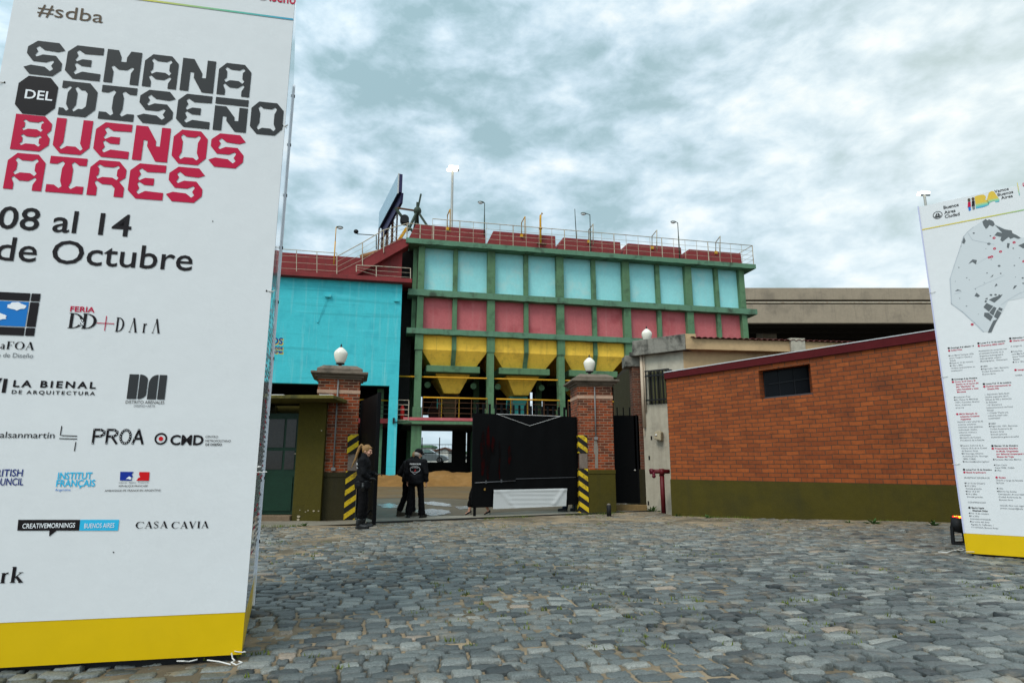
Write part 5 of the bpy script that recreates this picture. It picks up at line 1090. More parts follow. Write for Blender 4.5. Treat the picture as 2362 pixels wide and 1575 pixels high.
mb = MB(); mb.tube([(0.0, -0.02, zh - .09), (0.0, -0.02, zh + 0.075)], 0.075, 12); mb.tube([(-0.07, -.01, zh - .1), (0, 0, zh - .13)], .03, 8); mb.build('tee_joint', m_fr, st)
# stub bollard
g = G(1405, 1190); t = thing('bollard', 'short black bollard on the cobbles in front of the right gate pier', 'bollard', g, 0)
MB().lathe([(0.062, -0.03), (0.062, 0.27), (0.05, 0.285)], (0, 0, 0), 14).build('post', m_iron, t); MB().lathe([(0.05, 0.28), (0.045, 0.31), (0.02, 0.325)], (0, 0, 0), 14).build('cap', mat('worn_cap', (0.15, 0.13, 0.11), rough=.7), t)
# ================================================================== THE TWO PRINTED TOWERS
def flat(name, rgb, rough=0.4, spec=0.12): return mat(name, rgb, rough=rough, var=0.0, bump=0.0, spec=spec)
m_vinyl = mat('white_vinyl', (0.64, 0.64, 0.64), rough=0.25, var=0.03, scale=0.8, bump=0.35, bscale=1.6, spec=0.2)
m_vyel = mat('yellow_vinyl', (0.62, 0.40, 0.003), rough=0.3, var=0.05, scale=0.7, bump=0.05, bscale=2)
k_blk = flat('ink_black', (0.012, 0.009, 0.010)); k_char = flat('ink_charcoal', (0.035, 0.036, 0.037)); k_mag = flat('ink_crimson', (0.46, 0.006, 0.045)); k_gry = flat('ink_grey', (0.16, 0.17, 0.18))
k_nav = flat('ink_navy', (0.008, 0.02, 0.16)); k_cya = flat('ink_cyan', (0.03, 0.42, 0.66)); k_sky = flat('ink_blue', (0.012, 0.16, 0.48)); k_red = flat('ink_red', (0.55, 0.008, 0.012)); k_wht = flat('ink_white', (0.75, 0.75, 0.76)); k_brn = flat('ink_brown', (0.09, 0.06, 0.035)); k_lgr = flat('ink_pale_grey', (0.42, 0.45, 0.48))
k_frb = flat('ink_royal_blue', (0.01, 0.03, 0.26))
def grad_mat(name, stops):
    m = bpy.data.materials.new(name); m.use_nodes = True; t = m.node_tree; b = t.nodes['Principled BSDF']; uv = t.nodes.new('ShaderNodeUVMap'); se = t.nodes.new('ShaderNodeSeparateXYZ'); r = t.nodes.new('ShaderNodeValToRGB')
    t.links.new(uv.outputs[0], se.inputs[0]); t.links.new(se.outputs[0], r.inputs[0]); t.links.new(r.outputs[0], b.inputs['Base Color']); b.inputs['Roughness'].default_value = 0.25
    e = r.color_ramp.elements
    while len(e) < len(stops): e.new(0.5)
    for el, (p, c) in zip(e, stops): el.position = p; el.color = (*c, 1)
    return m
k_grad = grad_mat('ink_rainbow', [(0, (0.62, 0.45, 0.02)), (0.45, (0.55, 0.48, 0.03)), (0.75, (0.10, 0.42, 0.25)), (1.0, (0.02, 0.28, 0.45))])
class Face:
    def __init__(s, root, A, B): s.root, s.A, s.B = root, A, B
    def P(s, px, py): q = local(s.root, onp(px, py, s.A, s.B)); return (q.x, q.z)
    def flat(s, name, polys, m, y=-0.004, holes=None, uv=None):
        """polys in (s,z)"""
        mb = MB()
        for p in polys:
            v, f = filled([p] if not isinstance(p[0], list) else p); mb.add([(a, y, b) for a, b in v], f)
        return mb.build(name, m, s.root)
    def px(s, pts): return [s.P(*q) for q in pts]
    def text(s, name, body, pl, pr_, cap, m, bold=0.0, spacing=1.0, y=-0.004, glyph=None, parent=None):
        (s0, za), (s1, zb) = s.P(*pl), s.P(*pr_); z = (za + zb) / 2; pm = ((pl[0] + pr_[0]) / 2, (pl[1] + pr_[1]) / 2); h = s.P(pm[0], pm[1] - cap)[1] - s.P(*pm)[1]
        return s.text_sz(name, body, s0, s1, z, h, m, bold, spacing, y, glyph, parent)
    def text_sz(s, name, body, s0, s1, z, h, m, bold=0.0, spacing=1.0, y=-0.004, glyph=None, parent=None):
        v, f = (glyph or glyphs)(body, bold, spacing) if glyph is None else glyph(body, spacing)
        x0, x1 = min(p[0] for p in v), max(p[0] for p in v); cap = 0.729 if glyph is None else 1.0
        k = (s1 - s0) / (x1 - x0) if s1 is not None else h / cap
        mb = MB(); mb.add([(s0 + (p[0] - x0) * k, y, z + p[1] * h / cap) for p in v], f)
        return mb.build(name, m, parent or s.root)
# serif capitals drawn as strokes, thick and thin
def serif(body, spacing=1.0):
    polys = []; x = 0.0
    def rib(pts):
        L_, R2 = [], []
        for i, (a, b, w) in enumerate(pts):
            p0 = pts[max(0, i - 1)]; p1 = pts[min(len(pts) - 1, i + 1)]; dx, dy = p1[0] - p0[0], p1[1] - p0[1]; l = hypot(dx, dy) or 1; L_.append((a - dy / l * w / 2, b + dx / l * w / 2)); R2.append((a + dy / l * w / 2, b - dx / l * w / 2))
        return L_ + R2[::-1]
    T, t = 0.17, 0.045
    def srf(cx, yb, w=0.13): return [(cx - w, yb), (cx + w, yb), (cx + w, yb + 0.04), (cx - w, yb + 0.04)]
    for ch in body:
        g = []; w = 0.3
        if ch == 'C': w = 0.78; g = [rib([(0.42 + 0.38 * cos(a), 0.5 + 0.47 * sin(a), t + (T - t) * max(0, -cos(a)) ** 1.2) for a in np.linspace(0.75, 2 * pi - 0.75, 24)]), [(0.68, 0.98), (0.73, 0.98), (0.73, 0.70), (0.68, 0.76)]]
        elif ch == 'O': w = 0.86; g = [[[(0.43 + 0.42 * cos(a), 0.5 + 0.5 * sin(a)) for a in np.linspace(0, 2 * pi, 33)[:-1]], [(0.43 + 0.26 * cos(a), 0.5 + 0.455 * sin(a)) for a in np.linspace(0, 2 * pi, 33)[:-1]]]]
        elif ch in 'AΛ': w = 0.80; g = [rib([(0.1, 0, t), (0.40, 1, t)]), rib([(0.37, 1, T), (0.68, 0, T)])] + ([rib([(0.20, 0.34, t), (0.55, 0.34, t)])] if ch == 'A' else []) + [srf(0.1, 0, .1), srf(0.68, 0, .13)]
        elif ch == 'V': w = 0.78; g = [rib([(0.1, 1, T), (0.40, 0, T)]), rib([(0.38, 0, t), (0.66, 1, t)]), srf(0.1, .96, .13), srf(0.66, .96, .1)]
        elif ch == 'I': w = 0.32; g = [rib([(0.15, 0, T), (0.15, 1, T)]), srf(.15, 0, .15), srf(.15, .96, .15)]
        elif ch == 'F': w = 0.66; g = [rib([(0.17, 0, T), (0.17, 1, T)]), srf(.17, 0, .15), [(0.02, .96), (.62, .96), (.62, 1), (.02, 1)], [(0.57, .72), (.62, .72), (.62, 1), (.57, 1)], [(.2, .49), (.46, .49), (.46, .535), (.2, .535)], [(.43, .4), (.46, .4), (.46, .62), (.43, .62)]]
        elif ch == 'D': w = 0.80; g = [rib([(0.16, 0, T), (0.16, 1, T)]), rib([(0.16 + 0.55 * sin(a) ** 0.9, 0.5 + 0.478 * cos(a), t + (T - t) * sin(a) ** 2) for a in np.linspace(0.0, pi, 20)]), srf(.13, 0, .12), srf(.13, .96, .12)]
        elif ch == 'S': w = 0.58; g = [rib([(0.27 + 0.21 * cos(a), 0.75 + 0.22 * sin(a), t + 0.02) for a in np.linspace(0.5, pi, 10)] + [(0.10, 0.68, 0.10), (0.27, 0.52, T), (0.44, 0.36, 0.11)] + [(0.27 + 0.2 * cos(a), 0.25 + 0.22 * sin(a), t + 0.02) for a in np.linspace(0, -pi + 0.5, 10)]), [(.42, .98), (.46, .98), (.46, .72), (.42, .76)], [(.06, .02), (.1, .02), (.1, .26), (.06, .3)]]
        elif ch == 'r': w = 0.42; g = [rib([(0.14, 0, T * .9), (0.14, 0.62, T * .9)]), srf(.14, 0, .13), [(.02, .6), (.2, .6), (.2, .64), (.02, .62)], rib([(0.18, 0.46, t), (0.27, 0.60, 0.07), (0.36, 0.60, 0.13)])]
        elif ch == 'k': w = 0.66; g = [rib([(0.14, 0, T), (0.14, 1, T)]), srf(.14, 0, .13), [(.0, .96), (.2, .96), (.2, 1), (.0, .98)], rib([(0.2, 0.3, t), (0.5, 0.62, t)]), rib([(0.28, 0.38, T * .8), (0.55, 0.02, T)]), srf(.53, 0, .12), srf(.48, .6, .11)]
        elif ch == 'a': w = 0.5; g = [rib([(0.36, 0, T * .8), (0.36, 0.5, T * .7), (0.3, .62, .07), (0.12, .56, .09)]), rib([(0.36, 0.38, t), (.16, .3, .08), (.1, .15, .12), (.2, .03, .06), (.36, .1, t)])]
        for p in g: polys.append([[(a + x, b) for a, b in q] for q in p] if isinstance(p[0], list) else [(a + x, b) for a, b in p])
        x += (w + 0.06) * 1.0 + (spacing - 1)
    V, Fs = [], []
    for p in polys:
        v, f = filled(p if isinstance(p[0], list) else [p]); o = len(V); V += v; Fs += [tuple(i + o for i in q) for q in f]
    return V, Fs
# the angular display alphabet of the headline
def bone(x0, y0, x1, y1, e=0.07, m=0.07):
    h, w = y1 - y0, x1 - x0
    return [(x0, y0 + e), (x0 + e * .8, y0), (x0 + 0.28 * w, y0 + m), (x1 - 0.28 * w, y0 + m), (x1 - e * .8, y0), (x1, y0 + e), (x1 - m, y0 + 0.3 * h), (x1 - m, y1 - 0.3 * h), (x1, y1 - e), (x1 - e * .8, y1), (x1 - 0.28 * w, y1 - m), (x0 + 0.28 * w, y1 - m), (x0 + e * .8, y1), (x0, y1 - e), (x0 + m, y1 - 0.3 * h), (x0 + m, y0 + 0.3 * h)]
OCT = [(0.22, 0), (0.78, 0), (1, 0.22), (1, 0.78), (0.78, 1), (0.22, 1), (0, 0.78), (0, 0.22)]
DISP = {
 'S': [[(.24, 1), (.84, 1), (1.03, .80), (.84, .73), (.46, .75), (.30, .86), (.22, .79), (.29, .70), (.22, .57), (.28, .53), (.44, .61), (.80, .61), (1, .40), (1, .2), (.79, 0), (.16, 0), (-.03, .19), (.16, .27), (.54, .25), (.70, .14), (.78, .21), (.71, .30), (.78, .43), (.72, .47), (.56, .39), (.20, .39), (0, .60), (0, .8)]],
 'E': [[(.24, 1), (1, 1), (1, .79), (.48, .77), (.31, .87), (.24, .81), (.31, .70), (.24, .57), (.29, .52), (.44, .60), (.70, .60), (.70, .40), (.44, .40), (.29, .48), (.24, .43), (.31, .30), (.24, .19), (.31, .13), (.48, .23), (1, .21), (1, 0), (.24, 0), (0, .22), (0, .78)]],
 'M': [[(0, 0), (0, 1), (.32, 1), (.42, .80), (.42, .66), (.58, .66), (.58, .80), (.68, 1), (1, 1), (1, 0), (.75, 0), (.75, .34), (.83, .48), (.77, .53), (.62, .42), (.38, .42), (.23, .53), (.17, .48), (.25, .34), (.25, 0)]],
 'A': [[(0, 0), (0, .78), (.22, 1), (.78, 1), (1, .78), (1, 0), (.75, 0), (.75, .16), (.83, .31), (.78, .36), (.62, .25), (.38, .25), (.22, .36), (.17, .31), (.25, .16), (.25, 0)], bone(.19, .40, .81, .88)],
 'N': [[(0, 0), (0, 1), (.34, 1), (.62, .58), (.62, .44), (.74, .44), (.74, 1), (1, 1), (1, 0), (.66, 0), (.38, .42), (.38, .58), (.26, .60), (.26, 0)]],
 'D': [[(0, 1), (.76, 1), (1, .76), (1, .24), (.76, 0), (0, 0), (0, .21), (.12, .21), (.21, .13), (.27, .18), (.18, .33), (.18, .67), (.27, .82), (.21, .87), (.12, .79), (0, .79)], [(.36, .82), (.42, .87), (.53, .78), (.64, .78), (.73, .69), (.73, .31), (.64, .22), (.53, .22), (.42, .13), (.36, .18), (.45, .33), (.45, .67)]],
 'I': [[(0, 1), (1, 1), (1, .79), (.80, .79), (.66, .88), (.59, .82), (.65, .67), (.65, .33), (.59, .18), (.66, .12), (.80, .21), (1, .21), (1, 0), (0, 0), (0, .21), (.20, .21), (.34, .12), (.41, .18), (.35, .33), (.35, .67), (.41, .82), (.34, .88), (.20, .79), (0, .79)]],
 'O': [OCT, bone(.21, .13, .79, .87)],
 'B': [[(0, 0), (0, 1), (.78, 1), (1, .80), (1, .62), (.90, .5), (1, .38), (1, .2), (.78, 0)], bone(.22, .55, .78, .87, .06, .06), bone(.22, .13, .78, .45, .06, .06)],
 'U': [[(0, 1), (.27, 1), (.27, .32), (.18, .17), (.24, .12), (.38, .22), (.62, .22), (.76, .12), (.82, .17), (.73, .32), (.73, 1), (1, 1), (1, .22), (.78, 0), (.22, 0), (0, .22)]],
 'R': [[(0, 0), (0, .78), (.22, 1), (.78, 1), (1, .78), (1, .56), (.84, .43), (1, .27), (1, 0), (.74, 0), (.74, .24), (.64, .33), (.38, .33), (.22, .42), (.17, .37), (.26, .22), (.26, 0)], bone(.19, .47, .81, .88, .06, .06)],
}
DISP['Ñ'] = [[(a, b * 0.74) for a, b in DISP['N'][0]], [(0, .80), (1, .80), (1, 1), (0, 1)]]

# ---- left tower
A, B = G(557, 1521), G(0, 1553); dL = (A - B).normalized(); FL = onp(14, 95, A, B); FL.z = 0
lt = thing('banner_tower', 'tall white event tower with big angular lettering and a yellow foot, nearest on the left', 'banner tower', FL, atan2(dL.y, dL.x), 'printed event towers')
lf = Face(lt, A, B); wL = (Vector((A.x, A.y, 0)) - FL).length; BK = local(lt, G(582, 1403)); HT = local(lt, onp(691, 40, A, B)).z + 0.36
zy = (lf.P(0, 1434)[1] + lf.P(560, 1413)[1]) / 2
foot = [(0, 0), (wL, 0), (BK.x, BK.y), (BK.x - wL, BK.y)]
MB().prism(foot, zy, HT).build('print_panel', m_vinyl, lt); MB().prism([(0.003, 0.003), (wL - 0.003, 0.003), (BK.x - .003, BK.y), (BK.x - wL + .003, BK.y)], 0.035, zy).build('yellow_foot', m_vyel, lt)
MB().prism([(0.05, 0.05), (wL - 0.05, 0.05), (BK.x - .05, BK.y - .05), (BK.x - wL + .05, BK.y - .05)], -0.03, 0.036).build('base_frame', m_iron, lt)
mb = MB(); mb.box(BK.x - 0.006, BK.x + 0.016, BK.y - 0.02, BK.y + 0.012, 0.03, HT + 0.02); 
mb.build('edge_trim', mat('aluminium', (0.7, 0.72, 0.76), rough=0.4, metallic=0.0, var=0.1, bump=0), lt)
mb = MB()
for k in range(9): z = 0.6 + k * 0.6; mb.box(BK.x + 0.016, BK.x + .024, BK.y - .02, BK.y - .005, z, z + 0.03)
mb.build('rivet', m_iron, lt)
# side face: glossy print
sd = (BK - Vector((wL, 0, 0))); sl_ = sd.xy.length; sdn = sd.normalized(); sn_ = Vector((sdn.y, -sdn.x, 0))
mb = MB(); q_ = [Vector((wL, 0, 0)) + sn_ * 0.0015, Vector((wL, 0, 0)) + sdn * (sl_ - 0.01) + sn_ * 0.0015]; mb.quad((q_[0].x, q_[0].y, zy), (q_[1].x, q_[1].y, zy), (q_[1].x, q_[1].y, HT - .01), (q_[0].x, q_[0].y, HT - .01)); mb.build('side_panel', mat('glossy_vinyl', (0.62, 0.63, 0.65), rough=0.07, var=0.02, bump=0.03, bscale=2.0, spec=0.6, coat=0.6), lt)
mb = MB(); mr = MB()
for c in range(4):
    z = 3.1
    while z > 0.62:
        w = random.uniform(0.5, 1.0) * 0.30; tgt = mr if random.random() < 0.16 else mb
        p0 = Vector((wL, 0, 0)) + sdn * (0.12 + c * 0.36) + sn_ * 0.004; p1 = p0 + sdn * w
        tgt.quad((p0.x, p0.y, z), (p1.x, p1.y, z), (p1.x, p1.y, z + 0.02), (p0.x, p0.y, z + 0.02)); z -= 0.045 if random.random() > 0.15 else 0.13
mb.build('side_print', k_gry, lt); mr.build('side_print', k_mag, lt)
# headline on its letter grid
sA, z1a = lf.P(76.5, 159); 
r1t = (lf.P(87, 83)[1] + lf.P(526, 158)[1]) / 2; r1b = (lf.P(76.5, 160)[1] + lf.P(572, 237)[1]) / 2
s_first = lf.P(63, 122)[0]; s_last = lf.P(577, 198)[0]; cell = (s_last - s_first) / (6 - 0.1); lw = cell * 0.905
r4b = (lf.P(8, 427)[1] + lf.P(440, 476)[1]) / 2; pitch = (r1b - r4b) / 3; hL = r1t - r1b
def headline(word, row, c0, m, name):
    mb = MB(); zb = r1b - row * pitch
    for i, ch in enumerate(word):
        v, f = filled(DISP[ch]); x = s_first + (c0 + i) * cell; mb.add([(x + a * lw, -0.004, zb + b * hL) for a, b in v], f)
    return mb.build(name, m, lt)
headline('SEMANA', 0, 0, k_char, 'headline_word'); headline('DISEÑO', 1, 1, k_char, 'headline_word'); headline('BUENOS', 2, 0, k_mag, 'headline_word'); headline('AIRES', 3, 0, k_mag, 'headline_word')
zb = r1b - pitch; bdg = lf.flat('badge', [[(s_first - .02 + a * lw * 1.08, zb - 0.02 + b * hL * 1.1) for a, b in OCT]], k_blk)
lf.text_sz('badge_text', 'DEL', s_first + lw * 0.15, s_first + lw * 0.90, zb + hL * 0.37, hL * 0.27, k_wht, 0.015, 1.0, -0.007, None, bdg).parent = bdg
lf.text('hashtag', '#sdba', (86, 32), (236.5, 58), 30, k_brn, 0.0)  # brown tint holds the warm glare; the letters themselves are dark grey
# stripe over the head and the crimson word above it
pa_, pb_ = lf.P(400, 0), lf.P(690, 57); sz = (pa_[1] + pb_[1]) / 2; mb = MB(); xs0 = 0.0
for k in range(24):
    u0, u1 = k / 24, (k + 1) / 24; mb.quad((wL * u0, -0.004, sz - 0.008), (wL * u1, -0.004, sz - 0.008), (wL * u1, -0.004, sz + 0.008), (wL * u0, -0.004, sz + 0.008), uv=[(u0, 0), (u1, 0), (u1, 1), (u0, 1)])
mb.build('rainbow_line', k_grad, lt)
q0, q1 = lf.P(600, -2), lf.P(682, 12); lf.text_sz('crimson_word', 'Diseño', q0[0], q1[0], (lf.P(621, 2)[1] + q1[1]) / 2 , (lf.P(650, -17)[1] - lf.P(650, 6)[1]), k_mag, 0.015)
lf.text('date_text', '08 al 14', (-6, 520), (300, 552), 53, k_blk, 0.010); lf.text('date_text', 'de Octubre', (-10, 592), (442, 632), 56, k_blk, 0.006)
# sponsor marks
def rectpx(x0, y0, x1, y1): (a, z1_), (b, z0_) = lf.P(x0, y0), lf.P(x1, y1); return [(a, z0_), (b, z0_), (b, z1_), (a, z1_)]
def quadpx(*pts): return lf.px(pts)
sq = lf.px([(95, 678), (78.6, 775)]); zt_q, zb_q = sq[0][1], sq[1][1]; sr = (sq[0][0] + sq[1][0]) / 2; q = zt_q - zb_q; t_ = q * 0.185; g_ = q * 0.025; L_ = sr - q * 1.12
fr_ = []
for a, b in ((L_, L_ + t_), (L_ + t_ + g_, sr - t_ - g_), (sr - t_, sr)):
    for c, d in ((zb_q, zb_q + t_), (zb_q + t_ + g_, zt_q - t_ - g_), (zt_q - t_, zt_q)):
        if not (a > L_ + t_ / 2 and b < sr - t_ / 2 and c > zb_q + t_ / 2 and d < zt_q - t_ / 2): fr_.append([(a, c), (b, c), (b, d), (a, d)])
fo = lf.flat('window_logo', fr_, k_blk); ft = lf.flat('logo_sky', [[(L_ + t_ + g_, zb_q + t_ + g_), (sr - t_ - g_, zb_q + t_ + g_), (sr - t_ - g_, zt_q - t_ - g_), (L_ + t_ + g_, zt_q - t_ - g_)]], k_sky)
ft.parent = fo
def cloud(cx, cz, w, h, n=26): return [(cx + w * cos(a) * (1 + .12 * sin(3 * a + cx * 40) + .10 * sin(7 * a)), cz + h * sin(a) * (1 + .15 * sin(4 * a + 1) + .12 * cos(9 * a))) for a in np.linspace(0, 2 * pi, n + 1)[:-1]]
W_ = sr - L_
c_ = lf.flat('logo_cloud', [cloud(sr - W_ * 0.40, zb_q + q * 0.68, W_ * 0.17, q * 0.085)], k_wht, -0.007); c_.parent = fo; c_ = lf.flat('logo_cloud', [cloud(sr - W_ * 0.72, zb_q + q * 0.42, W_ * 0.19, q * 0.08)], k_wht, -0.007); c_.parent = fo
lf.text('sponsor_name', 'Casa FOA'.replace('Casa ', 'aFOA')[:4], (0, 804), (79, 808), 18, k_blk, glyph=serif)
lf.text('sponsor_name', 'o de Diseño', (-7, 822), (76.5, 827), 11, k_gry, 0.0)
lf.text('sponsor_name', 'FERIA', (162, 717.5), (218, 721.6), 12.5, k_mag, 0.02); lf.text('sponsor_name', 'DD', (156, 757), (221, 759), 35, k_blk, glyph=serif, spacing=0.84)
lf.text('sponsor_name', '&', (182, 750), (195, 750), 14, k_wht, 0.0, y=-0.007)
c = lf.P(244, 746); r = lf.P(264, 746)[0] - c[0]; rz_ = lf.P(244, 729)[1] - c[1]; lf.flat('plus_mark', [[(c[0] - r, c[1] - .003), (c[0] + r, c[1] - .003), (c[0] + r, c[1] + .003), (c[0] - r, c[1] + .003)], [(c[0] - .003, c[1] - rz_), (c[0] + .003, c[1] - rz_), (c[0] + .003, c[1] + rz_), (c[0] - .003, c[1] + rz_)]], k_mag)
lf.text('sponsor_name', 'DΛrΛ', (265.5, 764), (369, 770), 33, k_blk, glyph=serif, spacing=1.42)
lf.text('sponsor_name', 'XV', (-70, 898), (1.5, 902.5), 30, k_blk, 0.03); lf.text('sponsor_name', 'I', (4.5, 903), (13.5, 903.8), 30, k_blk, 0.05)
lf.text('sponsor_name', 'LA BIENAL', (30.6, 889.5), (221, 898), 15.5, k_blk, 0.03, 1.35); lf.text('sponsor_name', 'DE ARQUITECTURA', (27.5, 905.5), (219, 913.5), 8.5, k_blk, 0.02, 1.35)
zA, zB = (lf.P(299, 862)[1] + lf.P(386, 866)[1]) / 2, (lf.P(293, 919)[1] + lf.P(380, 922)[1]) / 2; s0 = (lf.P(299, 862)[0] + lf.P(293, 919)[0]) / 2; s1 = (lf.P(386, 866)[0] + lf.P(380, 922)[0]) / 2; w = s1 - s0; h = zA - zB
D_ = [(0.28, 0), (0.28, 1)] + [(0.28 + 0.21 * sin(a), 0.5 + 0.5 * cos(a)) if False else (0.30 + 0.2 * min(1, 1.35 * sin(a)), 0.5 + 0.5 * cos(a)) for a in np.linspace(0.05, pi - 0.05, 14)]
A_ = [(0.53, 0)] + [(0.75 - 0.22 * cos(a), 0.62 + 0.38 * sin(a)) for a in np.linspace(0, pi / 2, 8)] + [(0.77, 1), (0.77, 0)]
lf.flat('district_logo', [[(s0 + a * w, zB + b * h) for a, b in p] for p in ([(0, 0), (.25, 0), (.25, 1), (0, 1)], D_, A_, [(.80, 0), (1, 0), (1, 1), (.80, 1)])], k_char)
lf.text('sponsor_name', 'DISTRITO ARENALES', (290, 929.5), (379, 932.5), 7.5, k_char); lf.text('sponsor_name', 'DISEÑO+ARTE', (309, 938), (357.5, 939.5), 5.5, k_gry)
v, f = glyphs('culturalsanmartín', 0.0); lf.text('sponsor_name', 'culturalsanmartín', (-68, 1007.5), (125.5, 1011.5), 15, k_blk)
def strokes(name, segs, w_, m, y=-0.004):
    mb = MB()
    for a, b in segs:
        a, b = Vector((*lf.P(*a), 0)), Vector((*lf.P(*b), 0)); d = (b - a).normalized(); n = Vector((-d.y, d.x, 0)) * w_ / 2; mb.add([(p.x, y, p.y) for p in (a - n, b - n, b + n, a + n)], [(0, 1, 2, 3)])
    return mb.build(name, m, lt)
strokes('bracket_logo', [((143, 982), (139.5, 1004)), ((142, 1004), (178.5, 1005.5)), ((137, 1011), (178.5, 1012)), ((175.5, 1019), (172, 1040))], 0.006, k_blk)
# PROA: thick line capitals with pale dots along the strokes
def proa():
    L4 = [(214.5, 1021), (328.7, 1023)]; (sa, za), (sb, zb_) = lf.P(*L4[0]), lf.P(*L4[1]); z = (za + zb_) / 2; h = lf.P(270, 991)[1] - lf.P(270, 1022)[1]; w_ = (sb - sa)
    let = {0: [[(0, 0), (0, 1), (.13, 1), (.20, .86), (.20, .66), (.13, .52), (0, .5)]], 1: [[(.27, 0), (.27, 1), (.40, 1), (.46, .86), (.46, .66), (.40, .52), (.27, .5)], [(.36, .5), (.47, 0)]], 2: [[(.64 + .10 * cos(a), .5 + .5 * sin(a)) for a in np.linspace(0, 2 * pi, 17)]], 3: [[(.80, 0), (.90, 1), (1, 0)], [(.83, .35), (.97, .35)]]}
    mb = MB(); md = MB()
    for k in let:
        for pl_ in let[k]:
            for a, b in zip(pl_[:-1], pl_[1:]):
                A2, B2 = Vector((sa + a[0] * w_, z + a[1] * h, 0)), Vector((sa + b[0] * w_, z + b[1] * h, 0)); d = (B2 - A2).normalized(); n = Vector((-d.y, d.x, 0)) * 0.0075; A3, B3 = A2 - d * .006, B2 + d * .006
                mb.add([(p.x, -0.004, p.y) for p in (A3 - n, B3 - n, B3 + n, A3 + n)], [(0, 1, 2, 3)])
                md.add([(A2.x + .003 * cos(t), -0.007, A2.y + .003 * sin(t)) for t in np.linspace(0, 2 * pi, 7)[:-1]], [tuple(range(6))])
    o = mb.build('sponsor_name', k_blk, lt); md.build('lamp_dots', k_wht, o)
proa()
def ring(c, r0, r1, n=32): o = [(c[0] + r1 * cos(a), c[1] + r1 * sin(a)) for a in np.linspace(0, 2 * pi, n + 1)[:-1]]; return [o, [(c[0] + r0 * cos(a), c[1] + r0 * sin(a)) for a in np.linspace(0, 2 * pi, n + 1)[:-1]]] if r0 else o
c = lf.P(371.4, 1011.5); r = lf.P(386, 1012)[0] - c[0]; o = lf.flat('target_logo', [ring(c, r * .72, r)], k_blk); p = lf.flat('target_centre', [ring(c, 0, r * .36)], k_red); p.parent = o
lf.text('sponsor_name', 'CMD', (392, 1024.7), (468.7, 1026), 23, k_blk, 0.028)
for y, t, b, xr2 in ((1009, 'CENTRO', 0, 503), (1018.6, 'METROPOLITANO', 0, 532.6), (1027, 'DE DISEÑO', .02, 512)): lf.text('sponsor_name', t, (474, y), (xr2, y + 1), 5.5, k_char, b)
lf.text('sponsor_name', 'BRITISH', (-22, 1097), (52, 1099), 17, k_nav, 0.01); lf.text('sponsor_name', 'COUNCIL', (-28, 1117.5), (53.5, 1119.5), 17, k_nav, 0.01)
lf.text('sponsor_name', 'INSTITUT', (133, 1104), (212, 1104.5), 16, k_cya, 0.02); lf.text('sponsor_name', 'FRANÇAIS', (129.4, 1121), (219, 1121.5), 16, k_cya, 0.02); lf.text('sponsor_name', 'Argentine', (127.5, 1131.4), (163, 1132), 6, k_sky)
fl = lf.flat('flag_blue', [lf.px([(278, 1087.5), (309, 1087.6), (304, 1094), (307, 1098), (303, 1103), (304.5, 1107.8), (277, 1107.6)])], k_frb); lf.flat('flag_red', [lf.px([(322, 1088), (345.5, 1088.2), (344, 1108.2), (315, 1108), (319, 1102), (324, 1100), (321, 1094)])], k_red)
lf.flat('flag_face', [lf.px([(291, 1104), (299, 1098), (304, 1101), (302, 1106), (297, 1104)])], k_wht, -0.007)
lf.text('sponsor_name', 'Liberté · Égalité · Fraternité', (275, 1113.5), (343, 1114), 3.6, k_gry); lf.text('sponsor_name', 'RÉPUBLIQUE FRANÇAISE', (274.5, 1122), (341, 1122.4), 4.2, k_blk); lf.text('sponsor_name', 'AMBASSADE DE FRANCE EN ARGENTINE', (242, 1132.5), (370.6, 1133), 4.6, k_blk)
cb = lf.flat('speech_label', [lf.px([(43, 1198), (185.5, 1198), (183, 1222.8), (131, 1222.8), (114, 1236.5), (114.5, 1222.8), (40.5, 1222.8)])], k_blk); lf.flat('city_label', [lf.px([(186, 1198), (275.5, 1198), (272.5, 1222.8), (183.6, 1222.8)])], k_cya)
o = lf.text('label_text', 'CREATIVEMORNINGS', (52.5, 1216.5), (173.5, 1217), 11.5, k_wht, 0.01, y=-0.007); o.parent = cb; lf.text('label_text', 'BUENOS AIRES', (195, 1216.5), (264, 1217), 11.5, k_wht, 0.0, y=-0.007)
lf.text('sponsor_name', 'CASA CAVIA'[:4], (312.6, 1217.7), (387, 1217.7), 15.7, k_blk, glyph=serif, spacing=1.03); lf.text('sponsor_name', 'CAVIA', (395, 1217.7), (481.6, 1217.7), 15.7, k_blk, glyph=serif, spacing=1.03)
lf.text('sponsor_name', 'rk', (0, 1342), (53.5, 1344.5), 37, k_blk, glyph=serif)
# cable ties through the vinyl, small scuffs
for px, py in ((9, 191), (655, 291), (617, 671), (595, 1075), (607, 1087), (541, 1501)):
    c = lf.P(px, py); mb = MB(); s_ = 1 if px > 300 else -1; e = wL if s_ > 0 else 0; mb.tube([(c[0], 0.0, c[1]), (c[0] + s_ * 0.03, -0.012, c[1] - .003), (e + s_ * 0.006, -0.006, c[1] - 0.008), (e + s_ * .012, 0.02, c[1] - 0.008)], 0.0035, 5); mb.tube([(e, -.008, c[1] - .008), (e + s_ * 0.03, -.03, c[1] - .0)], .003, 5); mb.build('cable_tie', m_white, lt)
mb = MB()
for px, py, r_ in ((491, 511, .004), (11, 191, .006), (652, 291, .006), (615, 671, .006), (262, 1273, .004)): c = lf.P(px, py); mb.add([(c[0] + r_ * cos(a), -0.003, c[1] + r_ * 1.4 * sin(a)) for a in np.linspace(0, 2 * pi, 9)[:-1]], [tuple(range(8))])
mb.build('eyelet_hole', m_dark, lt)
mb = MB()
def gpath(pts, z=0.012): return [Vector((G(a, b).x, G(a, b).y, z + .006 * sin(i * 2.2))) for i, (a, b) in enumerate(pts)]
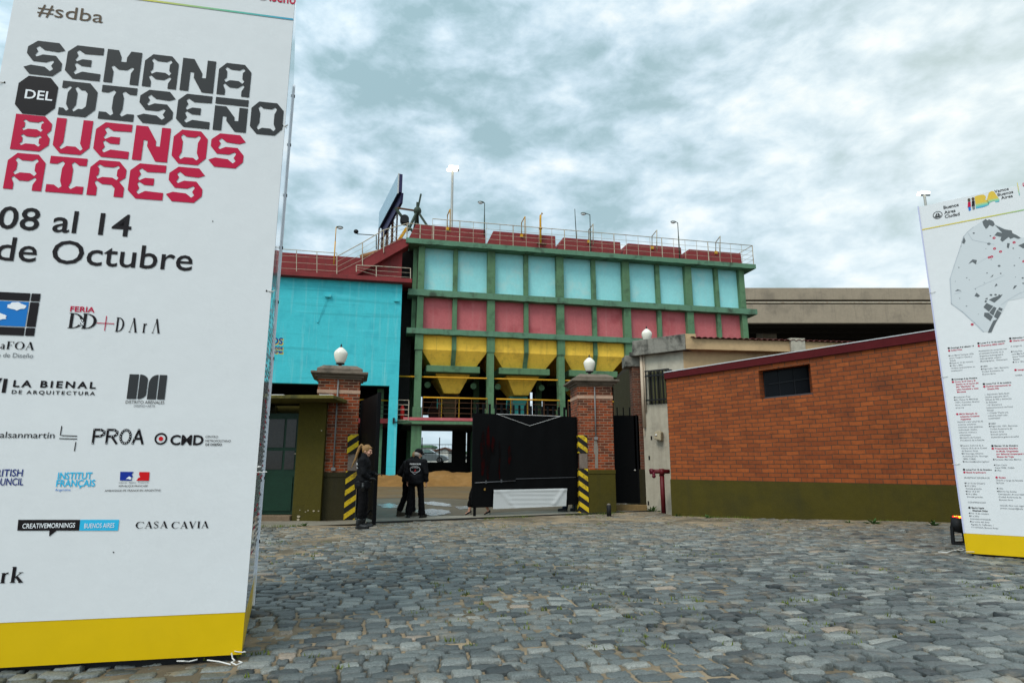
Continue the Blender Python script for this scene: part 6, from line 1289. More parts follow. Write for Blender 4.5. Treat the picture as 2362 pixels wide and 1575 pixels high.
mb.tube([onp(537, 1503, A, B) - Vector((0, .02, 0)), onp(540, 1515, A, B) - Vector((0, .025, 0))] + gpath([(541, 1527), (533, 1533), (545, 1535), (558, 1532), (550, 1530)]), 0.005, 5); mb.tube(gpath([(478, 1526), (505, 1531), (532, 1534)]), 0.005, 5); mb.tube(gpath([(408, 1528), (425, 1530), (436, 1527), (455, 1525)]), 0.005, 5)
tag(mb.build('loose_string', m_white), 'frayed white string on the cobbles at the corner of the left tower', 'string')

# ---- right tower
A2, B2 = G(2232, 1280), G(2362, 1289.5); dR = (B2 - A2).normalized()
rt = thing('banner_tower', 'white event tower with a grey city map above columns of small print', 'banner tower', A2, atan2(dR.y, dR.x), 'printed event towers')
rf = Face(rt, A2, B2); HR = (rf.P(2130, 487)[1] + rf.P(2362, 413)[1]) / 2; zyr = (rf.P(2229, 1228)[1] + rf.P(2362, 1238)[1]) / 2; wR = 2.05
MB().prism([(0, 0), (wR, 0), (wR + .2, 1.6), (0.35, 1.6)], zyr, HR).build('print_panel', m_vinyl, rt); MB().prism([(.003, .003), (wR, .003), (wR + .2, 1.597), (0.353, 1.597)], 0.03, zyr).build('yellow_foot', m_vyel, rt); MB().prism([(.05, .05), (wR - .05, .05), (wR + .1, 1.5), (0.4, 1.5)], -0.03, .031).build('base_frame', m_iron, rt)
MB().box(-0.014, 0.004, -0.012, 0.03, zyr, HR + .01).build('edge_trim', mat('lilac_trim', (0.45, 0.46, 0.62), rough=.4, var=0, bump=0), rt); MB().box(-0.012, 0.003, -.008, .02, .03, zyr).build('edge_trim', m_vyel, rt)
zp = lambda x, y: (2110 + .2295 * x, 400 + .2295 * y)
Pm = lambda pts: [rf.P(*zp(*q)) for q in pts]
a_, b_ = rf.P(*zp(115, 612)), rf.P(*zp(1098, 310)); sz = (a_[1] + b_[1]) / 2; mb = MB()
for k in range(16):
    u0, u1 = k / 16, (k + 1) / 16; mb.quad((wR * u0, -.004, sz - .009), (wR * u1, -.004, sz - .009), (wR * u1, -.004, sz + .009), (wR * u0, -.004, sz + .009), uv=[(u0, 0), (u1, 0), (u1, 1), (u0, 1)])
mb.build('rainbow_line', k_grad, rt)
c = rf.P(*zp(230, 420)); r = 0.5 * (rf.P(*zp(278, 405))[0] - rf.P(*zp(183, 433))[0]); o = rf.flat('city_crest', [ring(c, r * .86, r), [(c[0] - r * .75, c[1] - r * .25), (c[0] + r * .75, c[1] - r * .25), (c[0] + r * .45, c[1] - r * .65), (c[0] - r * .45, c[1] - r * .65)], [(c[0] - r * .1, c[1] - r * .15), (c[0] - r * .1, c[1] + r * .6), (c[0] - r * .55, c[1] - r * .1)], [(c[0] + r * .05, c[1] - r * .15), (c[0] + r * .05, c[1] + r * .7), (c[0] + r * .55, c[1] - r * .05)]], k_char)
for t, l, rr in (('Buenos', (292, 368), (442, 322)), ('Aires', (298, 415), (410, 383)), ('Ciudad', (305, 458), (452, 415))): rf.text('city_name', t, zp(*l), zp(*rr), 7.6, k_char, 0.02)
for t, l, rr in (('Vamos', (803, 203), (945, 163)), ('Buenos', (835, 236), (990, 193)), ('Aires', (870, 268), (985, 234))): rf.text('city_name', t, zp(*l), zp(*rr), 7, k_char, 0.015)
# two-letter logo, yellow melting into blue
def gradpoly(pts, name):
    P2 = Pm(pts); v, f = filled([P2]); z0_, z1_ = min(p[1] for p in P2), max(p[1] for p in P2); mb = MB(); b0 = 0; mb.add([(a, -.004, b) for a, b in v], f)
    for i, fc in enumerate(f): mb.uv[i] = [(1 - (v[j][1] - z0_) / (z1_ - z0_), 0.5) for j in fc]
    return mb.build(name, grad_mat_v, rt)
grad_mat_v = grad_mat('ink_sunset', [(0, (0.62, 0.40, 0.01)), (0.6, (0.62, 0.42, 0.02)), (0.78, (0.2, 0.5, 0.28)), (0.95, (0.02, 0.32, 0.5))])
gradpoly([(600, 235), (640, 222), (690, 214), (712, 230), (715, 250), (700, 262), (730, 272), (745, 290), (745, 318), (690, 340), (615, 355), (610, 300)], 'letter_logo'); gradpoly([(722, 275), (745, 195), (770, 180), (795, 182), (850, 262), (850, 285), (815, 292), (800, 278), (760, 290), (740, 315)], 'letter_logo')
# two little figures of the logo
for x, cs, cl, hc in ((548, k_mag, k_sky, k_brn), (588, k_blk, k_gry, k_brn)):
    h_ = 10 if x > 560 else 0
    rf.flat('logo_figure', [Pm([(x - 16, 345 - h_), (x - 14, 292 - h_), (x + 14, 286 - h_), (x + 16, 338 - h_)])], cs); rf.flat('logo_figure', [Pm([(x - 4, 380 - h_), (x - 12, 340 - h_), (x + 14, 335 - h_), (x + 18, 370 - h_)])], cl); rf.flat('logo_figure', [Pm([(x - 12, 288 - h_), (x - 18, 262 - h_), (x - 4, 250 - h_), (x + 12, 258 - h_), (x + 10, 284 - h_)])], hc)
mb = MB(); p = [rf.P(*zp(1030, 95)), rf.P(*zp(1050, 222))]; mb.quad((p[0][0] - .004, -.004, p[1][1]), (p[0][0] + .004, -.004, p[1][1]), (p[0][0] + .004, -.004, p[0][1]), (p[0][0] - .004, -.004, p[0][1]), uv=[(0.9, 0), (.9, 0), (0.1, 1), (.1, 1)]); mb.build('divider_line', k_grad, rt)
p = rf.P(*zp(1088, 132)); rf.text_sz('crimson_word', 'Diseño', p[0], None, p[1], 0.055, k_mag, 0.02)
# city map
def line(pts, w_, m, name='map_outline'):
    P2 = Pm(pts); mb = MB()
    for a, b in zip(P2[:-1], P2[1:]):
        a, b = Vector((a[0], a[1], 0)), Vector((b[0], b[1], 0)); d = (b - a).normalized(); n = Vector((-d.y, d.x, 0)) * w_ / 2; a -= d * w_ * .4; b += d * w_ * .4; mb.add([(p.x, -.0042, p.y) for p in (a - n, b - n, b + n, a + n)], [(0, 1, 2, 3)])
    return mb.build(name, m, rt)
rf.flat('map_area', [Pm([(590, 540), (530, 590), (490, 640), (440, 800), (395, 930), (355, 1060), (370, 1310), (480, 1390), (600, 1500), (690, 1590), (760, 1590), (890, 1380), (940, 1280), (1150, 1240), (1300, 1200), (1300, 700), (1060, 640), (830, 520), (690, 470)])], flat('ink_map_ground', (0.53, 0.55, 0.56)), -0.0025)
line([(590, 540), (530, 590), (490, 640), (440, 800), (395, 930), (355, 1060)], .008, k_lgr); line([(355, 1060), (370, 1310), (480, 1390), (600, 1500), (690, 1590)], .014, k_lgr); line([(535, 600), (580, 670), (700, 695), (800, 715)], .006, k_lgr, 'map_road'); line([(400, 1210), (470, 1190)], .004, k_lgr, 'map_road'); line([(870, 1320), (930, 1275), (1060, 1200), (1200, 1170)], .006, k_lgr, 'map_road'); line([(620, 910), (740, 840)], .003, k_lgr, 'map_road'); line([(600, 1160), (820, 1060), (900, 1020)], .003, k_lgr, 'map_road')
k_map = flat('ink_map_block', (0.115, 0.125, 0.13))
blk = [[(680, 485), (712, 460), (735, 475), (745, 462), (790, 482), (805, 515), (785, 535), (750, 520), (735, 545), (715, 560), (690, 520)], [(805, 520), (840, 535), (900, 562), (975, 575), (980, 600), (1030, 625), (1065, 650), (1040, 660), (1000, 645), (960, 660), (945, 640), (880, 690), (860, 670), (870, 640), (800, 625), (830, 590), (880, 600)], [(930, 700), (955, 705), (945, 755), (925, 745)], [(1040, 725), (1100, 700), (1150, 740), (1090, 755)], [(490, 630), (512, 680), (497, 710), (468, 695)], [(462, 720), (470, 735), (455, 745)], [(538, 912), (580, 865), (625, 872), (615, 916), (580, 890)], [(600, 1232), (620, 1200), (657, 1230), (635, 1245)], [(690, 1345), (722, 1302), (790, 1335), (745, 1390)], [(795, 1338), (822, 1352), (790, 1430), (748, 1400)], [(700, 1400), (740, 1400), (785, 1440), (760, 1485), (695, 1435)], [(828, 1370), (872, 1400), (835, 1465), (795, 1440)], [(850, 1345), (885, 1360), (875, 1385), (835, 1370)], [(745, 1570), (790, 1480), (835, 1462), (800, 1530), (770, 1600), (735, 1600)], [(745, 1270), (790, 1248), (885, 1215), (860, 1250), (800, 1300)], [(700, 1290), (712, 1272), (728, 1282), (715, 1300)], [(705, 1262), (730, 1248), (735, 1270)], [(985, 1165), (1000, 1130), (1028, 1125), (1010, 1150)], [(405, 1185), (430, 1165), (470, 1180), (440, 1180)], [(800, 1140), (820, 1105), (833, 1125)], [(755, 1050), (790, 1015), (785, 1035)]]
for x, y, r_ in ((593, 602, 10), (745, 708, 16), (848, 930, 13), (443, 946, 6), (523, 1050, 6), (727, 1002, 7), (864, 1006, 8), (1085, 1052, 10), (520, 1334, 7), (766, 1222, 13), (812, 1220, 12), (850, 1225, 10), (452, 1256, 5), (610, 1163, 5), (1002, 926, 7), (1090, 1105, 9), (768, 865, 5), (640, 1415, 4), (408, 1086, 4), (548, 1070, 4), (990, 754, 8), (760, 630, 8), (715, 758, 4), (1012, 1042, 4), (1052, 850, 5), (700, 1098, 4)): blk.append([(x + r_ * cos(a) * 1.2, y + r_ * sin(a) * .8) for a in (0.3, 1.2, 2.3, 3.4, 4.4, 5.5)])
rf.flat('map_block', [Pm(b) for b in blk], k_map)
dots = [(797, 650), (998, 695), (802, 757), (862, 787), (748, 845), (774, 838), (577, 1517), (1096, 885)]
rf.flat('map_dot', [ring(rf.P(*zp(*d)), .006, .019, 14) for d in dots], k_mag)
# programme: columns of small print
def col(px, py, lines, cols_=None):
    """lines: (text, style): k date, m title, g body, b bullet body, '' spacer; each entry is one part"""
    s0, z = rf.P(px, py); h = 0.0225; mk, mm_, mg = MB(), MB(), MB(); dz = 0.0405
    for t, st in lines:
        if t:
            bold = .025 if st in 'km' else 0.004; v, f = glyphs(t, bold); k = h / .729 * .98; ind = 0.036 if st in 'km' else (0.014 if st == 'b' else 0.0)
            tgt = {'k': mk, 'm': mm_, 'g': mg, 'b': mg}[st]; tgt.add([(s0 + ind + a * k, -.004, z + b * k) for a, b in v], f)
            if st in 'kmd' and not t.startswith(' '): cc = (s0 + 0.012, z + h * .45); (mk if st == 'k' else mm_).add([(cc[0] + .015 * cos(a), -.0045, cc[1] + .015 * sin(a)) for a in np.linspace(0, 2 * pi, 13)[:-1]], [tuple(range(12))])
            if st == 'b': cc = (s0 + 0.003, z + h * .45); mk.add([(cc[0] + .009 * cos(a), -.0045, cc[1] + .009 * sin(a)) for a in np.linspace(0, 2 * pi, 11)[:-1]], [tuple(range(10))])
        z -= dz
    for b, m in ((mk, k_blk), (mm_, k_mag), (mg, k_gry)):
        if b.v: b.build('programme_entry', m, rt)
q1 = lambda x, y: (2140 + .2168 * x, 740 + .2168 * y); q2 = lambda x, y: (2140 + .204 * x, 1000 + .204 * y)
col(*q1(215, 298), [('Domingo 8 al sábado 14', 'k'), ('CASA FOA', 'm'), ('', ''), ('Luis María Campos 1036', 'b'), ('entre Teodoro García y', 'g'), ('Zabala', 'g'), ('Hasta el 16 de octubre', 'b'), ('12hs a 20hs', 'b'), ('Verificar promociones en', 'g'), ('casafoa.com', 'g')])
col(*q1(255, 630), [('Domingo 8 de Octubre', 'k'), ('Cruce de El Cine y El', 'm'), (' Diseño en el marco del', 'm'), (' film "Manifesto" de', 'm'), (' Julian Rosefeldt y Cate', 'm'), (' Blanchett', 'm'), ('', ''), ('Fundación Proa', 'b'), ('Av. Pedro de Mendoza', 'b'), ('1929 y Caminito, Buenos', 'g'), ('Aires, Argentina', 'g'), ('proa.org', 'g')])
col(*q1(305, 998), [('MICA Mercado de', 'm'), (' Industrias Creativas', 'm'), (' Argentinas', 'm'), ('Reunirá a seis sectores de', 'g'), ('nuestras industrias', 'g'), ('creativas: artes escénicas,', 'g'), ('audiovisual, diseño,', 'g'), ('editorial, música y', 'g'), ('videojuegos', 'g'), ('Ministerio de Cultura', 'g'), ('Presidencia de la Nación', 'g'), ('', ''), ('Centro Cultural de la', 'b'), ('Ciencia (C3) de la Ciudad', 'g'), ('de Buenos Aires', 'g'), ('El Dorrego, Distrito', 'b'), ('Audiovisual (Av. Dorrego', 'g'), ('1898, CABA)', 'g'), ('info.mica@cultura.gob.ar', 'b')])
col(*q2(400, 412), [('Lunes 9 al 15 de Octubre', 'k'), ('Bienal Arquitectura', 'm'), ('', ''), ('MUESTRAS GENERALES', 'g'), ('', ''), ('9 al 15 de Octubre', 'b'), ('10 a 20hs', 'b'), ('Entrada gratuita', 'g'), ('Del 16 al 30', 'b'), ('14 a 20hs', 'b'), ('Entrada gratuita', 'g'), ('', ''), ('CONFERENCIAS', 'g'), ('', ''), ('Bjarke Ingels', 'k'), (' Elizabeth Diller', 'k'), ('9 al 13 de octubre', 'b'), ('9 a 20hs', 'b'), ('Actividad arancelada', 'g'), ('La Usina del Arte', 'b'), ('Agustín R. Caffarena 1', 'g'), ('C1157ACA, Buenos Aires', 'g')])
col(*q1(530, 247), [('Lunes 9 al 16 de octubre', 'k'), ('Workshop MEZ HAUT', 'm'), ('', ''), ('Realización en conjunto con', 'g'), ('el Instituto Francés en la', 'g'), ('Argentina Scénographie', 'g'), ('Scénographie urbaine', 'g'), ('Muséographie - Événement', 'g'), ('', ''), ('CMD', 'b'), ('Algarrobo 1041, Barracas,', 'b'), ('Ciudad Autónoma de', 'g'), ('Buenos Aires', 'g')])
col(*q1(588, 678), [('Lunes 9 al 13 de octubre', 'k'), ('Festival Internacional de', 'm'), (' Diseño FID', 'm'), ('', ''), ('—Exposición Sello Buen', 'g'), ('Diseño argentino 2017,', 'g'), ('Oficial de FID y distinción', 'g'), ('de Sellados', 'g'), ('—6º Encuentro', 'g'), ('Latinoamericano de Food', 'g'), ('Design', 'g'), ('—Charla "Hacia una', 'g'), ('industria textil más', 'g'), ('sustentable"', 'g'), ('', ''), ('CMD', 'b'), ('Algarrobo 1041, Barracas,', 'b'), ('Ciudad Autónoma de', 'g'), ('Buenos Aires', 'g'), ('Entrada gratuita', 'g'), ('buenosaires.gob.ar/cmd/fid', 'g')])
col(*q1(678, 1335), [('Martes 10 de Octubre', 'k'), ('Presentación Estudios', 'm'), (' de Moda. Organizado', 'm'), (' por Editorial Ampersand +', 'm'), (' Museo del Traje', 'm'), ('Ponente: Marcelo Marino', 'b'), ('', ''), ('Casa Cavia', 'b'), ('Cavia 2985, CABA', 'g'), ('19hs', 'b')])
col(*q2(768, 500), [('Escape', 'm'), ('Charla a cargo de Estudio', 'g'), ('BULLA', 'g'), ('', ''), ('19hs', 'b'), ('Barrio los Andes', 'b'), ('Concepción Arenal 4200,', 'g'), ('Ciudad Autónoma de', 'g'), ('Buenos Aires', 'g'), ('', ''), ('entrada libre con registro', 'g'), ('previo: escape@bulla', 'g')])
col(*q1(868, 195), [('Miércoles 11 de octubre', 'k'), ('Charla con', 'm'), ('', ''), ('A cargo de', 'g'), ('', ''), ('Casa Foa', 'b'), ('Luis María Campos', 'g'), ('entre Teodoro', 'g'), ('Zabala', 'g'), ('10 a 12hs', 'b'), ('', ''), ('', ''), ('Inauguración', 'm'), ('', ''), ('DARA', 'g')])
for px, py in ((2150, 675), (2178, 869), (2206, 1070), (2238, 1272)):
    c = rf.P(px, py); mb = MB(); mb.tube([(c[0] + .05, -.004, c[1] + .004), (0.0, -.02, c[1]), (-.025, -.01, c[1] - .003)], .004, 5); mb.build('cable_tie', m_white, rt)
# lit stage lamp behind the right tower, with its cord
fp = G(2216, 1255); sp_l = thing('stage_lamp', 'black stage lamp with glowing red and green lenses behind the right tower', 'stage lamp', (fp.x - 0.02, fp.y, 0), radians(20))
k = fp.y / 1400; mb = MB(); mb.tube([(-0.02, 0, 0.20), (0.02, -0.02, 0.44)], 0.10, 16); mb.build('housing', m_iron, sp_l)
mb = MB(); mb.bar((-0.13, 0, 0.30), (-0.15, 0, 0.02), 0.03, 0.05); mb.bar((0.13, 0, 0.30), (0.15, 0, 0.02), 0.03, 0.05); mb.bar((-0.16, 0, 0.02), (0.16, 0, 0.02), 0.03, 0.06); mb.bar((-.15, 0, .02), (-.12, -.16, .015), .03); mb.bar((.15, 0, .02), (.12, -.16, .015), .03); mb.build('yoke', m_iron, sp_l)
for i in range(12):
    a = i * 2 * pi / 12; rr = 0.068 if i % 2 else 0.04; cc = (0.02 + rr * cos(a), -0.02 + rr * sin(a), 0.445); cname = ('red', 'red', 'yellow', 'red', 'green', 'red')[i % 6]; ec = {'red': (1.0, 0.02, 0.01), 'yellow': (1.0, 0.6, 0.02), 'green': (0.1, 0.9, 0.05)}[cname]
    mb = MB(); mb.ball(cc, 0.026, 5, (1, 1, 1.0)); mb.build('lens', mat('lens_' + cname, ec, rough=0.2, var=0, bump=0, emit=(ec, 2.6)), sp_l)
mb = MB(); mb.tube([(0.05, 0.02, 0.25), (0.12, -0.02, 0.14), (0.15, -0.08, 0.05)], 0.012, 6); mb.build('cable', mat('blue_cable', (0.03, 0.10, 0.18), rough=.5, var=0, bump=0), sp_l)
mb = MB(); mb.tube(gpath([(2165, 1277), (2185, 1279), (2200, 1272), (2222, 1273), (2240, 1271)], .03), .007, 5); mb.tube(gpath([(2205, 1274), (2218, 1269), (2226, 1272)], .035), .006, 5); tag(mb.build('loose_string', m_white), 'white cord lying on the cobbles at the corner of the right tower', 'string')
# ================================================================== PEOPLE
from mathutils.bvhtree import BVHTree
m_skin = mat('skin', (0.52, 0.27, 0.18), rough=0.55, var=0.08, scale=8, bump=0, spec=0.3)
m_jack = mat('black_jacket', (0.0035, 0.0035, 0.0045), rough=0.75, var=0.3, scale=6, bump=0.25, bscale=22, spec=0.15)
m_trou = mat('black_trousers', (0.004, 0.0035, 0.004), rough=0.85, var=0.3, scale=6, bump=0.2, bscale=18, spec=0.12)
m_boot = mat('black_boots', (0.007, 0.007, 0.007), rough=0.35, var=0.2, scale=9, bump=0.1, spec=0.35)
m_brown_boot = mat('brown_boots', (0.06, 0.05, 0.035), rough=0.7, var=0.3, bump=0.2)
m_blond = mat('blond_hair', (0.23, 0.125, 0.045), rough=0.5, var=0.35, scale=14, bump=0.4, bscale=90)
m_ghair = mat('grey_hair', (0.34, 0.31, 0.28), rough=0.7, var=0.3, scale=14, bump=0.4, bscale=90)
m_jean = mat('dark_jeans', (0.012, 0.022, 0.045), rough=0.9, var=0.3, bump=0.2)
m_badge = mat('badge_white', (0.62, 0.62, 0.62), rough=0.7, var=0.05, bump=0); m_bred = mat('badge_red', (0.5, 0.03, 0.03), rough=0.7, var=0.1, bump=0)
def remesh(name, mb, m, parent, vox=0.008, smooth=4, wrinkle=0.0, ws=6.0):
    me0 = mb.mesh('tmp', None); o = bpy.data.objects.new('tmp', me0); COL.objects.link(o)
    r = o.modifiers.new('r', 'REMESH'); r.mode = 'VOXEL'; r.voxel_size = vox
    s_ = o.modifiers.new('s', 'SMOOTH'); s_.iterations = smooth; s_.factor = 0.5
    bpy.context.view_layer.update(); dg = bpy.context.evaluated_depsgraph_get(); me = bpy.data.meshes.new_from_object(o.evaluated_get(dg)); bpy.data.objects.remove(o); bpy.data.meshes.remove(me0)
    me.name = name
    if wrinkle:
        n = len(me.vertices); co = np.empty(n * 3, np.float32); me.vertices.foreach_get('co', co); co = co.reshape(-1, 3); no = np.empty(n * 3, np.float32); me.vertices.foreach_get('normal', no); no = no.reshape(-1, 3)
        d = vnoise(co[:, 0] * ws * 2.1 + co[:, 2] * ws * 1.3, co[:, 2] * ws * 2.6 - co[:, 1] * ws, 71) * wrinkle + vnoise(co[:, 2] * ws * 5 + co[:, 0] * 11, co[:, 1] * ws * 3, 72) * wrinkle * 0.5
        co += no * d[:, None]; me.vertices.foreach_set('co', co.ravel()); me.update()
    me.polygons.foreach_set('use_smooth', np.ones(len(me.polygons), bool)); me.materials.clear(); me.materials.append(m)
    ob = bpy.data.objects.new(name, me); COL.objects.link(ob); ob.parent = parent; return ob
def person(label, loc, rz, J, opt, name='person'):
    """local frame: +y is where the person faces, +x the person's right hand side; J holds joint positions"""
    t = thing(name, label, 'person', loc, rz); V3 = Vector; J = {k: V3(v) for k, v in J.items()}
    hd, hr = J['head'], opt.get('head_r', 0.108); yaw = opt.get('yaw', 0.0); tilt = opt.get('tilt', 0.0)
    Rh = Matrix.Rotation(yaw, 3, 'Z') @ Matrix.Rotation(-tilt, 3, 'X'); H = lambda x, y, z: hd + Rh @ V3((x, y, z))
    b = MB()
    b.ball(hd, hr, 12, (0.74, 0.92, 1.08), Rh); b.ball(H(0, 0.028, -0.055), 0.068, 10, (0.82, 0.9, 1.0), Rh); b.ball(H(0, 0.062, -0.088), 0.030, 8, (1, .8, .8))
    b.cap(H(0, 0.098, 0.008), H(0, 0.116, -0.026), 0.009, 0.015, 6); b.ball(H(0, 0.092, -0.056), 0.02, 6, (1.2, .7, .6)); b.ball(H(0, 0.088, 0.026), 0.05, 8, (1.1, .35, .35), Rh)
    for s in (-1, 1): b.ball(H(s * 0.079, -0.008, -0.012), 0.033, 6, (0.32, 0.65, 1.0), Rh); b.ball(H(s * .04, 0.074, -.03), 0.026, 6)
    b.cap(J['neck'] - V3((0, 0, 0.05)), hd - V3((0, 0.01, 0.07)), 0.058, 0.055)
    pel = (J['hipL'] + J['hipR']) / 2; che = (J['shL'] + J['shR']) / 2
    sw = (J['shR'] - J['shL']).length / 2
    b.ball(pel + V3((0, 0, 0.04)), 0.15, 10, (1.05, 0.75, 0.85)); b.ball(pel.lerp(che, 0.45), 0.14, 10, (0.95, 0.72, 1.2)); b.ball(pel.lerp(che, 0.8), 0.16, 10, (1.05, 0.75, 1.05)); b.cap(J['shL'], J['shR'], 0.06)
    for s in 'LR':
        b.cap(J['sh' + s], J['el' + s], 0.050, 0.038); b.cap(J['el' + s], J['wr' + s], 0.037, 0.026); b.cap(J['hip' + s], J['kn' + s], 0.078, 0.052); b.cap(J['kn' + s], J['an' + s], 0.052, 0.036)
        a = J['an' + s]; fd = V3(opt.get('foot' + s, (0, 1, 0))).normalized(); 
        if opt.get('heels'): b.cap(a + V3((0, 0, -0.03)) - fd * 0.01, V3((a.x, a.y, 0.035)) + fd * 0.09, 0.030, 0.020)
        # hand: palm, four fingers of unequal length, thumb from the palm's side
        w = J['wr' + s]; d = (w - J['el' + s]).normalized(); d = V3(opt.get('hand' + s, d)).normalized(); sd = V3(opt.get('palm' + s, (0, 1, 0))); sd = (sd - d * sd.dot(d)).normalized(); nrm = d.cross(sd)*(1 if s == 'L' else -1)
        for k in range(4): b.cap(w + sd * (0.024 - 0.016 * k) * 0.7, w + d * 0.085 + sd * (0.027 - 0.018 * k), 0.013, 0.011, 6)
        for k, ln in enumerate((0.070, 0.080, 0.074, 0.058)):
            p0 = w + d * 0.085 + sd * (0.029 - 0.0195 * k); cu = 0.55 + 0.12 * k; p1 = p0 + (d * cos(cu * .6) + nrm * sin(cu * .6)) * ln * 0.52; p2 = p1 + (d * cos(cu * 1.6) + nrm * sin(cu * 1.6)) * ln * 0.48
            b.cap(p0, p1, 0.0092, 0.0088, 5); b.cap(p1, p2, 0.0088, 0.0072, 5)
        q0 = w + d * 0.03 + sd * 0.026; q1 = q0 + (d * 0.6 + sd * 0.7 + nrm * .25).normalized() * 0.042; q2 = q1 + (d * 0.9 + sd * 0.15 + nrm * .3).normalized() * 0.034; b.cap(q0, q1, 0.0125, 0.0105, 5); b.cap(q1, q2, 0.0105, 0.008, 5)
    bo_ = remesh('body', b, m_skin, t, 0.0062, 3)
    if opt.get('gloves'):
        bo_.data.materials.append(m_boot)
        for p_ in bo_.data.polygons:
            for s in 'LR':
                if (p_.center - J['wr' + s]).length < 0.21 and (p_.center - J['wr' + s]).dot(V3(opt.get('hand' + s, (0, 0, -1)))) > -0.03: p_.material_index = 1
    for s in (-1, 1): e = MB(); e.ball(H(s * 0.033, 0.089, 0.002), 0.0105, 6, (1.25, .6, .7)); e.build('eye', m_dark, t)
    e = MB(); e.ball(H(0, 0.1035, -0.058), 0.02, 6, (1.1, .35, .28), Rh); e.build('lips', mat('lips', (0.33, 0.10, 0.085), rough=.5, var=0, bump=0), t)
    # jacket
    j = MB(); k_ = opt.get('bulk', 1.0)
    hem = pel + V3((0, 0, opt.get('hem', -0.02)))
    j.ball(pel.lerp(che, 0.12) , 0.185 * k_, 12, (1.02, 0.80, 0.9)); j.ball(pel.lerp(che, 0.5), 0.18 * k_, 12, (1.02, 0.80, 1.25)); j.ball(pel.lerp(che, 0.82), 0.19 * k_, 12, (1.10, 0.80, 1.0)); j.cap(J['shL'] + V3((0, 0, -.005)), J['shR'] + V3((0, 0, -.005)), 0.085 * k_)
    j.tube([hem, hem + V3((0, 0, 0.05)), pel.lerp(che, 0.35)], [0.172 * k_, 0.182 * k_, 0.175 * k_], 20)
    j.cap(J['neck'] - V3((0, 0, .05)), J['neck'] + V3((0, -0.005, opt.get('collar', 0.035))), 0.085, 0.072)
    for s in 'LR': j.cap(J['sh' + s], J['el' + s], 0.082 * k_, 0.066 * k_); j.tube([J['el' + s], J['el' + s].lerp(J['wr' + s], 0.93)], [0.066 * k_, 0.050 * k_], 16); j.ball(J['el' + s], 0.066 * k_, 8)
    jk = remesh('jacket', j, m_jack, t, 0.011, 5, 0.009, 5.0)
    # trousers
    tr = MB(); tr.ball(pel, 0.168, 10, (1.02, 0.85, 0.75))
    for s in 'LR': tr.cap(J['hip' + s], J['kn' + s], 0.098, 0.078); tr.tube([J['kn' + s], J['an' + s] + V3((0, 0, opt.get('cuff', 0.0)))], [0.078, opt.get('legw', 0.078)], 16); tr.ball(J['kn' + s], 0.078, 8)
    remesh('trousers', tr, opt.get('trouser_m', m_trou), t, 0.011, 4, 0.008, 5.0)
    for s in 'LR':
        a = J['an' + s]; fd = V3(opt.get('foot' + s, (0, 1, 0))).normalized(); fd = V3((fd.x, fd.y, 0)).normalized(); sh = MB()
        if opt.get('heels'):
            toe = V3((a.x, a.y, 0)) + fd * 0.10 + V3((0, 0, 0.018)); heel = a - fd * 0.035 + V3((0, 0, -0.03)); sh.cap(heel, toe.lerp(heel, 0.45), 0.03, 0.032, 7); sh.cap(toe.lerp(heel, 0.45), toe, 0.032, 0.018, 7); sh.tube([heel - fd * .012, V3((heel.x, heel.y, 0.0)) - fd * 0.012], [0.013, 0.007], 8); remesh('shoe', sh, m_boot, t, 0.005, 2)
        else:
            z = opt.get('sole', 0.03); sh.cap(a + V3((0, 0, 0.05)) - fd * .005, a + V3((0, 0, -0.03)) - fd * 0.02, 0.06, 0.058, 8); sh.cap(V3((a.x, a.y, 0.055)) - fd * .02, V3((a.x, a.y, 0.045)) + fd * 0.17, 0.052, 0.044, 8)
            n = V3((-fd.y, fd.x, 0)); c = [(-.075, -.045), (-.08, 0), (-.075, .045), (.0, .05), (.13, .055), (.20, .035), (.215, 0), (.20, -.035), (.13, -.055), (0, -.05)]; sh.prism([tuple((V3((a.x, a.y, 0)) + fd * x + n * y).xy) for x, y in c], 0.0, z); remesh('boot', sh, opt.get('boot_m', m_boot), t, 0.0075, 2)
    return t, H, jk, Rh
def stick(t, jk, name, shapes, m, yback, off=0.008):
    """print flat shapes (x,z) on the back of a jacket, following the cloth"""
    bv = BVHTree.FromPolygons([v.co for v in jk.data.vertices], [tuple(p.vertices) for p in jk.data.polygons]); mb = MB()
    for v, f in shapes:
        vs = []
        for x, z in v:
            hit = bv.ray_cast(Vector((x, yback, z)), Vector((0, 1, 0))); vs.append(Vector((x, (hit[0].y if hit[0] else yback + 0.2) - off, z)))
        mb.add(vs, f)
    return mb.build(name, m, t)
def textshape(body, cx, z, w, h, bold=0.03, arc=0.0):
    v, f = glyphs(body, bold); a, b = min(p[0] for p in v), max(p[0] for p in v); return [(cx + (p[0] - a) / (b - a) * w - w / 2, z + p[1] * h / 0.729 + arc * (1 - ((p[0] - a) / (b - a) * 2 - 1) ** 2)) for p in v], f
# guard seen from behind
mp = G(957, 1193.5)
t, H, jk, Rh = person('guard seen from behind in black cap and jacket with white back lettering', mp, radians(-6),
    dict(head=(0.035, 0.03, 1.615), neck=(0.0, -0.005, 1.47), shL=(-0.20, 0, 1.40), shR=(0.20, 0, 1.395), elL=(-0.255, -0.03, 1.13), elR=(0.265, -0.03, 1.12), wrL=(-0.245, 0.05, 0.90), wrR=(0.265, 0.05, 0.885), hipL=(-0.10, 0, 0.90), hipR=(0.10, 0, 0.90), knL=(-0.14, 0.01, 0.49), knR=(0.145, 0.02, 0.49), anL=(-0.175, 0, 0.10), anR=(0.175, 0.02, 0.10)),
    dict(yaw=radians(-38), tilt=radians(20), bulk=1.1, handL=(0, 0.15, -1), handR=(0, 0.15, -1), footL=(-.35, 1, 0), footR=(.35, 1, 0), legw=0.092, cuff=-0.03, hem=-0.06))
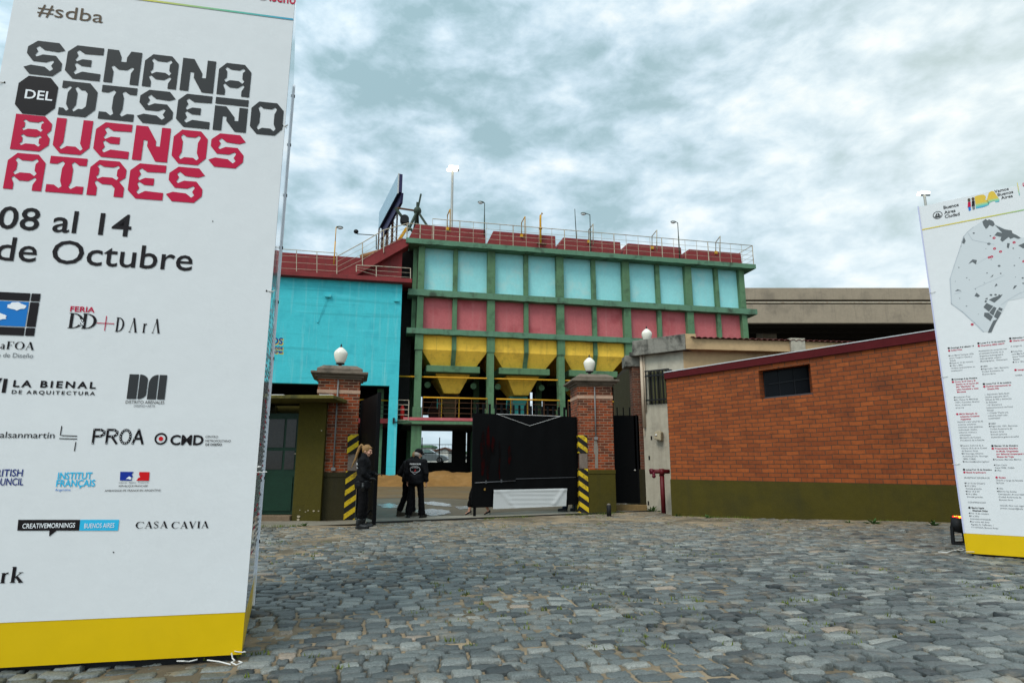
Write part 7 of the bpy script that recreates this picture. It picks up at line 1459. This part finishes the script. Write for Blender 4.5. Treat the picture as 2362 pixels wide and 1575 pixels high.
hb = MB(); hb.ball(H(0, -0.012, 0.0), 0.108, 10, (0.79, 0.92, 1.0), Rh); remesh('hair', hb, m_ghair, t, 0.008, 3)
cp = MB(); cp.ball(H(0, -0.004, 0.045), 0.118, 12, (0.82, 0.98, 0.80), Rh); cp.ball(H(0, 0.125, 0.045), 0.085, 10, (0.85, 1.0, 0.12), Rh); remesh('cap', cp, m_jack, t, 0.008, 3)
fb = MB(); fb.ball(H(0, 0.035, -0.02), 0.1, 10, (0.80, 0.86, 1.0), Rh)
E0 = 1.195
stick(t, jk, 'back_lettering', [textshape('PREVENCION', 0.0, 1.335, 0.285, 0.035, 0.04)], m_badge, -0.6)
def hexring(cx, cz, w, h, th):
    o = [(-.5, .12), (-.42, .32), (-.25, .45), (0, .5), (.25, .45), (.42, .32), (.5, .12), (.42, -.12), (0, -.5), (-.42, -.12)]; P = [(cx + a * w, cz + b * h) for a, b in o]; Q = [(cx + a * (w - th * 2), cz + b * (h - th * 2)) for a, b in o]
    dn = lambda L_: [(L_[i][0] + (L_[(i + 1) % len(L_)][0] - L_[i][0]) * k / 5, L_[i][1] + (L_[(i + 1) % len(L_)][1] - L_[i][1]) * k / 5) for i in range(len(L_)) for k in range(5)]
    return filled([dn(P), dn(Q)])
stick(t, jk, 'back_badge', [hexring(0.0, E0, 0.275, 0.215, 0.011), textshape('SEGURIDAD', 0.0, E0 + 0.045, 0.16, 0.022, 0.03, 0.016), textshape('PRIVADA', 0.0, E0 - 0.045, 0.15, 0.020, 0.03, -0.016)], m_badge, -0.6)
stick(t, jk, 'back_badge', [filled([[(-0.03, E0 - .03), (0.0, E0 - 0.012), (0.012, E0 + 0.03), (0.022, E0 + 0.005), (0.04, E0 - 0.002), (0.015, E0 - 0.03)]])], m_bred, -0.6)
# his colleague, half hidden on the left
cpn = G(926, 1193); cpn = cpn + Vector((0.10, 0.42, 0))
t, H, jk, Rh = person('guard in black with bent elbow, half hidden on the left of the capped guard', cpn, radians(-38),
    dict(head=(0.06, 0.16, 1.575), neck=(0.02, 0.07, 1.45), shL=(-0.19, 0.04, 1.37), shR=(0.20, 0.06, 1.38), elL=(-0.31, -0.06, 1.10), elR=(0.25, 0.05, 1.10), wrL=(-0.16, 0.14, 0.98), wrR=(0.16, 0.2, 1.0), hipL=(-0.11, 0, 0.89), hipR=(0.09, 0, 0.90), knL=(-0.17, 0.02, 0.49), knR=(0.11, 0.03, 0.49), anL=(-0.24, -0.10, 0.10), anR=(0.12, 0.05, 0.10)),
    dict(yaw=radians(-15), tilt=radians(25), bulk=1.08, handL=(0.3, 0.8, -.2), handR=(-.3, .8, -.2), footL=(0, 1, 0), footR=(0.2, 1, 0), boot_m=m_brown_boot, cuff=0.03))
hb = MB(); hb.ball(H(0, -0.01, 0.012), 0.114, 10, (0.80, 0.95, 1.03), Rh); remesh('hair', hb, mat('light_brown_hair', (0.20, 0.125, 0.06), rough=0.6, var=.3, scale=14, bump=.4, bscale=90), t, 0.008, 3)
# policewoman in profile at the left pier
wp_ = G(833, 1218)
t, H, jk, Rh = person('woman with long blond ponytail in black uniform and boots beside the left gate pier', wp_, radians(-84),
    dict(head=(-0.015, 0.05, 1.635), neck=(0, 0.005, 1.485), shL=(-0.16, 0.0, 1.42), shR=(0.16, -0.01, 1.42), elL=(-0.20, 0.06, 1.16), elR=(0.19, 0.02, 1.15), wrL=(-0.10, 0.25, 1.13), wrR=(0.10, 0.14, 1.04), hipL=(-0.085, 0, 0.94), hipR=(0.085, -.01, 0.94), knL=(-0.09, 0.035, 0.51), knR=(0.09, 0.0, 0.51), anL=(-0.10, 0.03, 0.13), anR=(0.10, -0.03, 0.13)),
    dict(yaw=radians(-16), tilt=radians(14), handL=(0.1, 1, 0.1), handR=(-.1, 1, .1), palmL=(1, 0, 0), palmR=(-1, 0, 0), gloves=True, sole=0.05, hem=-0.12, collar=0.05, legw=0.068, bulk=1.0, cuff=0.08, head_r=0.106))
hb = MB(); hb.ball(H(0, -0.018, 0.024), 0.114, 12, (0.80, 0.90, 1.0), Rh); hb.ball(H(0, 0.06, 0.078), 0.05, 8, (1.2, .8, .5), Rh); hb.ball(H(0, -0.12, 0.055), 0.038, 8)
pt = [H(0, -0.12, 0.06), H(0, -0.165, 0.085), H(0, -0.19, 0.03), H(0.0, -0.205, -0.09), H(0.0, -0.21, -0.22), H(0.0, -0.235, -0.36), H(0, -0.255, -0.45)]
for a, b_, r0, r1 in zip(pt[:-1], pt[1:], (.03, .034, .036, .034, .028, .018), (.034, .036, .034, .028, .018, .006)): hb.cap(a, b_, r0, r1, 7)
remesh('hair', hb, m_blond, t, 0.007, 3, 0.003, 14)
hb = MB(); hb.tube([H(-.03, -0.135, 0.07), H(0.03, -0.135, 0.05)], 0.03, 10); hb.build('hair_tie', m_jack, t)
hb = MB(); hb.tube([Vector((0, 0, 0.955)), Vector((0, 0, 1.0))], 0.178, 24); bl_ = remesh('belt', hb, m_boot, t, 0.009, 1)
hb = MB(); hb.cap((0.17, 0.02, 0.93), (0.175, 0.02, 0.80), 0.035, 0.03, 7); hb.build('holster', m_boot, t)
stick(t, jk, 'back_lettering', [textshape('POLICIA', 0.0, 1.33, 0.27, 0.05, 0.04), textshape('CIUDAD', 0.0, 1.255, 0.25, 0.042, 0.04)], m_badge, -0.6)
# two people hidden behind the gate but for their feet
hp_ = G(1096, 1188); hp_ = Vector((hp_.x + 0.08, hp_.y + 0.12, 0.0))
person('woman in black trousers and high heels walking behind the black gate, only her feet showing', hp_, radians(86),
    dict(head=(0, 0.03, 1.60), neck=(0, 0, 1.46), shL=(-0.16, 0, 1.40), shR=(0.16, 0, 1.40), elL=(-0.20, -0.04, 1.14), elR=(0.20, 0.0, 1.14), wrL=(-0.19, 0.08, 0.93), wrR=(0.19, 0.1, 0.94), hipL=(-0.085, 0, 0.93), hipR=(0.085, 0, 0.93), knL=(-0.09, 0.17, 0.53), knR=(0.09, -0.03, 0.52), anL=(-0.06, 0.24, 0.13), anR=(0.07, -0.26, 0.13)),
    dict(heels=True, legw=0.055, cuff=0.09))
hp2 = Vector((G(1319, 1181).x + 0.03, RB.y + 0.42, 0.0))
person('man in dark jeans walking behind the gate beside the right pier, only his legs showing', hp2, radians(86),
    dict(head=(0, 0.03, 1.64), neck=(0, 0, 1.49), shL=(-0.19, 0, 1.42), shR=(0.19, 0, 1.42), elL=(-0.24, -0.08, 1.16), elR=(0.24, 0.06, 1.16), wrL=(-0.23, -0.02, 0.93), wrR=(0.23, 0.18, 0.95), hipL=(-0.09, 0, 0.93), hipR=(0.09, 0, 0.93), knL=(-0.1, 0.15, 0.52), knR=(0.1, -0.03, 0.51), anL=(-0.1, 0.19, 0.11), anR=(0.1, -0.17, 0.11)),
    dict(trouser_m=m_jean, cuff=-0.03, legw=0.085))
